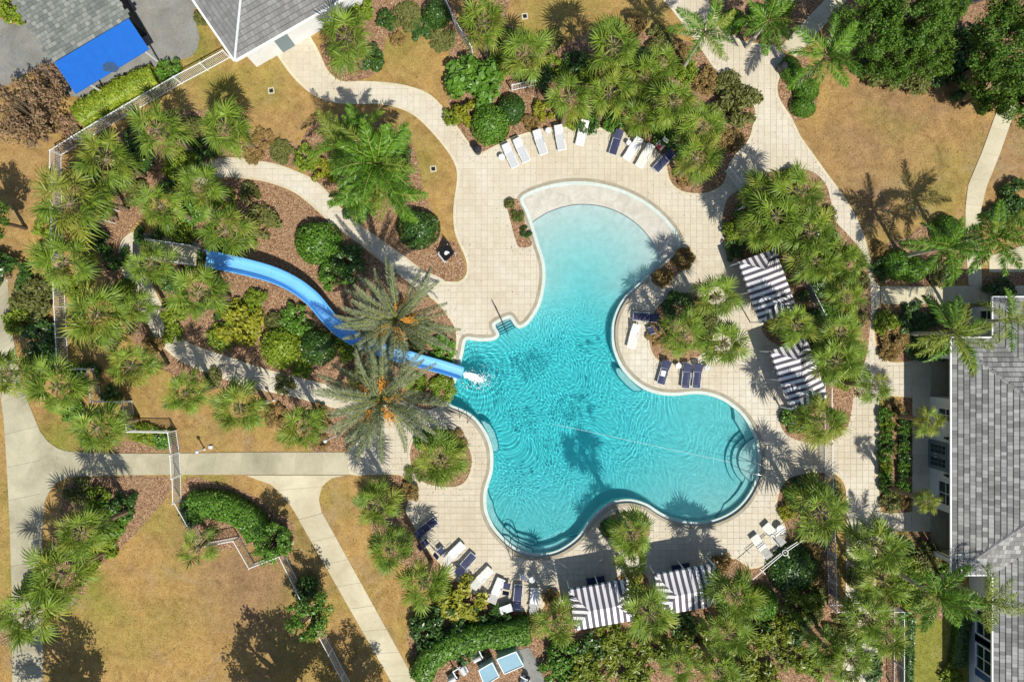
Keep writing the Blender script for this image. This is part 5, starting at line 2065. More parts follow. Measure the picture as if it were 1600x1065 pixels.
fence([(166, 322), (186, 330)], 1.1, 'small white railing in mulch beside the slide steps', spacing=.2)
fence([(158, 342), (180, 349)], 1.0, 'lower white railing in mulch beside the slide steps', spacing=.2)
# ------------------------------------------------------------------ shrubs, hedges and trees
def shrubs(rows, label, group, **kw):
    for row in rows:
        shrub(row[0], row[1], row[2], row[3], row[4], label, group, **kw)


shrub(494, 376, 37, 1.7, 'clip', 'bright round clipped shrub beside the slide path', ball=True)
shrub(546, 412, 32, 1.5, 'clip_dark', 'dark leafy shrub between slide path and slide', ball=False)
shrub(520, 430, 26, 1.2, 'clip', 'mid green shrub next to the dark one by the slide')
shrub(652, 354, 34, 1.6, 'clip_dark', 'dark round clipped shrub near the black sign board', ball=True)
shrub(610, 238, 30, 1.5, 'clip_dark', 'dark round shrub under the lush feather palm', ball=True)
shrub(765, 190, 32, 1.7, 'clip', 'round clipped shrub beside the dark octagonal bin', ball=True)
shrub(800, 168, 24, 1.3, 'clip_dark', 'dark clipped shrub between round shrub and fan palm', ball=True)
shrub(681, 18, 23, 1.5, 'clip_dark', 'round clipped shrub at the slanting white fence', ball=True)
shrub(436, 542, 34, 1.5, 'lime', 'mottled yellow green round shrub below the slide', ball=True)
shrub(495, 541, 30, 1.4, 'clip_dark', 'dark round shrub next to the mottled yellow green one', ball=True)
shrub(372, 505, 42, 1.3, 'croton', 'loose yellow flowering shrub on the slide mound')
shrub(345, 525, 26, 1.0, 'lime', 'pale green shrub beside the yellow flowering one')
shrub(462, 500, 28, 1.1, 'clip', 'loose green shrub just below the slide bend')
shrub(540, 545, 24, 1.0, 'lime', 'lime shrub under the date palm leaves by the slide')
shrub(410, 345, 30, 1.1, 'olive', 'sparse olive shrub on the mulch by the slide path')
shrub(690, 545, 26, 0.6, 'clip', 'low green shrub against the pool wall above the slide end')
shrub(690, 610, 26, 0.6, 'lime', 'low lime shrub against the pool wall below the slide end')
shrub(650, 520, 26, 0.7, 'fern', 'grassy clump under the upper date palm')
shrub(740, 122, 46, 1.9, 'bigleaf', 'large glossy leaved shrub standing at the bend of the paver walk')
shrub(728, 175, 24, 1.3, 'croton', 'yellow leaved shrub in front of the glossy shrub')
shrub(705, 182, 16, 1.0, 'lime', 'small lime shrub at the edge of the paver walk')
shrub(575, 90, 26, 1.2, 'clip_dark', 'dark shrub beside the large fan palm of the pool house')
shrub(604, 30, 18, 1.0, 'clip_dark', 'small dark shrub in the mulch of the top bed')
shrub(632, 25, 26, 0.6, 'olive', 'flat olive ground shrub by the top lawn', name='ground_shrub')
shrub(690, 60, 24, 0.5, 'olive', 'flat olive ground shrub along the slanting fence', name='ground_shrub')
shrub(565, 8, 26, 1.4, 'lime', 'lime shrub by the pool house railing')
shrub(478, 246, 24, 1.1, 'lime', 'lime shrub at the bend of the slide path')
shrub(505, 268, 22, 1.0, 'croton', 'yellow green shrub at the slide path under a feather palm')
shrub(560, 325, 28, 1.2, 'clip_dark', 'dark shrub between slide path and feather palm')
shrub(1140, 130, 24, 1.0, 'olive', 'sparse olive shrub beside the top walk')
shrub(1160, 160, 36, 1.6, 'olive', 'twiggy open shrub overhanging the promenade corner')
shrub(1105, 125, 24, 0.9, 'rust', 'rusty brown shrub at the top walk')
shrub(1140, 215, 24, 0.7, 'rust', 'rusty ground shrub at the tip of the lounger bed')
shrubs([(850, 170, 20, .9, 'croton'), (870, 105, 24, 1.0, 'lime'), (960, 190, 22, .9, 'clip'), (1040, 212, 20, .9, 'clip'), (990, 150, 22, 1., 'olive'), (1070, 110, 22, 1.0, 'lime')],
       'low filler shrub tucked between the palms behind the loungers', 'filler shrubs behind the loungers')
shrubs([(190, 270, 24, .9, 'olive'), (290, 240, 24, 1.0, 'lime'), (280, 370, 26, 1.0, 'lime'), (265, 300, 24, 1.0, 'clip_dark'), (300, 405, 20, .9, 'clip'), (190, 455, 24, .9, 'lime'), (145, 380, 26, 1.2, 'clip_dark'), (345, 310, 22, .9, 'lime'), (390, 300, 18, .8, 'olive')],
       'low filler shrub between the fan palms around the slide entry', 'filler shrubs at the slide entry')
shrub(0, 430, 40, 1.8, 'clip_dark', 'dark shrub outside the picket fence beside the walk')
shrubs([(50, 470, 40, 1.4, 'olive'), (65, 530, 34, 1.3, 'clip_dark'), (30, 505, 30, 1.2, 'lime'), (70, 350, 26, 1.1, 'lime'), (75, 390, 24, 1.0, 'olive'), (85, 440, 26, 1.1, 'olive'), (60, 560, 30, 1.2, 'clip_dark')],
       'rambling shrub outside the upright picket fence', 'shrubs outside the upright fence')
shrubs([(130, 590, 26, 1.0, 'clip_dark'), (110, 640, 22, .9, 'clip'), (170, 620, 20, .8, 'clip_dark'), (190, 660, 22, .8, 'lime'), (225, 682, 22, .7, 'lime'), (252, 684, 20, .7, 'clip')],
       'green shrub along the foot of the stepped white fence', 'shrubs at the stepped fence')
shrubs([(165, 815, 34, 1.2, 'clip'), (190, 790, 26, 1.0, 'clip_dark'), (150, 780, 24, .9, 'lime'), (120, 770, 24, .9, 'olive'), (170, 850, 24, .9, 'lime'), (60, 920, 30, 1.0, 'clip_dark'), (135, 880, 22, .9, 'lime')],
       'leafy shrub filling the palm clump beside the dry lawn', 'shrubs by the dry lawn')
tree(424, 848, 36, 2.9, 'small glossy leaved tree at the end of the curved hedge', kind=3, name='small_tree')
shrub(425, 850, 30, 1.5, 'bigleaf', 'glossy shrub under the small tree at the hedge end')
shrub(300, 800, 24, 1.3, 'clip_dark', 'dark shrub at the fence end of the curved hedge')
tree(486, 962, 46, 3.2, 'leafy small tree beside the picket fence and diagonal walk', kind=3, name='small_tree')
shrub(478, 925, 26, 1.4, 'clip_dark', 'dark shrub beside the picket fence under the leafy small tree')
shrub(720, 940, 42, 1.2, 'croton', 'yellow shrub behind the curved row of loungers')
shrub(690, 925, 22, 1.0, 'lime', 'lime shrub between fan palm and yellow shrub')
shrub(720, 1000, 40, 1.4, 'clip_dark', 'dark shrub in the shade behind the hedge arc')
shrub(670, 985, 34, 1.5, 'clip_dark', 'dark shrub at the dry grass behind the hedge arc')
shrub(640, 770, 18, .7, 'rust', 'rusty ground cover at the deck edge under a fan palm')
shrub(710, 690, 22, .5, 'rust', 'rusty ground cover in the round mulch bed')
shrub(665, 690, 22, .6, 'clip', 'green ground cover in the round mulch bed')
shrub(650, 742, 20, .5, 'fern', 'grassy ground cover in the round mulch bed')
shrub(808, 335, 12, .7, 'fern', 'bright grassy tuft in the beach planter')
shrub(822, 362, 10, .6, 'clip_dark', 'dark grassy tuft at the end of the beach planter')
shrub(797, 318, 10, .5, 'olive', 'olive tuft at the tip of the beach planter')
shrub(1068, 404, 20, .7, 'rust', 'brown dry grass clump in the pool planter by the beach')
shrub(1036, 432, 18, .7, 'rust', 'smaller brown clump at the lower end of the pool planter')
shrub(1030, 520, 22, .6, 'rust', 'rusty ground cover at the edge of the planted island')
shrub(1060, 478, 26, .9, 'clip_dark', 'dark shrub in the shade of the planted island')
shrub(1100, 505, 24, .7, 'olive', 'olive ground cover in the planted island')
shrub(952, 826, 15, 1.0, 'clip_dark', 'dark round shrub in the mulch circle by the pool', ball=True)
shrub(1000, 815, 14, .6, 'rust', 'rusty tuft in the mulch circle by the pool')
shrub(990, 912, 20, .8, 'croton', 'yellowish shrub between the two cabanas at the deck edge')
shrub(862, 935, 16, .7, 'rust', 'rusty shrub at the corner post of the cabana')
shrub(1130, 880, 18, .9, 'rust', 'rusty shrub at the deck edge by the cabana end')
shrub(1148, 358, 20, 1.1, 'lime', 'lime shrub at the deck side of the cabana bed')
shrub(1150, 390, 20, 1.0, 'clip_dark', 'dark shrub at the corner of the striped cabana')
shrub(1196, 385, 18, 1.0, 'croton', 'yellow croton between cabana and fan palms')
shrubs([(1170, 330, 22, 1.0, 'clip'), (1230, 360, 26, 1.0, 'clip_dark'), (1290, 440, 28, 1.0, 'clip_dark'), (1300, 490, 26, .9, 'clip'), (1290, 340, 22, .9, 'olive'), (1325, 500, 22, .8, 'lime'), (1318, 590, 22, .8, 'lime'), (1240, 280, 22, 1.0, 'lime'), (1280, 590, 22, .8, 'clip')],
       'low filler shrub under the palms of the cabana bed', 'filler shrubs in the cabana bed')
shrub(1240, 655, 24, .9, 'clip', 'green shrub at the rounded end of the cabana bed')
shrub(1245, 665, 16, .6, 'rust', 'rusty tuft at the rounded end of the cabana bed')
shrub(1238, 770, 16, .9, 'lime', 'lime shrub at the tip of the corner bed')
shrub(1262, 762, 26, .9, 'clip_dark', 'dark ground cover in the corner bed')
shrub(1305, 768, 16, .5, 'olive', 'olive grass patch at the corner of the promenade')
shrub(1232, 800, 16, .8, 'croton', 'yellow croton at the corner bed edge')
shrub(1242, 890, 40, 1.3, 'clip_dark', 'big dark round shrub behind the white pole frame', ball=True)
shrub(1194, 946, 28, 1.6, 'clip', 'round clipped shrub beside the fan palms at the cabana end', ball=True)
shrubs([(1255, 940, 34, 1.4, 'ginger'), (1225, 985, 26, 1.2, 'ginger'), (1180, 1000, 34, 1.3, 'ginger'), (1090, 1010, 36, 1.3, 'ginger'), (1040, 1012, 34, 1.3, 'ginger'), (985, 1025, 36, 1.3, 'ginger'), (930, 1045, 36, 1.3, 'ginger'), (1160, 1045, 36, 1.4, 'ginger'), (1000, 1060, 34, 1.3, 'ginger'), (955, 1000, 30, 1.2, 'ginger'), (1240, 1030, 26, 1.1, 'ginger'), (1195, 1060, 30, 1.2, 'ginger'), (900, 1060, 30, 1.2, 'ginger')],
       'variegated yellow green ginger plant massed behind the cabanas', 'ginger plants behind the cabanas', name='ginger_plant')
shrubs([(925, 1010, 30, 1.2, 'clip_dark'), (880, 1025, 28, 1.4, 'clip'), (870, 1055, 30, 1.3, 'clip'), (1075, 985, 26, 1.0, 'clip_dark'), (1250, 985, 28, 1.2, 'clip_dark'), (1220, 1015, 24, 1.0, 'olive'), (1125, 960, 22, 1.0, 'clip_dark'), (1205, 980, 22, 1.2, 'clip_dark')],
       'dark leafy shrub between the ginger plants', 'dark shrubs among the ginger')
# club house planting
shrubs([(1384 + (k % 2) * 3, 648 + k * 16, 13, .85, ('clip', 'lime', 'clip', 'clip_dark')[k % 4]) for k in range(8)], 'loose green shrub in the row along the promenade before the club house', 'shrub row along the promenade')
shrubs([(1416 - (k % 2) * 2, 655 + k * 15, 12, .75, ('clip_dark', 'clip')[k % 2]) for k in range(8)], 'dark shrub in the row along the club house wall', 'shrub row along the club house wall')
shrubs([(1400, 640, 16, .7, 'rust'), (1395, 785, 20, .6, 'olive'), (1412, 782, 16, .6, 'rust'), (1400, 700, 12, .4, 'rust')], 'rusty filler between the two hedge rows', 'fillers between hedge rows')
shrubs([(1388, 505, 22, .9, 'lime'), (1400, 530, 26, .8, 'rust'), (1390, 548, 18, .7, 'rust'), (1420, 500, 26, .9, 'clip_dark'), (1450, 490, 26, .9, 'clip_dark'), (1440, 540, 26, .7, 'clip_dark'), (1470, 545, 20, .7, 'clip_dark')],
       'low shrub in the bed at the club house roof corner', 'shrubs at the club house corner')
shrub(1405, 412, 26, 1.3, 'clip', 'clipped shrub at the foot of the pale palm trunk', ball=True)
shrub(1432, 420, 22, 1.2, 'clip', 'clipped shrub next to the palm trunk shrub', ball=True)
shrub(1485, 362, 30, 1.3, 'clip', 'clipped green mound beside the garden walk', ball=True, sy=.8)
shrub(1378, 388, 14, .7, 'rust', 'rusty tuft at the promenade bend')
shrub(1382, 420, 20, .8, 'clip_dark', 'dark ground cover by the promenade bend')
shrub(1470, 425, 24, .8, 'olive', 'olive ground cover at the club walk corner')
shrubs([(1565, 455, 26, 1.0, 'clip_dark'), (1590, 330, 26, 1.2, 'clip_dark'), (1590, 300, 24, 1.2, 'clip_dark'), (1560, 330, 18, .9, 'clip_dark')], 'dark shrub in the shade beside the garden walk', 'dark shrubs by the garden walk')
shrub(1240, 108, 17, 1.2, 'clip', 'narrow clipped shrub at the foot of the feather palm trunk', ball=True, sy=1.6, rot=.5)
shrub(1262, 138, 20, 1.2, 'clip', 'upper lobe of the wavy clipped shrubs by the promenade', ball=True, sy=1.1)
shrub(1258, 165, 17, 1.1, 'clip', 'lower lobe of the wavy clipped shrubs by the promenade', ball=True, sy=1.2)
shrub(1148, 30, 20, 1.3, 'clip', 'round clipped shrub beside the top walk', ball=True)
shrub(1190, 22, 20, 1.3, 'clip', 'round clipped shrub further along beside the top walk', ball=True)
shrub(1225, 18, 26, 1.2, 'lime', 'lime shrub at the entry walk')
shrubs([(1420, 900, 30, 1.0, 'lime'), (1410, 868, 26, .9, 'clip_dark'), (1450, 872, 26, .9, 'olive'), (1398, 930, 22, .8, 'rust'), (1475, 900, 26, 1.0, 'clip'), (1430, 940, 24, .9, 'lime')],
       'leafy shrub in the bed below the club house porch', 'shrubs below the porch')
hedge([(1424, 965), (1422, 1010), (1422, 1075)], 14, 1.1, MAT['clip_dark'], 'dark hedge on the outside of the wire fence')
hedge([(1508, 960), (1505, 1000), (1500, 1040)], 22, 1.0, MAT['clip_dark'], 'dark hedge in the shade of the set back wing')
shrub(1490, 1055, 20, .8, 'lime', 'lime shrub at the foot of the set back wing')
# hedges
hedge([(118, 182), (150, 160), (190, 138), (240, 116)], 40, 1.3, MAT['lime'], 'lime green hedge between blue awning and picket fence', size=.17)
shrub(262, 108, 22, 1.2, 'clip', 'green shrub at the end of the lime hedge')
hedge([(296, 792), (330, 790), (362, 800), (390, 818), (402, 842)], 44, 1.5, MAT['clip'], 'thick curved hedge beside the zigzag fence', size=.18)
hedge([(655, 1062), (672, 1032), (705, 1010), (745, 998), (785, 994), (828, 988)], 40, 1.7, MAT['clip'], 'thick hedge arc around the pump yard', size=.18)
# trees
for a in ((1352, 38, 58, 5.2, 0, 'oak nearest the entry walk and the feather palm'), (1425, 30, 66, 5.8, 1, 'biggest oak between the entry walk and the parked car'), (1395, 92, 44, 3.6, 0, 'low oak overhanging the brown lawn above olive shrubs'),
          (1455, 82, 46, 4.2, 1, 'oak at the brown lawn beside the parked car'), (1572, 78, 66, 5.6, 0, 'large oak at the start of the garden walk'), (1546, 142, 44, 3.0, 1, 'oak branch crown hanging over the garden walk'),
          (1604, 140, 60, 5.0, 0, 'oak on the far side of the garden walk'), (1590, 8, 54, 5.4, 1, 'oak behind the parked car, away from the lawn'), (1475, 5, 44, 4.6, 0, 'oak crown just over the parked car')):
    tree(a[0], a[1], a[2], a[3], a[5], 'oaks at the brown lawn', a[4])
shrubs([(1490, 128, 30, 1.4, 'clip_dark'), (1505, 90, 32, 1.5, 'clip_dark'), (1515, 60, 28, 1.4, 'clip_dark'), (1480, 100, 26, 1.3, 'olive')], 'dark shrub added in place of ground shadow between the oaks by the garden walk', 'shrubs added for the shadow between the oaks')  # dark shrubs added where there is only ground shadow, covering the trunks
shrubs([(1385, 108, 34, 1.6, 'olive'), (1430, 118, 34, 1.4, 'olive'), (1360, 95, 26, 1.3, 'clip_dark')], 'olive shrub along the lawn edge under the oaks', 'shrubs under the oaks')
tree(38, 178, 62, 2.8, 'reddish brown myrtle tree beside the gravel lot', kind=2, name='myrtle_tree')
tree(75, 132, 36, 2.4, 'smaller bare looking myrtle tree at the shed corner', kind=2, name='myrtle_tree')
shrub(108, 200, 26, 1.2, 'myrtle', 'brownish shrub at the end of the lime hedge')
shrub(20, 10, 30, 1.3, 'lime', 'lime shrub at the edge of the gravel lot')
shrub(315, 25, 16, .8, 'olive', 'thin olive shrub between gravel lot and pool house')
tree(66, 1160, 84, 5.4, 'leafy oak whose shadow falls on the dry lawn by the walk', kind=0)
tree(430, 1168, 92, 5.8, 'leafy oak whose shadow falls beside the diagonal walk', kind=1)
tree(-30, 340, 50, 4.6, 'leafy oak outside the fence whose shadow falls on the brown grass', kind=1)

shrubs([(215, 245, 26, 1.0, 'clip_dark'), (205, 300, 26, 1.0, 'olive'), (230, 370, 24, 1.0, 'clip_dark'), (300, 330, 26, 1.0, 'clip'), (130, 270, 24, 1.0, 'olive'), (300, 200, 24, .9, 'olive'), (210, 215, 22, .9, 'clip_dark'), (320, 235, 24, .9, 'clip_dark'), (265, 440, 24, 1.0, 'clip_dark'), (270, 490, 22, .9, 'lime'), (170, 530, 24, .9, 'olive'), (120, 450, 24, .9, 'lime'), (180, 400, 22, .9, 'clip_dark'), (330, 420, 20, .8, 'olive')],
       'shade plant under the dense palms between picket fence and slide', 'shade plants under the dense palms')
shrubs([(240, 540, 20, .7, 'rust'), (330, 590, 18, .6, 'olive'), (430, 650, 22, .7, 'rust'), (500, 650, 22, .7, 'rust'), (445, 600, 18, .6, 'olive'), (500, 690, 16, .5, 'rust')],
       'brownish ground plant in the mulch along the slide walk', 'ground plants along the slide walk')
shrubs([(410, 215, 20, .5, 'rust'), (440, 235, 22, .5, 'olive'), (395, 240, 18, .5, 'rust')], 'flat dry plant in mulch between lawn and slide path', 'dry plants by the slide path')
shrubs([(640, 20, 20, .5, 'olive'), (660, 45, 22, .5, 'clip_dark'), (620, 60, 14, .5, 'rust')], 'low dark ground plant at the edge of the top lawn', 'ground plants at the top lawn')
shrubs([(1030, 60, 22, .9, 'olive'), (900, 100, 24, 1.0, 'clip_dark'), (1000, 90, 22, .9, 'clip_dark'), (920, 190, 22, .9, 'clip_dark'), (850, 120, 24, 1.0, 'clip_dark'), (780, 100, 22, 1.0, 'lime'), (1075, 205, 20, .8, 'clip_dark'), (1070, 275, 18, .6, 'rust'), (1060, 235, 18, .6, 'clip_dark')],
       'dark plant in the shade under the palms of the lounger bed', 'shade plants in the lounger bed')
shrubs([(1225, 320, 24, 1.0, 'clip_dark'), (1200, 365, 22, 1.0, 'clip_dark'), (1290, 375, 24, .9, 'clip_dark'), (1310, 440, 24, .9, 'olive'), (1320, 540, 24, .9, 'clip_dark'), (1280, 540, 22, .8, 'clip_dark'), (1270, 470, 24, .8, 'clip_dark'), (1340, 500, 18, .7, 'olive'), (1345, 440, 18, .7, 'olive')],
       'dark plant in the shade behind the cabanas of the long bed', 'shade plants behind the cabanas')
shrubs([(1340, 900, 22, .8, 'olive'), (1355, 930, 20, .8, 'lime'), (1340, 990, 22, .8, 'clip_dark'), (1310, 985, 22, .8, 'olive'), (1360, 1045, 24, .9, 'clip_dark'), (1275, 1045, 24, .9, 'lime'), (1270, 960, 20, .8, 'olive')],
       'leafy plant at the foot of the palms by the wire fence', 'plants at the wire fence')
shrubs([(1270, 870, 20, .5, 'rust'), (1275, 900, 18, .5, 'rust'), (1280, 930, 18, .5, 'olive')], 'brown dry plant in mulch along the wire fence', 'dry plants along the wire fence')
shrubs([(700, 960, 28, 1.2, 'clip_dark'), (760, 960, 24, 1.0, 'clip_dark'), (800, 965, 22, 1.0, 'clip_dark'), (840, 975, 20, .9, 'olive')], 'dark plant between yellow shrub and hedge arc', 'dark plants by the hedge arc')

tree(560, 1160, 66, 5.0, 'leafy oak standing over the lower end of the diagonal walk', kind=0)

shrubs([(275, 270, 26, 1.0, 'lime'), (345, 390, 22, .8, 'clip'), (400, 470, 22, .8, 'lime'), (330, 480, 22, .9, 'clip_dark'), (265, 520, 20, .7, 'lime'), (430, 505, 20, .8, 'olive'), (470, 575, 18, .6, 'lime'), (560, 590, 20, .7, 'olive'), (590, 575, 18, .6, 'clip'), (650, 600, 20, .6, 'lime'), (640, 545, 18, .6, 'olive')],
       'loose mixed plant scattered in the mulch beside the blue slide', 'plants scattered beside the slide')
shrubs([(860, 60, 22, .9, 'olive'), (790, 60, 20, .9, 'clip_dark'), (925, 110, 24, 1.0, 'lime'), (990, 40, 20, .8, 'rust'), (1060, 80, 20, .8, 'rust'), (830, 190, 16, .6, 'rust'), (890, 190, 16, .6, 'lime'), (1030, 190, 20, .9, 'clip_dark'), (1120, 175, 22, .9, 'olive'), (1110, 230, 20, .7, 'rust')],
       'small mixed plant filling gaps in the bed behind the loungers', 'gap plants behind the loungers')
# ------------------------------------------------------------------ water slide
MAT['slide'] = plain('blue_fibreglass', lin(112, 182, 238), 0.4, 1.0, 0.06, 1.2)
MAT['slide_dark'] = plain('blue_fibreglass_wall', lin(96, 168, 228), 0.2, 0.6, 0.06, 1.2)
SL = [(322, 404, 1.3), (355, 411, 1.25), (395, 420, 1.15), (432, 431, 1.06), (465, 447, .98), (492, 468, .9), (512, 492, .83), (532, 513, .76), (562, 532, .68), (605, 548, .58), (655, 563, .47), (695, 574, .38), (723, 583, .3)]
cl = [W(*p) for p in SL]
cl = [Vector(p) for p in smooth_open([tuple(p) for p in cl], 4)]
slide = empty('water_slide', (cl[0].x, cl[0].y, 0))
tag(slide, 'long curving blue water slide running down into the pool', 'slide')
iv = Vector((-cl[0].x, -cl[0].y, 0))
prof = [(-1.0, .78), (-.93, .84), (-.86, .81)] + [(x / 8 * .86, .80 * (abs(x) / 8) ** 4.5) for x in range(-8, 9)] + [(.86, .81), (.93, .84), (1.0, .78)]


def sweep(profile, pts, hw, mats, name, parent, ranges=None):
    mb = MB()
    vs = []
    n = len(profile)
    for i, p in enumerate(pts):
        d_ = pts[min(i + 1, len(pts) - 1)] - pts[max(i - 1, 0)]
        d_.z = 0; d_.normalize()
        s_ = Vector((d_.y, -d_.x, 0))
        w = hw[0] + (hw[1] - hw[0]) * i / (len(pts) - 1)
        for x, z in profile:
            vs.append(p + s_ * x * w + Vector((0, 0, z * w * 1.1)))
    fs = []
    for i in range(len(pts) - 1):
        for k in range(n - 1):
            fs.append((i * n + k, i * n + k + 1, (i + 1) * n + k + 1, (i + 1) * n + k))
    mb.add([tuple(v) for v in vs], fs)
    return mb.build(name, mats, parent, smooth=True, loc=iv)


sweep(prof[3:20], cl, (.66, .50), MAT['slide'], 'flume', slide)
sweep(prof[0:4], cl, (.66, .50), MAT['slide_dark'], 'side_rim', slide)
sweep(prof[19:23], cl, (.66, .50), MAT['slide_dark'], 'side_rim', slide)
for i in range(4, len(cl) - 3, 7):
    p = cl[i]
    mb = MB(); mb.tube([(p.x, p.y, 0), (p.x, p.y, p.z - .01)], .07, 8); mb.build('post', MAT['galv'], slide, loc=iv)
    jt = MB()
    d_ = (cl[i + 1] - cl[i]); d_.z = 0; d_.normalize(); s_ = Vector((d_.y, -d_.x, 0))
    ring = [p + s_ * x * .64 + Vector((0, 0, z * .70 + .004)) for x, z in prof[3:20]]
    jt.tube(ring, .016, 5); jt.build('joint_rib', MAT['slide_dark'], slide, loc=iv)
pl = MB()
pl.prism([W2(246, 378), W2(318, 388), W2(316, 418), W2(244, 408)], 1.0, 1.12)
pf = empty('slide_platform', W(280, 396, 0)); tag(pf, 'grey boarded platform leading to the top of the blue slide', 'platform')
iv2 = -W(280, 396, 0)
pl.build('boards', MAT['oldconcrete'], pf, loc=iv2)
for a in ((248, 380), (316, 390), (314, 416), (246, 406), (282, 384), (280, 411)):
    p = W(*a); mb = MB(); mb.bar((p.x, p.y, 0), (p.x, p.y, 2.05), .09); mb.build('post', MAT['galv'], pf, loc=iv2)
for a, b in (((248, 379), (317, 389)), ((245, 407), (315, 417))):
    for z_ in (1.6, 2.04):
        p, q = W(*a), W(*b); mb = MB(); mb.bar((p.x, p.y, z_), (q.x, q.y, z_), .06); mb.build('rail', MAT['galv'], pf, loc=iv2)
for k in range(8):
    st = MB(); p = W(244 - k * 4.6, 392, 0); st.box((p.x, p.y, 1.0 - k * .12), (.26, 1.3, .06)); st.build('step', MAT['dark'], pf, loc=iv2)

# foam where the slide water lands
MAT['foam'] = plain('white_foam', (0.85, 0.88, 0.88, 1), 0.6, 0.3, 0.05)
fm = MB()
rr = random.Random(3)
for i in range(1500):
    t = min(1.0, abs(rr.gauss(0, .38)))
    px_ = 726 + 40 * t + rr.gauss(0, 1.0); py_ = 584.5 + 13 * t + rr.gauss(0, 1.5 + 3.2 * t)
    if i > 1300: px_ = 748 + rr.gauss(0, 13); py_ = 592 + rr.gauss(0, 9)
    p = W(px_, py_, WATER_Z)
    s_ = rr.uniform(.012, .042) * (1.3 - .7 * t)
    fm.lathe([(s_, -.01), (s_ * .95, .01), (s_ * .4, .012 + s_ * .4)], 6, (p.x, p.y, WATER_Z + .008))
o_ = fm.build('foam', MAT['foam'], smooth=True); tag(o_, 'white foam where slide water hits the pool', 'foam', kind='stuff')

# ------------------------------------------------------------------ rails of the pool
def rail_thing(name, label, paths, r=.022, cat='handrail', mat=None):
    p0 = Vector(paths[0][0]); base = Vector((p0.x, p0.y, 0))
    root = empty(name, base); tag(root, label, cat)
    for i, p in enumerate(paths):
        mb = MB(); mb.tube([Vector(q) - base for q in smooth_open([tuple(q) for q in p], 4)], r, 7)
        mb.build('rail' if i < 2 else 'rung', mat or MAT['metal_dark'], root, smooth=True)
    return root


def Wp(px, py, z): return tuple(W(px, py, z))


rail_thing('handrail', 'single dark handrail over the notched pool steps', [[Wp(777, 484, .03), Wp(774, 478, .9), Wp(783, 497, .9), Wp(793, 520, .35), Wp(793, 521, -.9)]], .03)
rail_thing('handrail', 'pair of steel handrails crossing the curved east steps', [
    [Wp(1192, 727, .03), Wp(1196, 728, .85), Wp(1175, 721, .85), Wp(1150, 712, .2), Wp(1146, 712, -.95)],
    [Wp(1191, 742, .03), Wp(1195, 743, .85), Wp(1172, 738, .85), Wp(1148, 728, .2), Wp(1144, 727, -.95)]], .026, mat=MAT['steel'])
rail_thing('handrail', 'pair of dark handrails at the curved corner steps', [
    [Wp(799, 873, .03), Wp(795, 862, .8), Wp(797, 845, .8), Wp(806, 832, .2), Wp(807, 831, -.9)],
    [Wp(801, 874, .03), Wp(806, 860, .8), Wp(810, 845, .8), Wp(808, 832, .2), Wp(808, 831, -.9)]], .026)
rail_thing('pool_ladder', 'dark pool ladder at the curve beside the slide wall', [
    [Wp(718, 653, .03), Wp(722, 644, .8), Wp(727, 640, .5), Wp(728, 641, -1.1)],
    [Wp(730, 661, .03), Wp(735, 652, .8), Wp(738, 648, .5), Wp(739, 649, -1.1)],
    [Wp(728, 641, -.35), Wp(739, 649, -.35)], [Wp(728, 641, -.65), Wp(739, 649, -.65)], [Wp(728, 641, -.95), Wp(739, 649, -.95)]], .022, cat='ladder')

rp_ = [Wp(860 + 282 * i / 14, 661 + 61 * i / 14, WATER_Z + .02 + .006 * math.sin(i * 1.3)) for i in range(15)]
mb = MB(); b0_ = Vector(rp_[0])
mb.tube([Vector(q) - b0_ for q in rp_], .009, 5)
o_ = mb.build('safety_rope', MAT['white'], loc=b0_, smooth=True); tag(o_, 'thin white safety rope floating across the pool to the east steps', 'rope')
caustic_mb = MB()  # white strip painted in for a bright wave caustic on the floor
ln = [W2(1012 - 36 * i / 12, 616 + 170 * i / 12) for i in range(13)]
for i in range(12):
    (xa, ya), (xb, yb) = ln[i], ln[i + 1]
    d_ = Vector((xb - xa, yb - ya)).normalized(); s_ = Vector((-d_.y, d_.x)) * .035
    caustic_mb.add([(xa - s_.x, ya - s_.y, floor_z(xa, ya) + .012), (xa + s_.x, ya + s_.y, floor_z(xa, ya) + .012), (xb + s_.x, yb + s_.y, floor_z(xb, yb) + .012), (xb - s_.x, yb - s_.y, floor_z(xb, yb) + .012)], [(0, 3, 2, 1)])
receiver(caustic_mb.build('caustic_streak', MAT['white'], pool_basin))

# ------------------------------------------------------------------ loungers
def stripes(name, a, b, per, axis=0):
    t = NT(name)
    tc = t.n('TexCoord').outputs['Object']
    sp = t.n('SeparateXYZ'); t.l(tc, sp.inputs[0])
    v = t.math('FRACT', t.math('DIVIDE', t.math('ADD', sp.outputs[axis], 100 * per), per))
    m = t.math('LESS_THAN', v, 0.5)
    f = t.noise(3, 4)
    c = t.mix(m, a, b)
    c = t.mix(.5, c, t.ramp(f, [(.3, (.9, .9, .9, 1)), (.7, (1.03, 1.03, 1.03, 1))]), 'MULTIPLY')
    t.color(c)
    return t.set(.8, .2)


MAT['sling_white'] = plain('white_sling', lin(216, 214, 206), .7, .3, .06, 9)
MAT['sling_navy'] = plain('navy_sling', lin(52, 57, 88), .7, .3, .15, 9)
MAT['sling_grey'] = plain('grey_sling', lin(190, 192, 194), .7, .3, .06, 9)
MAT['towel'] = plain('white_towel', lin(236, 236, 240), .9, .1, .04, 12, bump=.4)
MAT['red'] = plain('red_cloth', lin(190, 40, 60), .7, .2, .1)


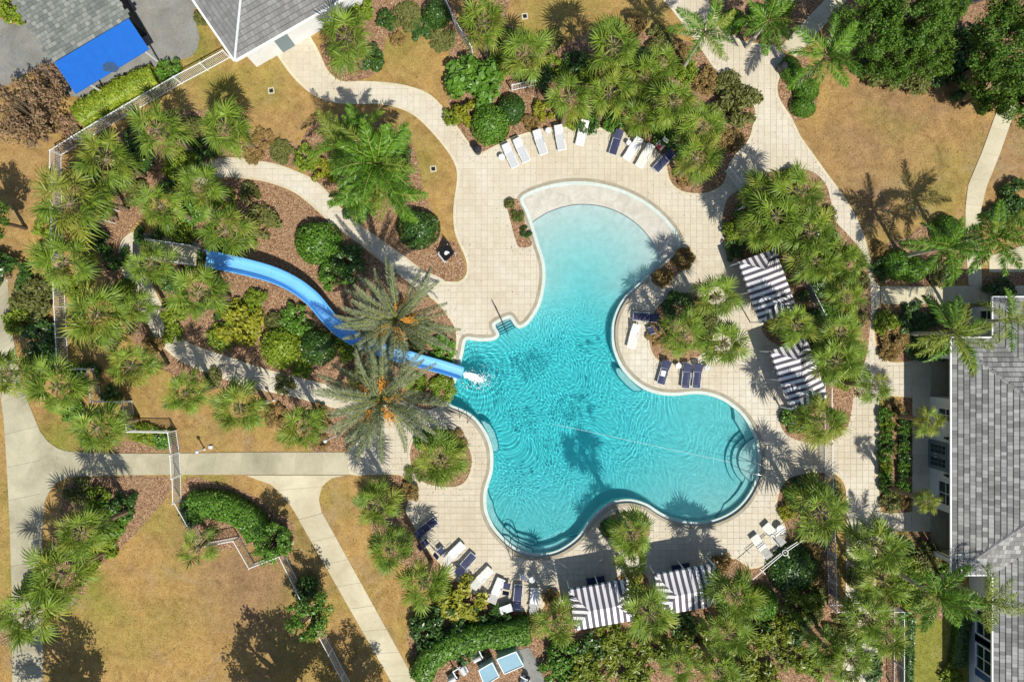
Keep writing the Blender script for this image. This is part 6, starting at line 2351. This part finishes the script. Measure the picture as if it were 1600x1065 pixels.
def lounger_meshes():
    out = {}
    fr = MB()
    for s in (-1, 1):
        fr.bar((-.95, s * .31, .33), (.95, s * .31, .33), .045)
    for x in (-.95, -.3, .95): fr.bar((x, -.31, .335), (x, .31, .335), .04)
    out['frame'] = fr
    lg = MB(); lg.bar((0, 0, 0), (0, 0, .33), .045); out['leg'] = lg
    st = MB()
    for i in range(8):
        x0 = -.30 + i * .155
        st.box((x0 + .075, 0, .36), (.142, .58, .018))
    out['seat'] = st
    bk = MB()
    th = math.radians(32)
    M_ = Matrix.Translation((-.32, 0, .35)) @ Matrix.Rotation(th, 4, 'Y')
    for i in range(5):
        bk.box((-.08 - i * .145, 0, .015), (.132, .57, .018), M=M_)
    for s in (-1, 1): bk.box((-.37, s * .295, .0), (.74, .035, .035), M=M_)
    out['backrest'] = bk
    ar = MB()
    ar.tube([(-.28, 0, .33), (-.26, 0, .55), (.1, 0, .56), (.2, 0, .33)], .018, 5); out['armrest'] = ar
    return out


LM = lounger_meshes()
LMESH = {}
for k_, sl, frm in (('white', 'sling_white', 'white'), ('navy', 'sling_navy', 'galv'), ('grey', 'sling_grey', 'white')):
    LMESH[k_] = {p: LM[p].mesh(p, MAT[sl if p in ('seat', 'backrest') else frm]) for p in LM}


def lounger(head, ft, kind, label, group=None, towel=False):
    a, b = W(*head, .4), W(*ft, .35)
    c = (a + b) / 2; c.z = 0.05
    d_ = b - a
    ang = math.atan2(d_.y, d_.x)
    root = empty('sun_lounger', c, ang)
    tag(root, label, 'sun lounger', group)
    m = LMESH[kind]
    for p in ('frame', 'seat', 'backrest'): obj(p, m[p], root)
    for x in (-.75, .8):
        for y_ in (-.31, .31): obj('leg', m['leg'], root, loc=(x, y_, 0))
    for s in (-1, 1): obj('armrest', m['armrest'], root, loc=(0, s * .34, 0))
    if towel:
        mb = MB()
        n = 10
        vs = []
        x0, x1 = towel if isinstance(towel, tuple) else (-.35, .8)
        for i in range(n + 1):
            for j in range(5):
                x = x0 + (x1 - x0) * i / n; y_ = -.27 + .54 * j / 4
                z_ = .378 + .012 * math.sin(5 * x + 3 * j) + .008 * math.sin(9 * y_ + 4 * x)
                if x < -.32: z_ += (-.32 - x) * .62
                vs.append((x + .01 * math.sin(7 * y_), y_, z_))
        mb.add(vs, [(i * 5 + j, (i + 1) * 5 + j, (i + 1) * 5 + j + 1, i * 5 + j + 1) for i in range(n) for j in range(4)])
        o_ = mb.build('towel', MAT['towel'], smooth=True, loc=c, rot=(0, 0, ang))
        tag(o_, 'white towel spread over ' + towel_label(label), 'towel')
    return root


def towel_label(l):
    return 'the ' + l


A_LAB = 'white lounger in the arc of loungers above the beach entry, without towel'
for hd, ft_ in (((789, 226), (806, 262)), ((806, 217), (824, 254)), ((838, 206), (850, 240)), ((872, 200), (878, 232))):
    lounger(hd, ft_, 'grey', 'white lounger with grey slats in the arc facing the beach entry', 'grey slatted loungers in the arc')
lounger((914, 190), (905, 227), 'white', 'bright white lounger with its head under the palm fronds', towel=(-.9, .9))
lounger((968, 205), (957, 241), 'navy', 'navy lounger standing upright in the arc beside white ones')
lounger((1000, 216), (977, 251), 'white', 'white lounger beside the navy lounger of the arc', towel=(-.9, .9))
lounger((1018, 226), (997, 262), 'white', 'cream lounger between white lounger and last navy lounger of the arc')
lounger((1050, 238), (1024, 266), 'navy', 'last navy lounger of the arc beside the palm bed')
lounger((651, 836), (681, 812), 'navy', 'first navy lounger of the curved row near the round palm bed')
lounger((697, 875), (722, 851), 'white', 'first towel covered lounger of the curved row', towel=(-.4, .9))
lounger((717, 892), (738, 869), 'navy', 'navy lounger between two white ones in the curved row')
lounger((741, 914), (765, 890), 'white', 'white ribbed lounger in the curved row')
lounger((769, 938), (783, 905), 'white', 'second towel covered lounger of the curved row', towel=(-.4, .9))
lounger((807, 952), (811, 912), 'navy', 'navy lounger in palm shade at the end of the curved row')
lounger((834, 956), (836, 918), 'white', 'white lounger in palm shade nearest the cabana', towel=(-.3, .6))
lounger((994, 508), (986, 542), 'white', 'white lounger alone beside the pool bend and island bed')
lounger((1024, 497), (993, 494), 'navy', 'navy lounger in the shadow of the island palms')
lounger((1042, 566), (1033, 597), 'navy', 'navy lounger with folded white towel below the island bed')
lounger((1074, 572), (1071, 602), 'navy', 'one of two navy loungers side by side below the island bed', 'paired navy loungers')
lounger((1091, 572), (1088, 602), 'navy', 'one of two navy loungers side by side below the island bed', 'paired navy loungers')
lounger((1200, 868), (1178, 838), 'white', 'white lounger beside the deck corner, nearer the cabana')
lounger((1221, 848), (1196, 820), 'white', 'white lounger beside the deck corner, nearer the round table')
tw = MB(); tw.box((0, 0, .02), (.42, .36, .05)); tw.box((.02, .01, .06), (.38, .33, .03), .05)
p = W(1036, 583, .4); o_ = tw.build('folded_towel', MAT['towel'], loc=(p.x, p.y, .43), rot=(0, 0, 1.3)); tag(o_, 'folded white towel lying on the navy lounger', 'towel')


def chair(px, py, ang, kind, label, group=None):
    root = empty('deck_chair', W(px, py, 0) + Vector((0, 0, .05)), math.radians(ang)); tag(root, label, 'chair', group)
    sl = MAT['sling_' + kind]; frm = MAT['galv'] if kind == 'navy' else MAT['white']
    for x in (-.24, .24):
        for y_ in (-.26, .26):
            mb = MB(); mb.bar((x, y_, 0), (x, y_, .42), .035); mb.build('leg', frm, root)
    mb = MB(); mb.box((0, 0, .42), (.5, .52, .03)); mb.build('seat', sl, root)
    mb = MB(); mb.box((-.33, 0, .68), (.05, .5, .5), M=Matrix.Rotation(-.25, 4, 'Y')); mb.build('backrest', sl, root)
    for s in (-1, 1):
        mb = MB(); mb.tube([(-.24, s * .29, .42), (-.22, s * .29, .64), (.2, s * .29, .64), (.24, s * .29, .42)], .018, 5); mb.build('armrest', frm, root)


chair(665, 845, 40, 'navy', 'navy deck chair next to the first navy lounger of the curved row')
chair(690, 858, 40, 'navy', 'navy deck chair next to the towel covered lounger')
chair(792, 912, 80, 'navy', 'navy deck chair beside the second towel covered lounger')
chair(1016, 516, 200, 'navy', 'navy deck chair at the rim of the island bed')
chair(1030, 230, 225, 'white', 'white deck chair holding a red bag in the arc of loungers')
bg = MB(); bg.lathe([(.10, 0), (.15, .05), (.13, .2), (.05, .26)], 10); bg.bar((-.08, 0, .22), (.08, 0, .30), .02)
p = W(1030, 230, .5); o_ = bg.build('bag', MAT['red'], loc=(p.x, p.y, .49)); tag(o_, 'red bag on the white deck chair', 'bag')


def round_table(px, py, r, label, mat='white', group=None):
    root = empty('side_table', W(px, py, 0) + Vector((0, 0, .05))); tag(root, label, 'table', group)
    mb = MB(); mb.lathe([(r * .96, .44), (r, .455), (r, .475), (r * .97, .485)], 18); mb.build('tabletop', MAT[mat], root)
    for k in range(3):
        a = k * 2.094
        mb = MB(); mb.bar((r * .75 * math.cos(a), r * .75 * math.sin(a), 0), (r * .5 * math.cos(a), r * .5 * math.sin(a), .44), .03); mb.build('leg', MAT[mat], root)


round_table(784, 248, .24, 'small round white table at the end of the grey slatted loungers')
round_table(856, 207, .22, 'small round white table between two grey slatted loungers')
round_table(981, 226, .20, 'small round white table between navy and white loungers of the arc')
round_table(1058, 571, .22, 'small round white table by the navy lounger with the folded towel')
round_table(1102, 574, .22, 'small round white table beside the paired navy loungers', 'galv')
round_table(1216, 824, .34, 'round white table at the deck corner beside two white loungers')
round_table(818, 898, .24, 'small round white table in palm shade by the corner steps')
round_table(831, 902, .24, 'second small round table in palm shade by the corner steps', 'galv')
sq = empty('square_table', W(791, 946, 0) + Vector((0, 0, .04)), .35); tag(sq, 'grey square table at the outer edge of the curved row', 'table')
mb = MB(); mb.box((0, 0, .62), (.95, .6, .04)); mb.build('tabletop', MAT['galv'], sq)
for x in (-.4, .4):
    for y_ in (-.24, .24):
        mb = MB(); mb.bar((x, y_, 0), (x, y_, .6), .05); mb.build('leg', MAT['galv'], sq)

# ------------------------------------------------------------------ cabanas
CW, CD = lin(232, 230, 232), lin(92, 88, 98)
MAT['canvas_x'] = stripes('striped_canvas', CW, CD, .47, 0)
MAT['canvas_y'] = stripes('striped_canvas_end', CW, CD, .47, 1)


def cabana(px, py, L, D, ang, label, open_side=1):
    h0, h1 = 2.45, 3.15
    c = W(px, py, 2.7); c.z = 0.0
    root = empty('cabana', c, math.radians(ang)); tag(root, label, 'cabana')
    hx, hy = L / 2, D / 2
    rx = hx - hy * .82
    A = [(-hx, -hy, h0), (hx, -hy, h0), (hx, hy, h0), (-hx, hy, h0)]
    R0, R1 = (-rx, 0, h1), (rx, 0, h1)
    for q, mt, nm in (([A[0], A[1], R1, R0], 'canvas_x', 'canopy'), ([A[2], A[3], R0, R1], 'canvas_x', 'canopy'), ([A[1], A[2], R1], 'canvas_y', 'canopy_end'), ([A[3], A[0], R0], 'canvas_y', 'canopy_end')):
        mb = MB()
        # sagging cloth: subdivide
        n = 8
        vs, fs = [], []
        if len(q) == 4:
            for i in range(n + 1):
                for j in range(7):
                    u, v = i / n, j / 6
                    a = Vector(q[0]).lerp(Vector(q[1]), u); b = Vector(q[3]).lerp(Vector(q[2]), u)
                    p = a.lerp(b, v); p.z -= .05 * math.sin(math.pi * v) * (0.6 + .4 * math.sin(u * 12))
                    vs.append(p)
            fs = [(i * 7 + j, (i + 1) * 7 + j, (i + 1) * 7 + j + 1, i * 7 + j + 1) for i in range(n) for j in range(6)]
        else:
            for i in range(n + 1):
                for j in range(7):
                    u, v = i / n, j / 6
                    a = Vector(q[0]).lerp(Vector(q[1]), u)
                    p = a.lerp(Vector(q[2]), v * .999); p.z -= .05 * math.sin(math.pi * v)
                    vs.append(p)
            fs = [(i * 7 + j, (i + 1) * 7 + j, (i + 1) * 7 + j + 1, i * 7 + j + 1) for i in range(n) for j in range(6)]
        mb.add(vs, fs); mb.build(nm, MAT[mt], root, smooth=True)
    for (a, b, mt) in ((A[0], A[1], 'canvas_x'), (A[1], A[2], 'canvas_y'), (A[2], A[3], 'canvas_x'), (A[3], A[0], 'canvas_y')):
        mb = MB(); n = 22
        vs = []
        for i in range(n + 1):
            p = Vector(a).lerp(Vector(b), i / n)
            o = Vector((p.x, p.y, 0)).normalized() * (.02 + .015 * math.sin(i * 2.2))
            vs += [p + Vector((0, 0, -.004)), p + o + Vector((0, 0, -.26 - .05 * abs(math.sin(i * math.pi / 2))))]
        mb.add(vs, [(2 * i, 2 * i + 1, 2 * i + 3, 2 * i + 2) for i in range(n)]); mb.build('valance', MAT[mt], root)
    for x in (-hx + .08, 0, hx - .08):
        for y_ in (-hy + .08, hy - .08):
            mb = MB(); mb.bar((x, y_, 0), (x, y_, h0 - .02), .08); mb.build('post', MAT['white'], root)
    for y_ in (-hy + .08, hy - .08):
        mb = MB(); mb.bar((-hx, y_, h0 - .06), (hx, y_, h0 - .06), .06); mb.build('beam', MAT['white'], root)
    # drawn curtains on the back
    mb = MB(); n = 40; vs = []
    for i in range(n + 1):
        x = -hx + .1 + (L - .2) * i / n
        y_ = open_side * -1 * (hy - .05) + .05 * math.sin(i * 1.7)
        vs += [(x, y_, .06), (x, y_, h0 - .1)]
    mb.add(vs, [(2 * i, 2 * i + 2, 2 * i + 3, 2 * i + 1) for i in range(n)]); mb.build('curtain', MAT['canvas_x'], root)
    return root


cabana(941, 947, 4.55, 3.05, 10, 'striped cabana standing nearer the curved lounger row', 1)
cabana(1077, 923, 4.6, 3.05, 10, 'striped cabana beside the first, towards the white pole frame', 1)
cabana(1202, 446, 4.85, 2.9, -70, 'striped cabana facing the planted island', -1)
cabana(1251, 585, 4.75, 2.9, -70, 'striped cabana facing the curved east pool steps', -1)
for (px_, py_, an, lb) in ((930, 905, 10, 'dark cushioned bench under the striped cabana near the lounger row'), (1062, 885, 10, 'dark cushioned bench under the striped cabana near the pole frame'),
                           (1172, 440, -70, 'dark cushioned bench under the striped cabana facing the island'), (1222, 578, -70, 'dark cushioned bench under the striped cabana facing the east steps')):
    root = empty('cabana_bench', W(px_, py_, 0) + Vector((0, 0, .06)), math.radians(an)); tag(root, lb, 'bench')
    for x in (-.6, .6):
        for y_ in (-.25, .25):
            mb = MB(); mb.bar((x, y_, 0), (x, y_, .3), .06); mb.build('leg', MAT['metal_dark'], root)
    mb = MB(); mb.box((0, 0, .34), (1.4, .65, .1)); mb.build('seat', MAT['sling_navy'], root)
    mb = MB(); mb.box((0, -.3, .62), (1.4, .1, .5)); mb.build('backrest', MAT['sling_navy'], root)

# ------------------------------------------------------------------ bins, signs, posts
def bin_(px, py, label):
    root = empty('litter_bin', W(px, py, 0) + Vector((0, 0, .05)), .4); tag(root, label, 'bin')
    mb = MB(); mb.lathe([(.24, 0), (.28, .1), (.3, .8), (.31, .9)], 8); mb.build('body', MAT['metal_dark'], root)
    mb = MB(); mb.lathe([(.34, .9), (.34, .96), (.24, 1.1), (.12, 1.16)], 8); mb.build('lid', MAT['dark'], root)
    mb = MB(); mb.lathe([(.115, 1.155), (.11, 1.165), (.02, 1.168)], 8); mb.build('opening', MAT['metal_dark'], root)


bin_(747, 238, 'dark octagonal litter bin at the edge of the lounger deck')
bin_(1217, 110, 'dark litter bin beside the promenade and clipped shrubs')
sg = empty('sign_board', W(700, 398, 0), math.radians(-142)); tag(sg, 'tilted black sign board with a white figure on two posts', 'sign')
M_ = Matrix.Translation((0, 0, 1.0)) @ Matrix.Rotation(math.radians(38), 4, 'Y')
MAT['black'] = plain('black_board', (.012, .012, .014, 1), .45, .3, .2)
mb = MB(); mb.box((0, 0, 0), (1.3, .82, .03), M=M_); bo_ = mb.build('panel', MAT['black'], sg)
for nm, c, s in (('figure_head', (-.18, .06, .02), .085), ('figure_body', (.02, -.04, .02), .14)):
    mb = MB(); pr = [(s * math.cos(a * .524) * (1.5 if nm == 'figure_body' else 1), s * math.sin(a * .524), .0) for a in range(12)]
    mb.add([M_ @ (Vector(p) + Vector(c)) for p in pr], [tuple(range(12))]); mb.build(nm, MAT['white'], bo_)
for s in (-1, 1):
    mb = MB(); mb.bar((.45, s * .42, 0), (.45, s * .42, 1.15), .06); mb.build('post', MAT['galv'], sg)
    mb = MB(); mb.bar((-.45, s * .42, 0), (-.45, s * .42, 1.55), .05); mb.build('post', MAT['galv'], sg)
mb = MB(); mb.tube([M_ @ Vector((.67, -.45, .03)), M_ @ Vector((.67, .45, .03))], .06, 8); mb.build('top_bar', MAT['galv'], sg)


def lamp(px, py, h, label, globe=True):
    root = empty('lamp_post', W(px, py, 0)); tag(root, label, 'lamp')
    mb = MB(); mb.lathe([(.09, 0), (.09, .15), (.05, .22), (.045, h)], 10); mb.build('post', MAT['white'], root)
    mb = MB(); mb.lathe([(.05, h), (.13, h + .05), (.15, h + .12), (.10, h + .2), (.02, h + .24)], 10); mb.build('lamp_head', MAT['galv'], root)


lamp(528, 678, 3.6, 'tall white lamp post in mulch under the date palm by the concrete walk')
lamp(1231, 658, 2.7, 'white lamp post at the rounded end of the cabana bed')
lamp(1262, 744, 1.4, 'short white lamp post in the corner bed')
lamp(320, 701, 1.25, 'short white bollard lamp beside the concrete walk')
lamp(1150, 330, 1.6, 'short white lamp post at the deck side of the cabana bed')
lamp(428, 625, 1.4, 'short white lamp post in mulch beside the slide walk')
hb = MB(); p = W(330, 698, 0); hb.box((0, 0, .06), (.32, .26, .14)); hb.box((0, 0, .14), (.28, .22, .03))
o_ = hb.build('valve_box', MAT['galv'], loc=p); tag(o_, 'small grey valve box in the grass beside the bollard lamp', 'valve box')
for (px_, py_, lb) in ((424, 142, 'square drain grate on the greenish lawn beside the pool house'), (677, 264, 'square drain grate on the dry lawn beside the curving walk'), (820, 26, 'square drain grate on the top lawn')):
    root = empty('drain_grate', W(px_, py_, 0), .15); tag(root, lb, 'drain')
    mb = MB()
    for x, y_, sx_, sy_ in ((-.2, 0, .09, .49), (.2, 0, .09, .49), (0, -.2, .31, .09), (0, .2, .31, .09)): mb.box((x, y_, .03), (sx_, sy_, .06))
    mb.build('frame', MAT['border'], root)
    mb = MB(); mb.box((0, 0, .012), (.3, .3, .02)); mb.build('pit', MAT['black'], root)
    for k in range(4):
        mb = MB(); mb.box((-.105 + .07 * k, 0, .035), (.025, .305, .02)); mb.build('bar', MAT['metal_dark'], root)

# white pole frame over the dark shrub
pf_ = empty('pole_frame', W(1222, 858, 0)); tag(pf_, 'low white pole frame with ring head and two long arms over a dark shrub', 'pole')
o0 = W(1222, 858, 0)
hub = W(1227, 863, 1.7)
mb = MB(); mb.tube([(0, 0, 0), tuple(hub - o0)], .045, 8); mb.build('post', MAT['white'], pf_)
mb = MB()
ringp = [hub - o0 + Vector((.22 * math.cos(a * .628), .22 * math.sin(a * .628), 0)) for a in range(10)]
mb.tube(ringp, .035, 6, closed=True); mb.build('ring', MAT['white'], pf_, smooth=True)
for a, b in (((1231, 860), (1257, 842)), ((1229, 857), (1246, 846)), ((1222, 866), (1176, 905)), ((1220, 864), (1190, 888)), ((1187, 888), (1196, 897)), ((1230, 866), (1234, 871))):
    mb = MB(); mb.bar(W(a[0], a[1], 1.7) - o0, W(b[0], b[1], 1.7) - o0, .04); mb.build('arm', MAT['white'], pf_)

# ------------------------------------------------------------------ pump yard
MAT['teal'] = plain('teal_grey_lid', lin(120, 160, 176), .4, .4, .08, 2)
MAT['teal_side'] = plain('pale_tank_side', lin(176, 204, 212), .5, .4, .06, 2)


def tank(q, h, label):
    P = [W(*p, h) for p in q]
    c = sum(P, Vector()) / 4; c.z = 0
    root = empty('filter_tank', c); tag(root, label, 'tank')
    mb = MB(); mb.prism([(p.x - c.x, p.y - c.y) for p in P], 0, h - .05); mb.build('body', MAT['teal_side'], root)
    mb = MB(); mb.prism(offset(ccw([(p.x - c.x, p.y - c.y) for p in P]), .05), h - .048, h + .02); mb.build('lid', MAT['teal'], root)
    for k in range(4):
        a, b = P[k] - c, P[(k + 1) % 4] - c
        mb = MB(); mb.bar((a.x, a.y, h + .05), (b.x, b.y, h + .05), .06, .05); mb.build('rim', MAT['white'], root)


tank([(776, 1029), (806, 1017), (818, 1039), (788, 1052)], 1.3, 'larger teal grey filter tank beside the grey strip in the pump yard')
tank([(748, 1046), (769, 1034), (780, 1056), (757, 1070)], 1.1, 'smaller teal grey filter tank in the middle of the pump yard')


def pump(px, py, ang, label):
    root = empty('pool_pump', W(px, py, 0), math.radians(ang)); tag(root, label, 'pump')
    mb = MB(); mb.box((0, 0, .15), (.75, .6, .3)); mb.build('base', MAT['galv'], root)
    mb = MB(); mb.tube([(-.35, 0, .5), (.3, 0, .5)], .2, 12); mb.build('motor', MAT['galv'], root)
    mb = MB(); mb.lathe([(.16, .3), (.18, .6), (.15, .72)], 12, (.42, 0, 0)); mb.build('strainer', MAT['dark'], root)
    mb = MB(); mb.tube([(.42, 0, .7), (.42, .2, .8), (.42, .6, .8), (.42, .7, .1)], .05, 8); mb.build('pipe', MAT['white'], root)


pump(747, 1024, 25, 'grey pump at the hedge side of the pump yard')
pump(708, 1056, 30, 'grey pump at the far corner of the pump yard')
pump(724, 1042, 120, 'pump with white pipes in the middle of the pump yard')
pump(820, 1062, 60, 'pump beside the grey strip of the pump yard')
bed('pump_yard', world_poly([(680, 1075), (690, 1050), (715, 1028), (745, 1016), (780, 1012), (815, 1010), (840, 1030), (850, 1090), (690, 1090)], 2), 0.034)
mb = MB(); mb.prism([W2(806, 1016), W2(826, 1010), (W2(838, 1030)), W2(862, 1090), W2(838, 1090)], -.02, .05)
tag(mb.build('grey_strip', MAT['asphalt']), kind='structure')
bs = empty('garden_bench', W(780, 976, 0), math.radians(-14)); tag(bs, 'teal bench with white ends behind the hedge arc', 'bench')
mb = MB(); mb.box((0, 0, .45), (.85, .5, .05)); mb.build('seat', MAT['teal'], bs)
for s in (-1, 1):
    mb = MB(); mb.box((s * .48, 0, .35), (.08, .62, .7)); mb.build('side_panel', MAT['white'], bs)

# ------------------------------------------------------------------ parked car at the top edge
MAT['carpaint'] = plain('dark_blue_paint', lin(40, 54, 78), .2, .6, .06)
MAT['carglass'] = plain('car_glass', (.05, .09, .14, 1), .06, .7, .1)
MAT['rubber'] = plain('rubber', (.015, .015, .016, 1), .85, .2, .1)
car = empty('parked_car', W(1512, -8, 0), math.radians(20)); tag(car, 'dark blue car parked under the oaks at the end of the garden walk', 'car')
sec = [(-2.2, .35, .75, .84), (-2.1, .35, .95, .88), (-1.2, .32, 1.0, .92), (.9, .32, .98, .92), (1.9, .34, .86, .88), (2.2, .38, .7, .78)]
mb = MB(); vs = []
for x, z0_, z1_, hw in sec:
    vs += [(x, -hw, z0_), (x, -hw, z1_ - .12), (x, -hw * .86, z1_), (x, hw * .86, z1_), (x, hw, z1_ - .12), (x, hw, z0_)]
fs = [(i * 6 + k, i * 6 + (k + 1) % 6, (i + 1) * 6 + (k + 1) % 6, (i + 1) * 6 + k) for i in range(5) for k in range(6)] + [tuple(range(6))[::-1], tuple(30 + k for k in range(6))]
mb.add(vs, fs); mb.build('body', MAT['carpaint'], car)
mb = MB()
mb.add([(-1.5, -.78, .98), (.85, -.78, .98), (.85, .78, .98), (-1.5, .78, .98), (-1.05, -.62, 1.48), (.1, -.62, 1.48), (.1, .62, 1.48), (-1.05, .62, 1.48)], [(4, 5, 6, 7), (0, 1, 5, 4), (1, 2, 6, 5), (2, 3, 7, 6), (3, 0, 4, 7)])
mb.build('cabin_glass', MAT['carglass'], car)
mb = MB(); mb.box((-.48, 0, 1.5), (1.2, 1.28, .05), taper=.92); mb.build('roof', MAT['carpaint'], car)
for x in (-1.35, 1.4):
    for s in (-1, 1):
        mb = MB(); mb.tube([(x, s * .74, .34), (x, s * .94, .34)], .34, 16); wh = mb.build('wheel', MAT['rubber'], car)
        mb = MB(); mb.tube([(x, s * .90, .34), (x, s * .955, .34)], .2, 12); mb.build('rim', MAT['steel'], wh)
for s in (-1, 1):
    mb = MB(); mb.box((2.14, s * .6, .66), (.12, .3, .14)); mb.build('headlight', MAT['galv'], car)
    mb = MB(); mb.box((.55, s * .98, 1.02), (.16, .18, .12)); mb.build('mirror', MAT['carpaint'], car)

# ------------------------------------------------------------------ loose cover: grass blades, litter on the mulch
def scatter_quads(name, P, size, rng, mat, flat=0.5, aspect=3.0, kind='stuff'):
    N = np.tile(np.array([0, 0, 1.0]), (len(P), 1))
    me_ = leaf_mesh(name, P, N, size, aspect, rng, [mat], None, flat)
    o_ = obj(name, me_)
    o_['kind'] = kind
    return o_


rng = np.random.default_rng(77)
n_ = 150000
GXY = np.stack([rng.uniform(-41, 41, n_), rng.uniform(-28, 28, n_)], 1)
mask = np.ones(n_, bool)
hard = [offset(deck, -0.03), offset(path1, -0.03), offset(path2, -0.03), ccw([W2(*p) for p in LW_L + LW_R[::-1]])] + [ccw([W2(*p) for p in q]) for q in WALKS]
soft = [world_poly(q, 2) for q in MULCH_LAWN]
for q in hard: mask &= ~inside_np(q, GXY[:, 0], GXY[:, 1])
in_mulch = np.zeros(n_, bool)
for q in soft: in_mulch |= inside_np(q, GXY[:, 0], GXY[:, 1])
GL = GXY[mask & ~in_mulch]
PXl, PYl = GL[:, 0] / S + 800, 532.5 - GL[:, 1] / S
gv = np.zeros(len(GL))
for a, b, r, k in green_spots: gv += k * np.exp(-((PXl - a) ** 2 + (PYl - b) ** 2) / (r * r))
isg = rng.random(len(GL)) < np.clip(gv, 0.04, 0.8)
MAT['blade_dry'] = leafy('dry_blade', lin(140, 110, 62), lin(190, 160, 100), lin(214, 190, 136), 0.1, 0.8, 0.15, 0.0)
MAT['blade_green'] = leafy('green_blade', lin(96, 108, 38), lin(142, 148, 62), lin(170, 168, 90), 0.15, 0.7, 0.2, 0.0)
for nm, sel, mt in (('dry_grass', ~isg, 'blade_dry'), ('green_grass', isg, 'blade_green')):
    P = np.concatenate([GL[sel], rng.uniform(0.02, 0.05, (sel.sum(), 1))], 1)
    tag(scatter_quads(nm, P, 0.10, rng, MAT[mt], 0.8, 3.5), 'short grass blades over the lawns' if nm == 'dry_grass' else 'green grass blades on the moister lawn patches', 'grass')
ML = GXY[mask & in_mulch][::2]
P = np.concatenate([ML, rng.uniform(0.035, 0.06, (len(ML), 1))], 1)
MAT['litter'] = leafy('leaf_litter', lin(84, 62, 44), lin(150, 118, 86), lin(206, 176, 140), 0.05, 0.9, 0.1, 0.0)
tag(scatter_quads('leaf_litter', P, 0.14, rng, MAT['litter'], 0.35, 2.6), 'fallen leaves and bark chips over the mulch beds', 'litter')
BD = []
for q in bed_polys.values():
    x0, x1 = min(p[0] for p in q), max(p[0] for p in q); y0, y1 = min(p[1] for p in q), max(p[1] for p in q)
    m_ = int((x1 - x0) * (y1 - y0) * 10)
    c_ = np.stack([rng.uniform(x0, x1, m_), rng.uniform(y0, y1, m_)], 1)
    BD.append(c_[inside_np(q, c_[:, 0], c_[:, 1])])
BD = np.concatenate(BD)
P = np.concatenate([BD, rng.uniform(0.095, 0.115, (len(BD), 1))], 1)
tag(scatter_quads('leaf_litter', P, 0.13, rng, MAT['litter'], 0.35, 2.6), 'fallen leaves over the raised planting islands', 'litter')
# stray leaves blown onto the deck
dk = GXY[inside_np(deck, GXY[:, 0], GXY[:, 1]) & ~inside_np(offset(pool, 0.6), GXY[:, 0], GXY[:, 1])]
near = np.zeros(len(dk), bool)
for q in soft + list(bed_polys.values()):
    near |= inside_np(offset(q, 0.9), dk[:, 0], dk[:, 1])
dk = np.concatenate([dk[near][::9], dk[~near][::70]])
P = np.concatenate([dk, rng.uniform(0.062, 0.07, (len(dk), 1))], 1)
tag(scatter_quads('stray_leaves', P, 0.09, rng, MAT['litter'], 0.2, 2.2), 'stray leaves blown onto the paved deck', 'litter')
